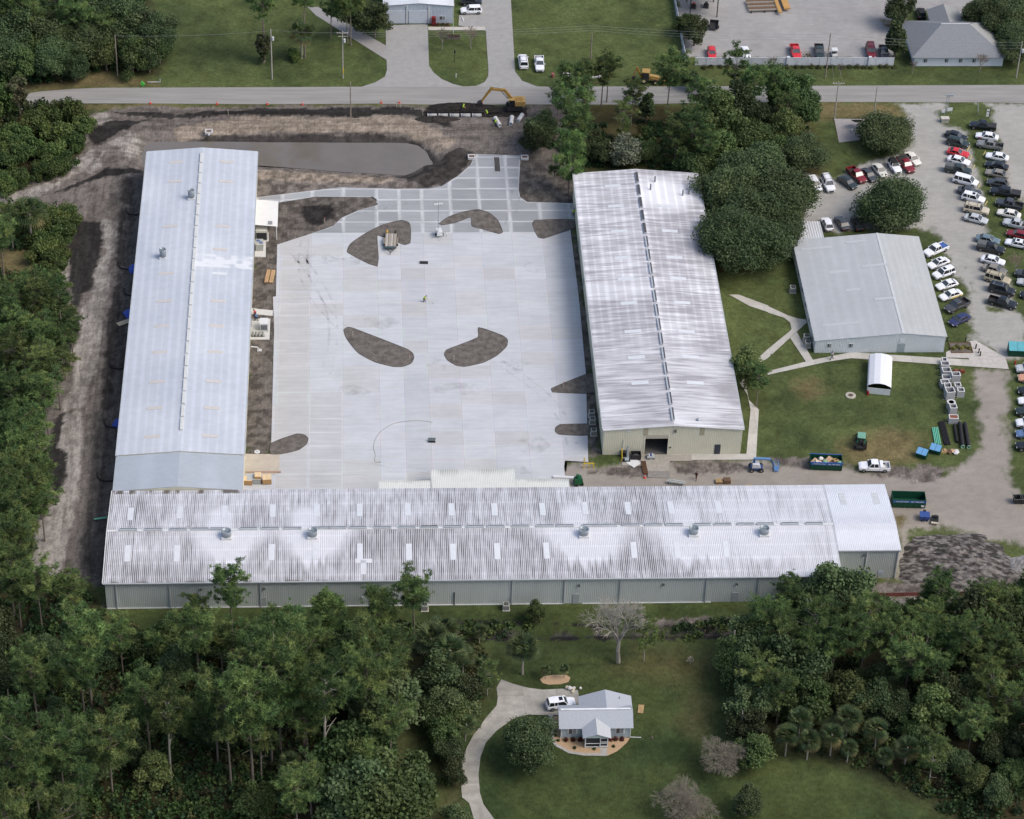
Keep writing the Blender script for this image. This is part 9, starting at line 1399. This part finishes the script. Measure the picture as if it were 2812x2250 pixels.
f0_,f1__ = PT['frame0'],PT['frame1']; o = thing('guard_frame','yellow steel guard frame at the end of the grass strip','guard rail',(*f0_,0),0); L = math.dist(f0_,f1__); MB().box(-.08,.08,-.08,.08,0,2.4).build('post',m_yel,o); MB().box(L-.08,L+.08,-.08,.08,0,1.1).build('post',m_yel,o); MB().box(.08,L-.08,-.06,.06,1.0,1.16).build('rail',m_yel,o); MB().box(L*.48,L*.56,-.06,.06,0.0,1.0).build('strut',m_yel,o)
g0 = PT['guard']; o = thing('bollard','yellow steel bollard by the steel tanks','bollard',(*g0,0)); MB().cyl((0,.3,0),(-.1,.6,2.3),.1,n=10).build('post',m_yel,o); MB().lathe([(.18,0),(.18,.03)],10,(0,.3,0)).build('base_plate',m_yel,o)
t_ = PT['tankset']; o = thing('steel_duct','grey steel duct section standing by the tan wall','duct',(t_[0],t_[1]+.4,.05)); MB().tube([(-.3,0,.3),(.4,0,.3)],.35,10).build('drum',m_galv,o); MB().cyl((.2,.2,.3),(.1,.6,2.8),.22,.18,10).build('stack',m_galv,o); MB().box(-.7,.7,-.4,.4,0,.06).build('skid',m_mach,o)
b_ = PT['blackbin']; o = thing('tote_bin','black open steel bin before the tan wall','bin',(b_[0],b_[1]+.3,.05)); [MB().box(*q,.1,1.0).build('side',m_black,o) for q in ((-.85,.85,-.65,-.58),(-.85,.85,.58,.65),(-.85,-.78,-.58,.58),(.78,.85,-.58,.58))]; MB().box(-.85,.85,-.65,.65,.05,.12).build('base',m_black,o); MB().blob((.0,.0,.45),(.7,.5,.3),9,5,6,.3).build('contents',M('scrap_grey',S(74,76,78)),o)
o = thing('tote_bin','second black bin half hidden left of the open steel bin','bin',(b_[0]-2.0,b_[1]+.9,.05)); MB().box(-.6,.6,-.45,.45,.1,.9).build('body',m_black,o); MB().box(-.65,.65,-.5,.5,.9,.98).build('lid',m_mach,o)
w_ = PT['whitesheet']; o = thing('sheet_panel','white square sheet lying on the slab before the tan wall','panel',(*w_,.06),R(42)); MB().box(-.95,.95,-.95,.95,0,.04).build('sheet',m_trim,o); MB().box(-.9,.9,-.05,.05,-.03,0).build('batten',JM[4],o)
c_ = PT['cartdoor']; o = thing('pallet_truck','grey cart loaded with blue and white cans before the roller door','cart',(c_[0],c_[1],.05)); MB().box(-.7,.7,-.5,.5,.2,.45).build('deck',M('cart_grey',S(168,172,172)),o); [MB().cyl((x,s_*.4,.1),(x,s_*.5,.1),.12,n=8).build('wheel',m_tyre,o) for x in (-.5,.5) for s_ in (1,-1)]; [MB().cyl((-.35+.3*k,.1*(k % 2),.45),(-.35+.3*k,.1*(k % 2),.85),.14,n=8).build('can',(m_ltr,M('can_blue',S(80,88,160)),m_ltr)[k],o) for k in range(3)]
a,c = PT['beam0'],PT['beam1']; L = math.dist(a,c)
for k in range(4): o = thing('steel_beam','rusty steel beam in the bundle before the roller door, %s from the left' % ('first','second','third','fourth')[k],'beam',(a[0]-.3+.22*k,a[1],.05),math.atan2(c[1]-a[1],c[0]-a[0]),'steel beams'); MB().box(0,L,-.08,-.05,0,.2).box(0,L,.05,.08,0,.2).build('flange',M('beam_rust',S(150,116,88),var=.2),o); MB().box(0,L,-.05,.05,.08,.11).build('web',M('beam_dark',S(96,76,60)),o)
s_m = PT['steelmat']; o = thing('steel_plate','grey ribbed steel plate lying in the sand below the door slab','plate',(*s_m,.03),R(-3)); MB().box(-2.0,1.9,-.9,.9,0,.05).build('plate',M('plate_grey',S(146,142,136),var=.15),o); [MB().box(-2.0,1.9,-.8+.4*k,-.74+.4*k,.05,.08).build('rib',M('plate_grey',S(146,142,136)),o) for k in range(5)]
gm2 = PT['greenmach']; o = thing('baler','small green machine behind the ridge of the long building','machine',(gm2[0],gm2[1]+.6,.02),R(12)); b = MB(); b.loft([[(-.8,-.6,.2),(.8,-.6,.2),(.8,.6,.2),(-.8,.6,.2)],[(-.7,-.5,1.3),(.5,-.5,1.5),(.5,.5,1.5),(-.7,.5,1.3)]]); b.build('body',m_gr,o); MB().cyl((-.2,0,1.3),(-.2,0,2.0),.3,n=10).build('hopper',m_gr,o); [MB().cyl((x,s_*.6,.25),(x,s_*.75,.25),.25,n=8).build('wheel',m_tyre,o) for x in (-.5,.5) for s_ in (1,-1)]
ps_ = PT['panelstack']; o = thing('panel_stack','stack of long white panels beside the green machine','panels',(ps_[0]-2.2,ps_[1],.02),R(-6)); [MB().box(-2.2,2.2,-.25+.03*k,.2+.03*k,.05+.06*k,.1+.06*k).build('panel',m_trim,o) for k in range(5)]; MB().box(-1.6,-1.5,-.3,.3,0,.05).box(1.5,1.6,-.3,.3,0,.05).build('bearer',JM[5],o)
b0,b1 = PT['boom0'],PT['boom1']; o = thing('scissor_conveyor','pale metal conveyor lying behind the long building eave','conveyor',(*b0,.1),math.atan2(b1[1]-b0[1],b1[0]-b0[0])); L = math.dist(b0,b1); MB().box(0,L,-.3,-.2,.5,.7).box(0,L,.2,.3,.5,.7).build('rails',M('conveyor_pale',S(206,212,206)),o); MB().box(.1,L-.1,-.2,.2,.55,.62).build('belt',M('belt_grey',S(150,154,150)),o); [MB().box(q-.05,q+.05,-.3,.3,0,.5).build('leg',m_galv,o) for q in (.4,L-.5)]
for i in range(3):
 o = thing('pallet',('left tan pallet behind the long building','brown pallet stack beside the left tan pallet','right tan pallet behind the long building')[i],'pallet',(*PT['pallet%d' % i],.02),R(3*i),'pallets behind the long building')
 for lv in range((3,5,1)[i]): [MB().box(-.6+.25*k,-.6+.25*k+.2,-.5,.5,.1+.15*lv,.13+.15*lv).build('slat',JM[5] if i == 1 else JM[4],o) for k in range(5)]; MB().box(-.6,.6,-.5,-.4,.15*lv,.1+.15*lv).box(-.6,.6,.4,.5,.15*lv,.1+.15*lv).build('bearer',JM[5],o)
o = thing('lumber_stack','two brown timber packs on the soil beside the left building','lumber',(*PT['woodstack'],.05),R(84))
for k in range(4): [MB().box(-2.0,2.0,-.75+.38*j+.12*(j > 1),-.75+.38*j+.34+.12*(j > 1),.05+.12*k,.15+.12*k).build('board',JM[4] if (j+k) % 2 else M('timber_pack',S(196,158,122)),o) for j in range(4)] if k < 2 else None
o = thing('plank','long brown plank on the slab above the boxes','plank',(PT['plank'][0],PT['plank'][1],.08)); MB().box(-3.0,3.0,-.2,.2,0,.1).build('board',M('plank_brown',S(176,150,130)),o); MB().box(-2.5,-2.4,-.3,.3,-.05,0).box(2.4,2.5,-.3,.3,-.05,0).build('bearer',JM[5],o)
bp = PT['boxpile']
for i,(dx,dy,w,d,h,lab) in enumerate(((-2.4,0,1.5,1.3,1.0,'left cardboard box of the group at the yard corner'),(-.7,.3,1.1,1.2,1.6,'tall middle cardboard box at the yard corner'),(.8,.2,1.5,1.4,1.1,'right cardboard box at the yard corner'))):
 o = thing('cardboard_box',lab,'box',(bp[0]+dx,bp[1]+dy,.05),R(4*i-4),'cardboard boxes in the yard corner'); MB().box(-w/2,w/2,-d/2,d/2,.14,h).build('carton',M('carton_brown',S(190,152,104),var=.1),o); MB().box(-w/2,0-.01,-d/2,d/2,h,h+.02).box(.01,w/2,-d/2,d/2,h,h+.02).build('flaps',M('carton_pale',S(232,206,166)),o); [MB().box(-w/2+.02,w/2-.02,q-.06,q+.06,0,.14).build('bearer',JM[5],o) for q in (-d/2+.1,d/2-.1)]
o = thing('crate','grey steel crate against the end bay left of the cardboard boxes','crate',(-44.9,bp[1]+.4,.05)); MB().box(-1.1,1.1,-.8,.8,.1,1.0).build('body',M('crate_grey',S(168,174,174)),o); MB().box(-1.15,1.15,-.85,.85,1.0,1.08).build('lid',M('crate_lid',S(186,192,194)),o)
# plant along the left building
u0 = PT['unit0']
o = thing('lean_to','white flat-roofed lean-to on the yard side of the left building','shelter',(-44.2,55.9,0)); W(o,roof_slope('canopy_roof',o,'y',51.8,60.2,-42.2,3.2,-46.5,3.6,tint_plain((236,236,232),115,.04),nd=6)); [W(o,MB().box(-42.5,-42.35,y-.08,y+.08,0,3.1).build('post',m_trim,o)) for y in (52,56,60)]; W(o,MB().box(-44.0,-43.2,52.2,53.2,3.45,3.5).build('hatch',M('hatch_grey',S(150,152,152)),o))
o = thing('chiller','pale boxed chiller beneath the end of the white lean-to','chiller',(u0[0],u0[1]-.6,.1)); MB().box(-1.1,1.1,-1.0,1.2,0,2.2).build('case',M('chiller_cream',S(206,204,194)),o); MB().box(-.9,.6,-.9,1.0,2.2,2.26).build('lid',M('chiller_lid',S(214,212,202)),o); MB().box(-1.0,1.0,-1.03,-1.0,.2,1.8).build('grille',m_mach,o)
ch = PT['chiller']; o = thing('cooling_fan_unit','grey cooling unit with two blue fans on the upper pad','cooling unit',(ch[0],ch[1]+.3,.12)); MB().box(-.7,.7,-1.0,1.0,0,1.4).build('case',m_ac,o); [MB().lathe([(.36,1.4),(.36,1.46),(.02,1.46)],12,(x,y,0)).build('fan',M('fan_blue',S(96,116,160)),o) for x,y in ((-.25,.4),(.3,-.25))]
gn_ = PT['gen']; o = thing('generator','white boxed generator on the lower pad by the left building','generator',(gn_[0],gn_[1],.14)); MB().box(-.75,.75,-.9,.9,.1,1.7).build('case',m_trim,o); MB().box(-.6,.6,-.93,-.9,.3,1.4).build('grille',M('gen_grille',S(116,120,122)),o); [MB().box(x-.1,x+.1,-.9,.9,0,.1).build('skid',m_mach,o) for x in (-.6,.6)]
pk_ = PT['panelrack']; o = thing('tank_rack','row of small grey tanks at the lower edge of the pad','tanks',(pk_[0]+.3,pk_[1]+.2,.13)); [MB().cyl((x,0,0),(x,0,1.1),.24,n=10).build('tank',m_ac,o) for x in (-.9,-.3,.3,.9)]; MB().box(-1.2,1.2,-.3,.3,-.02,.05).build('tray',m_mach,o)
ln = PT['liner']; o = thing('downspout','white bent pipe sticking out of the left building wall','pipe',(-46.4,ln[1],0)); MB().tube([(0,0,.9),(1.2,-.1,.8),(1.5,-.1,.2)],.11,8).build('pipe',m_trim,o); MB().box(1.1,1.9,-.35,.2,0,.2).build('splash_block',m_prew,o)
cv = PT['cover']; o = thing('manhole_cover','round white cover on the soil by the left building','manhole',(-44.6,-11.2,0)); MB().lathe([(.5,0),(.5,.1),(.35,.12),(.01,.12)],16).build('cover',m_prew,o); MB().lathe([(.15,.12),(.12,.16)],8).build('knob',m_galv,o)
# drain hoses and tarps along the west wall
for i in range(6):
 x,y = PT['hose%d' % i]; L = (3.4,3.8,3.4,3.2,3.4,2.2)[i]; o = thing('drain_hose','black corrugated hose curling from the left building wall, %s from the top' % ('first','second','fourth','fifth','sixth','third')[i],'hose',(-68.1,y,.05),0,'black drain hoses'); pts = [(0,.0,.12),(-L*.5,-.1,.12),(-L*.85,.25,.12),(-L,1.1,.1),(-L-.1,2.2,.08)]; MB().tube(pts,.14,8).build('hose',m_bp,o); MB().cyl((0,0,.12),(.12,0,.5),.16,n=8).build('boot',m_bp,o)
for i in range(3):
 x,y = PT['tarp%d' % i]; o = thing('tarp',('blue tarpaulin against the left building wall, upper one','blue tarpaulin against the left building wall, middle one','blue tarpaulin against the left building wall, lower one')[i],'tarp',(-69.0,y,.02),0,'blue tarpaulins'); MB().blob((0,0,.12),(1.0,1.4,.35),10,5,i+20,.3).build('sheet',M('tarp_royal',S(60,92,190),rough=.5,var=.15),o); MB().cyl((-.8,1.0,.05),(.6,1.2,.05),.05,n=5).build('batten',JM[4],o)
x,y = PT['board']; o = thing('plank','pale plywood board leaning by the left building wall','board',(x,y,.05),R(32)); MB().box(-1.7,1.7,-.55,.55,0,.06).build('board',M('ply',S(206,192,164)),o); MB().box(-1.2,-1.1,-.5,.5,-.05,0).build('bearer',JM[5],o)
for nm,a,c,r_,m__,lab in (('drain_pipe','tealpipe0','tealpipe1',.16,m_teal,'pale green pipe crossing the dark swale on the left'),('marker_post','whitepipe0','whitepipe1',.12,m_trim,'white pipe lying upright in the bush edge by the track')):
 a,c = PT[a],PT[c]; o = thing(nm,lab,'pipe',(*a,.15),math.atan2(c[1]-a[1],c[0]-a[0])); L = math.dist(a,c); MB().cyl((0,0,.1),(L,0,.1),r_,n=8).build('pipe_wall',m__,o); MB().cyl((0,0,.1),(.25,0,.1),r_*1.15,n=8).build('socket',m__,o)
o = thing('rubber_mat','black flat mat lying on the concrete yard above the worker','mat',(*PT['blackmat'],.035),R(-4)); MB().box(-.75,.75,-.4,.4,0,.12).build('mat',m_black,o); MB().box(-.78,-.72,-.42,.42,0,.16).box(.72,.78,-.42,.42,0,.16).build('edge_strip',m_mach,o)
o = thing('floor_broom','dark wide broom head with grey back on the lower yard','broom',(*PT['broom'],.035),R(-3)); MB().box(-.6,.55,-.4,.4,.1,.35).build('body',M('broom_grey',S(100,108,112)),o); MB().box(-.65,.6,-.5,-.38,0,.3).box(-.65,.6,.38,.5,0,.3).build('bristles',m_black,o); MB().cyl((-.6,0,.25),(-1.4,.1,.5),.04,n=6).build('handle',m_trim,o)
hy = PT['hydrant']; o = thing('fire_hydrant','red fire hydrant right of the dirt lane slab','hydrant',(*hy,0)); MB().lathe([(.18,0),(.18,.05),(.12,.08),(.12,.55),(.16,.6),(.13,.72),(.04,.8)],10).build('barrel',M('hydrant_red',S(190,60,56)),o); MB().cyl((-.22,0,.48),(.22,0,.48),.06,n=8).build('nozzle',M('hydrant_red',S(190,60,56)),o)
# garden bed by the office
gd = PT['garden']; o = thing('garden_bed','timber-edged garden bed with rail posts at the office corner','garden bed',(gd[0],gd[1],0)); MB().box(-1.6,2.2,-1.6,1.2,0,.12).build('soil',m_soil,o); [MB().box(*q,0,.25).build('timber_edge',JM[5],o) for q in ((-1.7,2.3,-1.7,-1.6),(-1.7,2.3,1.2,1.3),(-1.7,-1.6,-1.6,1.2),(2.2,2.3,-1.6,1.2))]
for i,(x,y) in enumerate(((-1.9,1.8),(1.4,1.6),(3.0,-.4),(3.3,-1.7),(3.4,-2.6))): q = thing('rail_post','dark timber post around the garden bed, number %s clockwise' % ('one','two','three','four','five')[i],'post',(gd[0]+x,gd[1]+y,0),0,'garden bed posts'); MB().box(-.1,.1,-.1,.1,0,1.0).build('post',m_mach,q); MB().box(-.12,.12,-.12,.12,1.0,1.04).build('cap',m_mach,q)
for i in range(5): bush('yellow-green garden plant by the office corner, %s' % ('leftmost','second','third','fourth','rightmost')[i],gd[0]-1.2+i*.75,gd[1]-.6+.5*(i % 2),.5,.9,[(142,140,66),(104,116,56),(160,150,90)],520+i,'garden bed plants')
# red silt fence
sf = thing('silt_fence','low dark red silt fence along the far side of the lower right track','silt fence',(0,0,0)); pts = DATA['silt']
for i in range(len(pts)-1):
 a,c = pts[i],pts[i+1]; n = max(1,int(math.dist(a,c)/2.4))
 for k in range(n):
  p = [(a[j]+(c[j]-a[j])*k/n) for j in (0,1)]; q = [(a[j]+(c[j]-a[j])*(k+1)/n) for j in (0,1)]; MB().add([(p[0],p[1]-.02,-.05),(q[0],q[1]-.02,-.05),(q[0],q[1]+.0,.75),(p[0],p[1]+.0,.75),(p[0],p[1]+.02,-.05),(q[0],q[1]+.02,-.05),(q[0],q[1]+.03,.75),(p[0],p[1]+.03,.75)],((0,1,2,3),(7,6,5,4),(3,2,6,7),(0,3,7,4),(1,5,6,2))).build('fabric_panel',M('silt_red',S(140,84,80),var=.15),sf); MB().box(p[0]-.03,p[0]+.03,p[1]-.05,p[1]+.0,0,.95).build('stake',JM[5],sf)
# thin hose lying in an arc on the yard
pts = [(p[0],p[1],.05) for p in smooth_poly(DATA['arc'],4)[:-8]]
hz = thing('hose','thin brown hose lying in a wide arc on the lower yard','hose',(0,0,0)); MB().tube(pts,.035,5).build('hose_line',M('hose_brown',S(140,132,124)),hz); MB().cyl((pts[0][0],pts[0][1]-.2,.05),pts[0],.06,n=6).build('coupling',m_mach,hz)
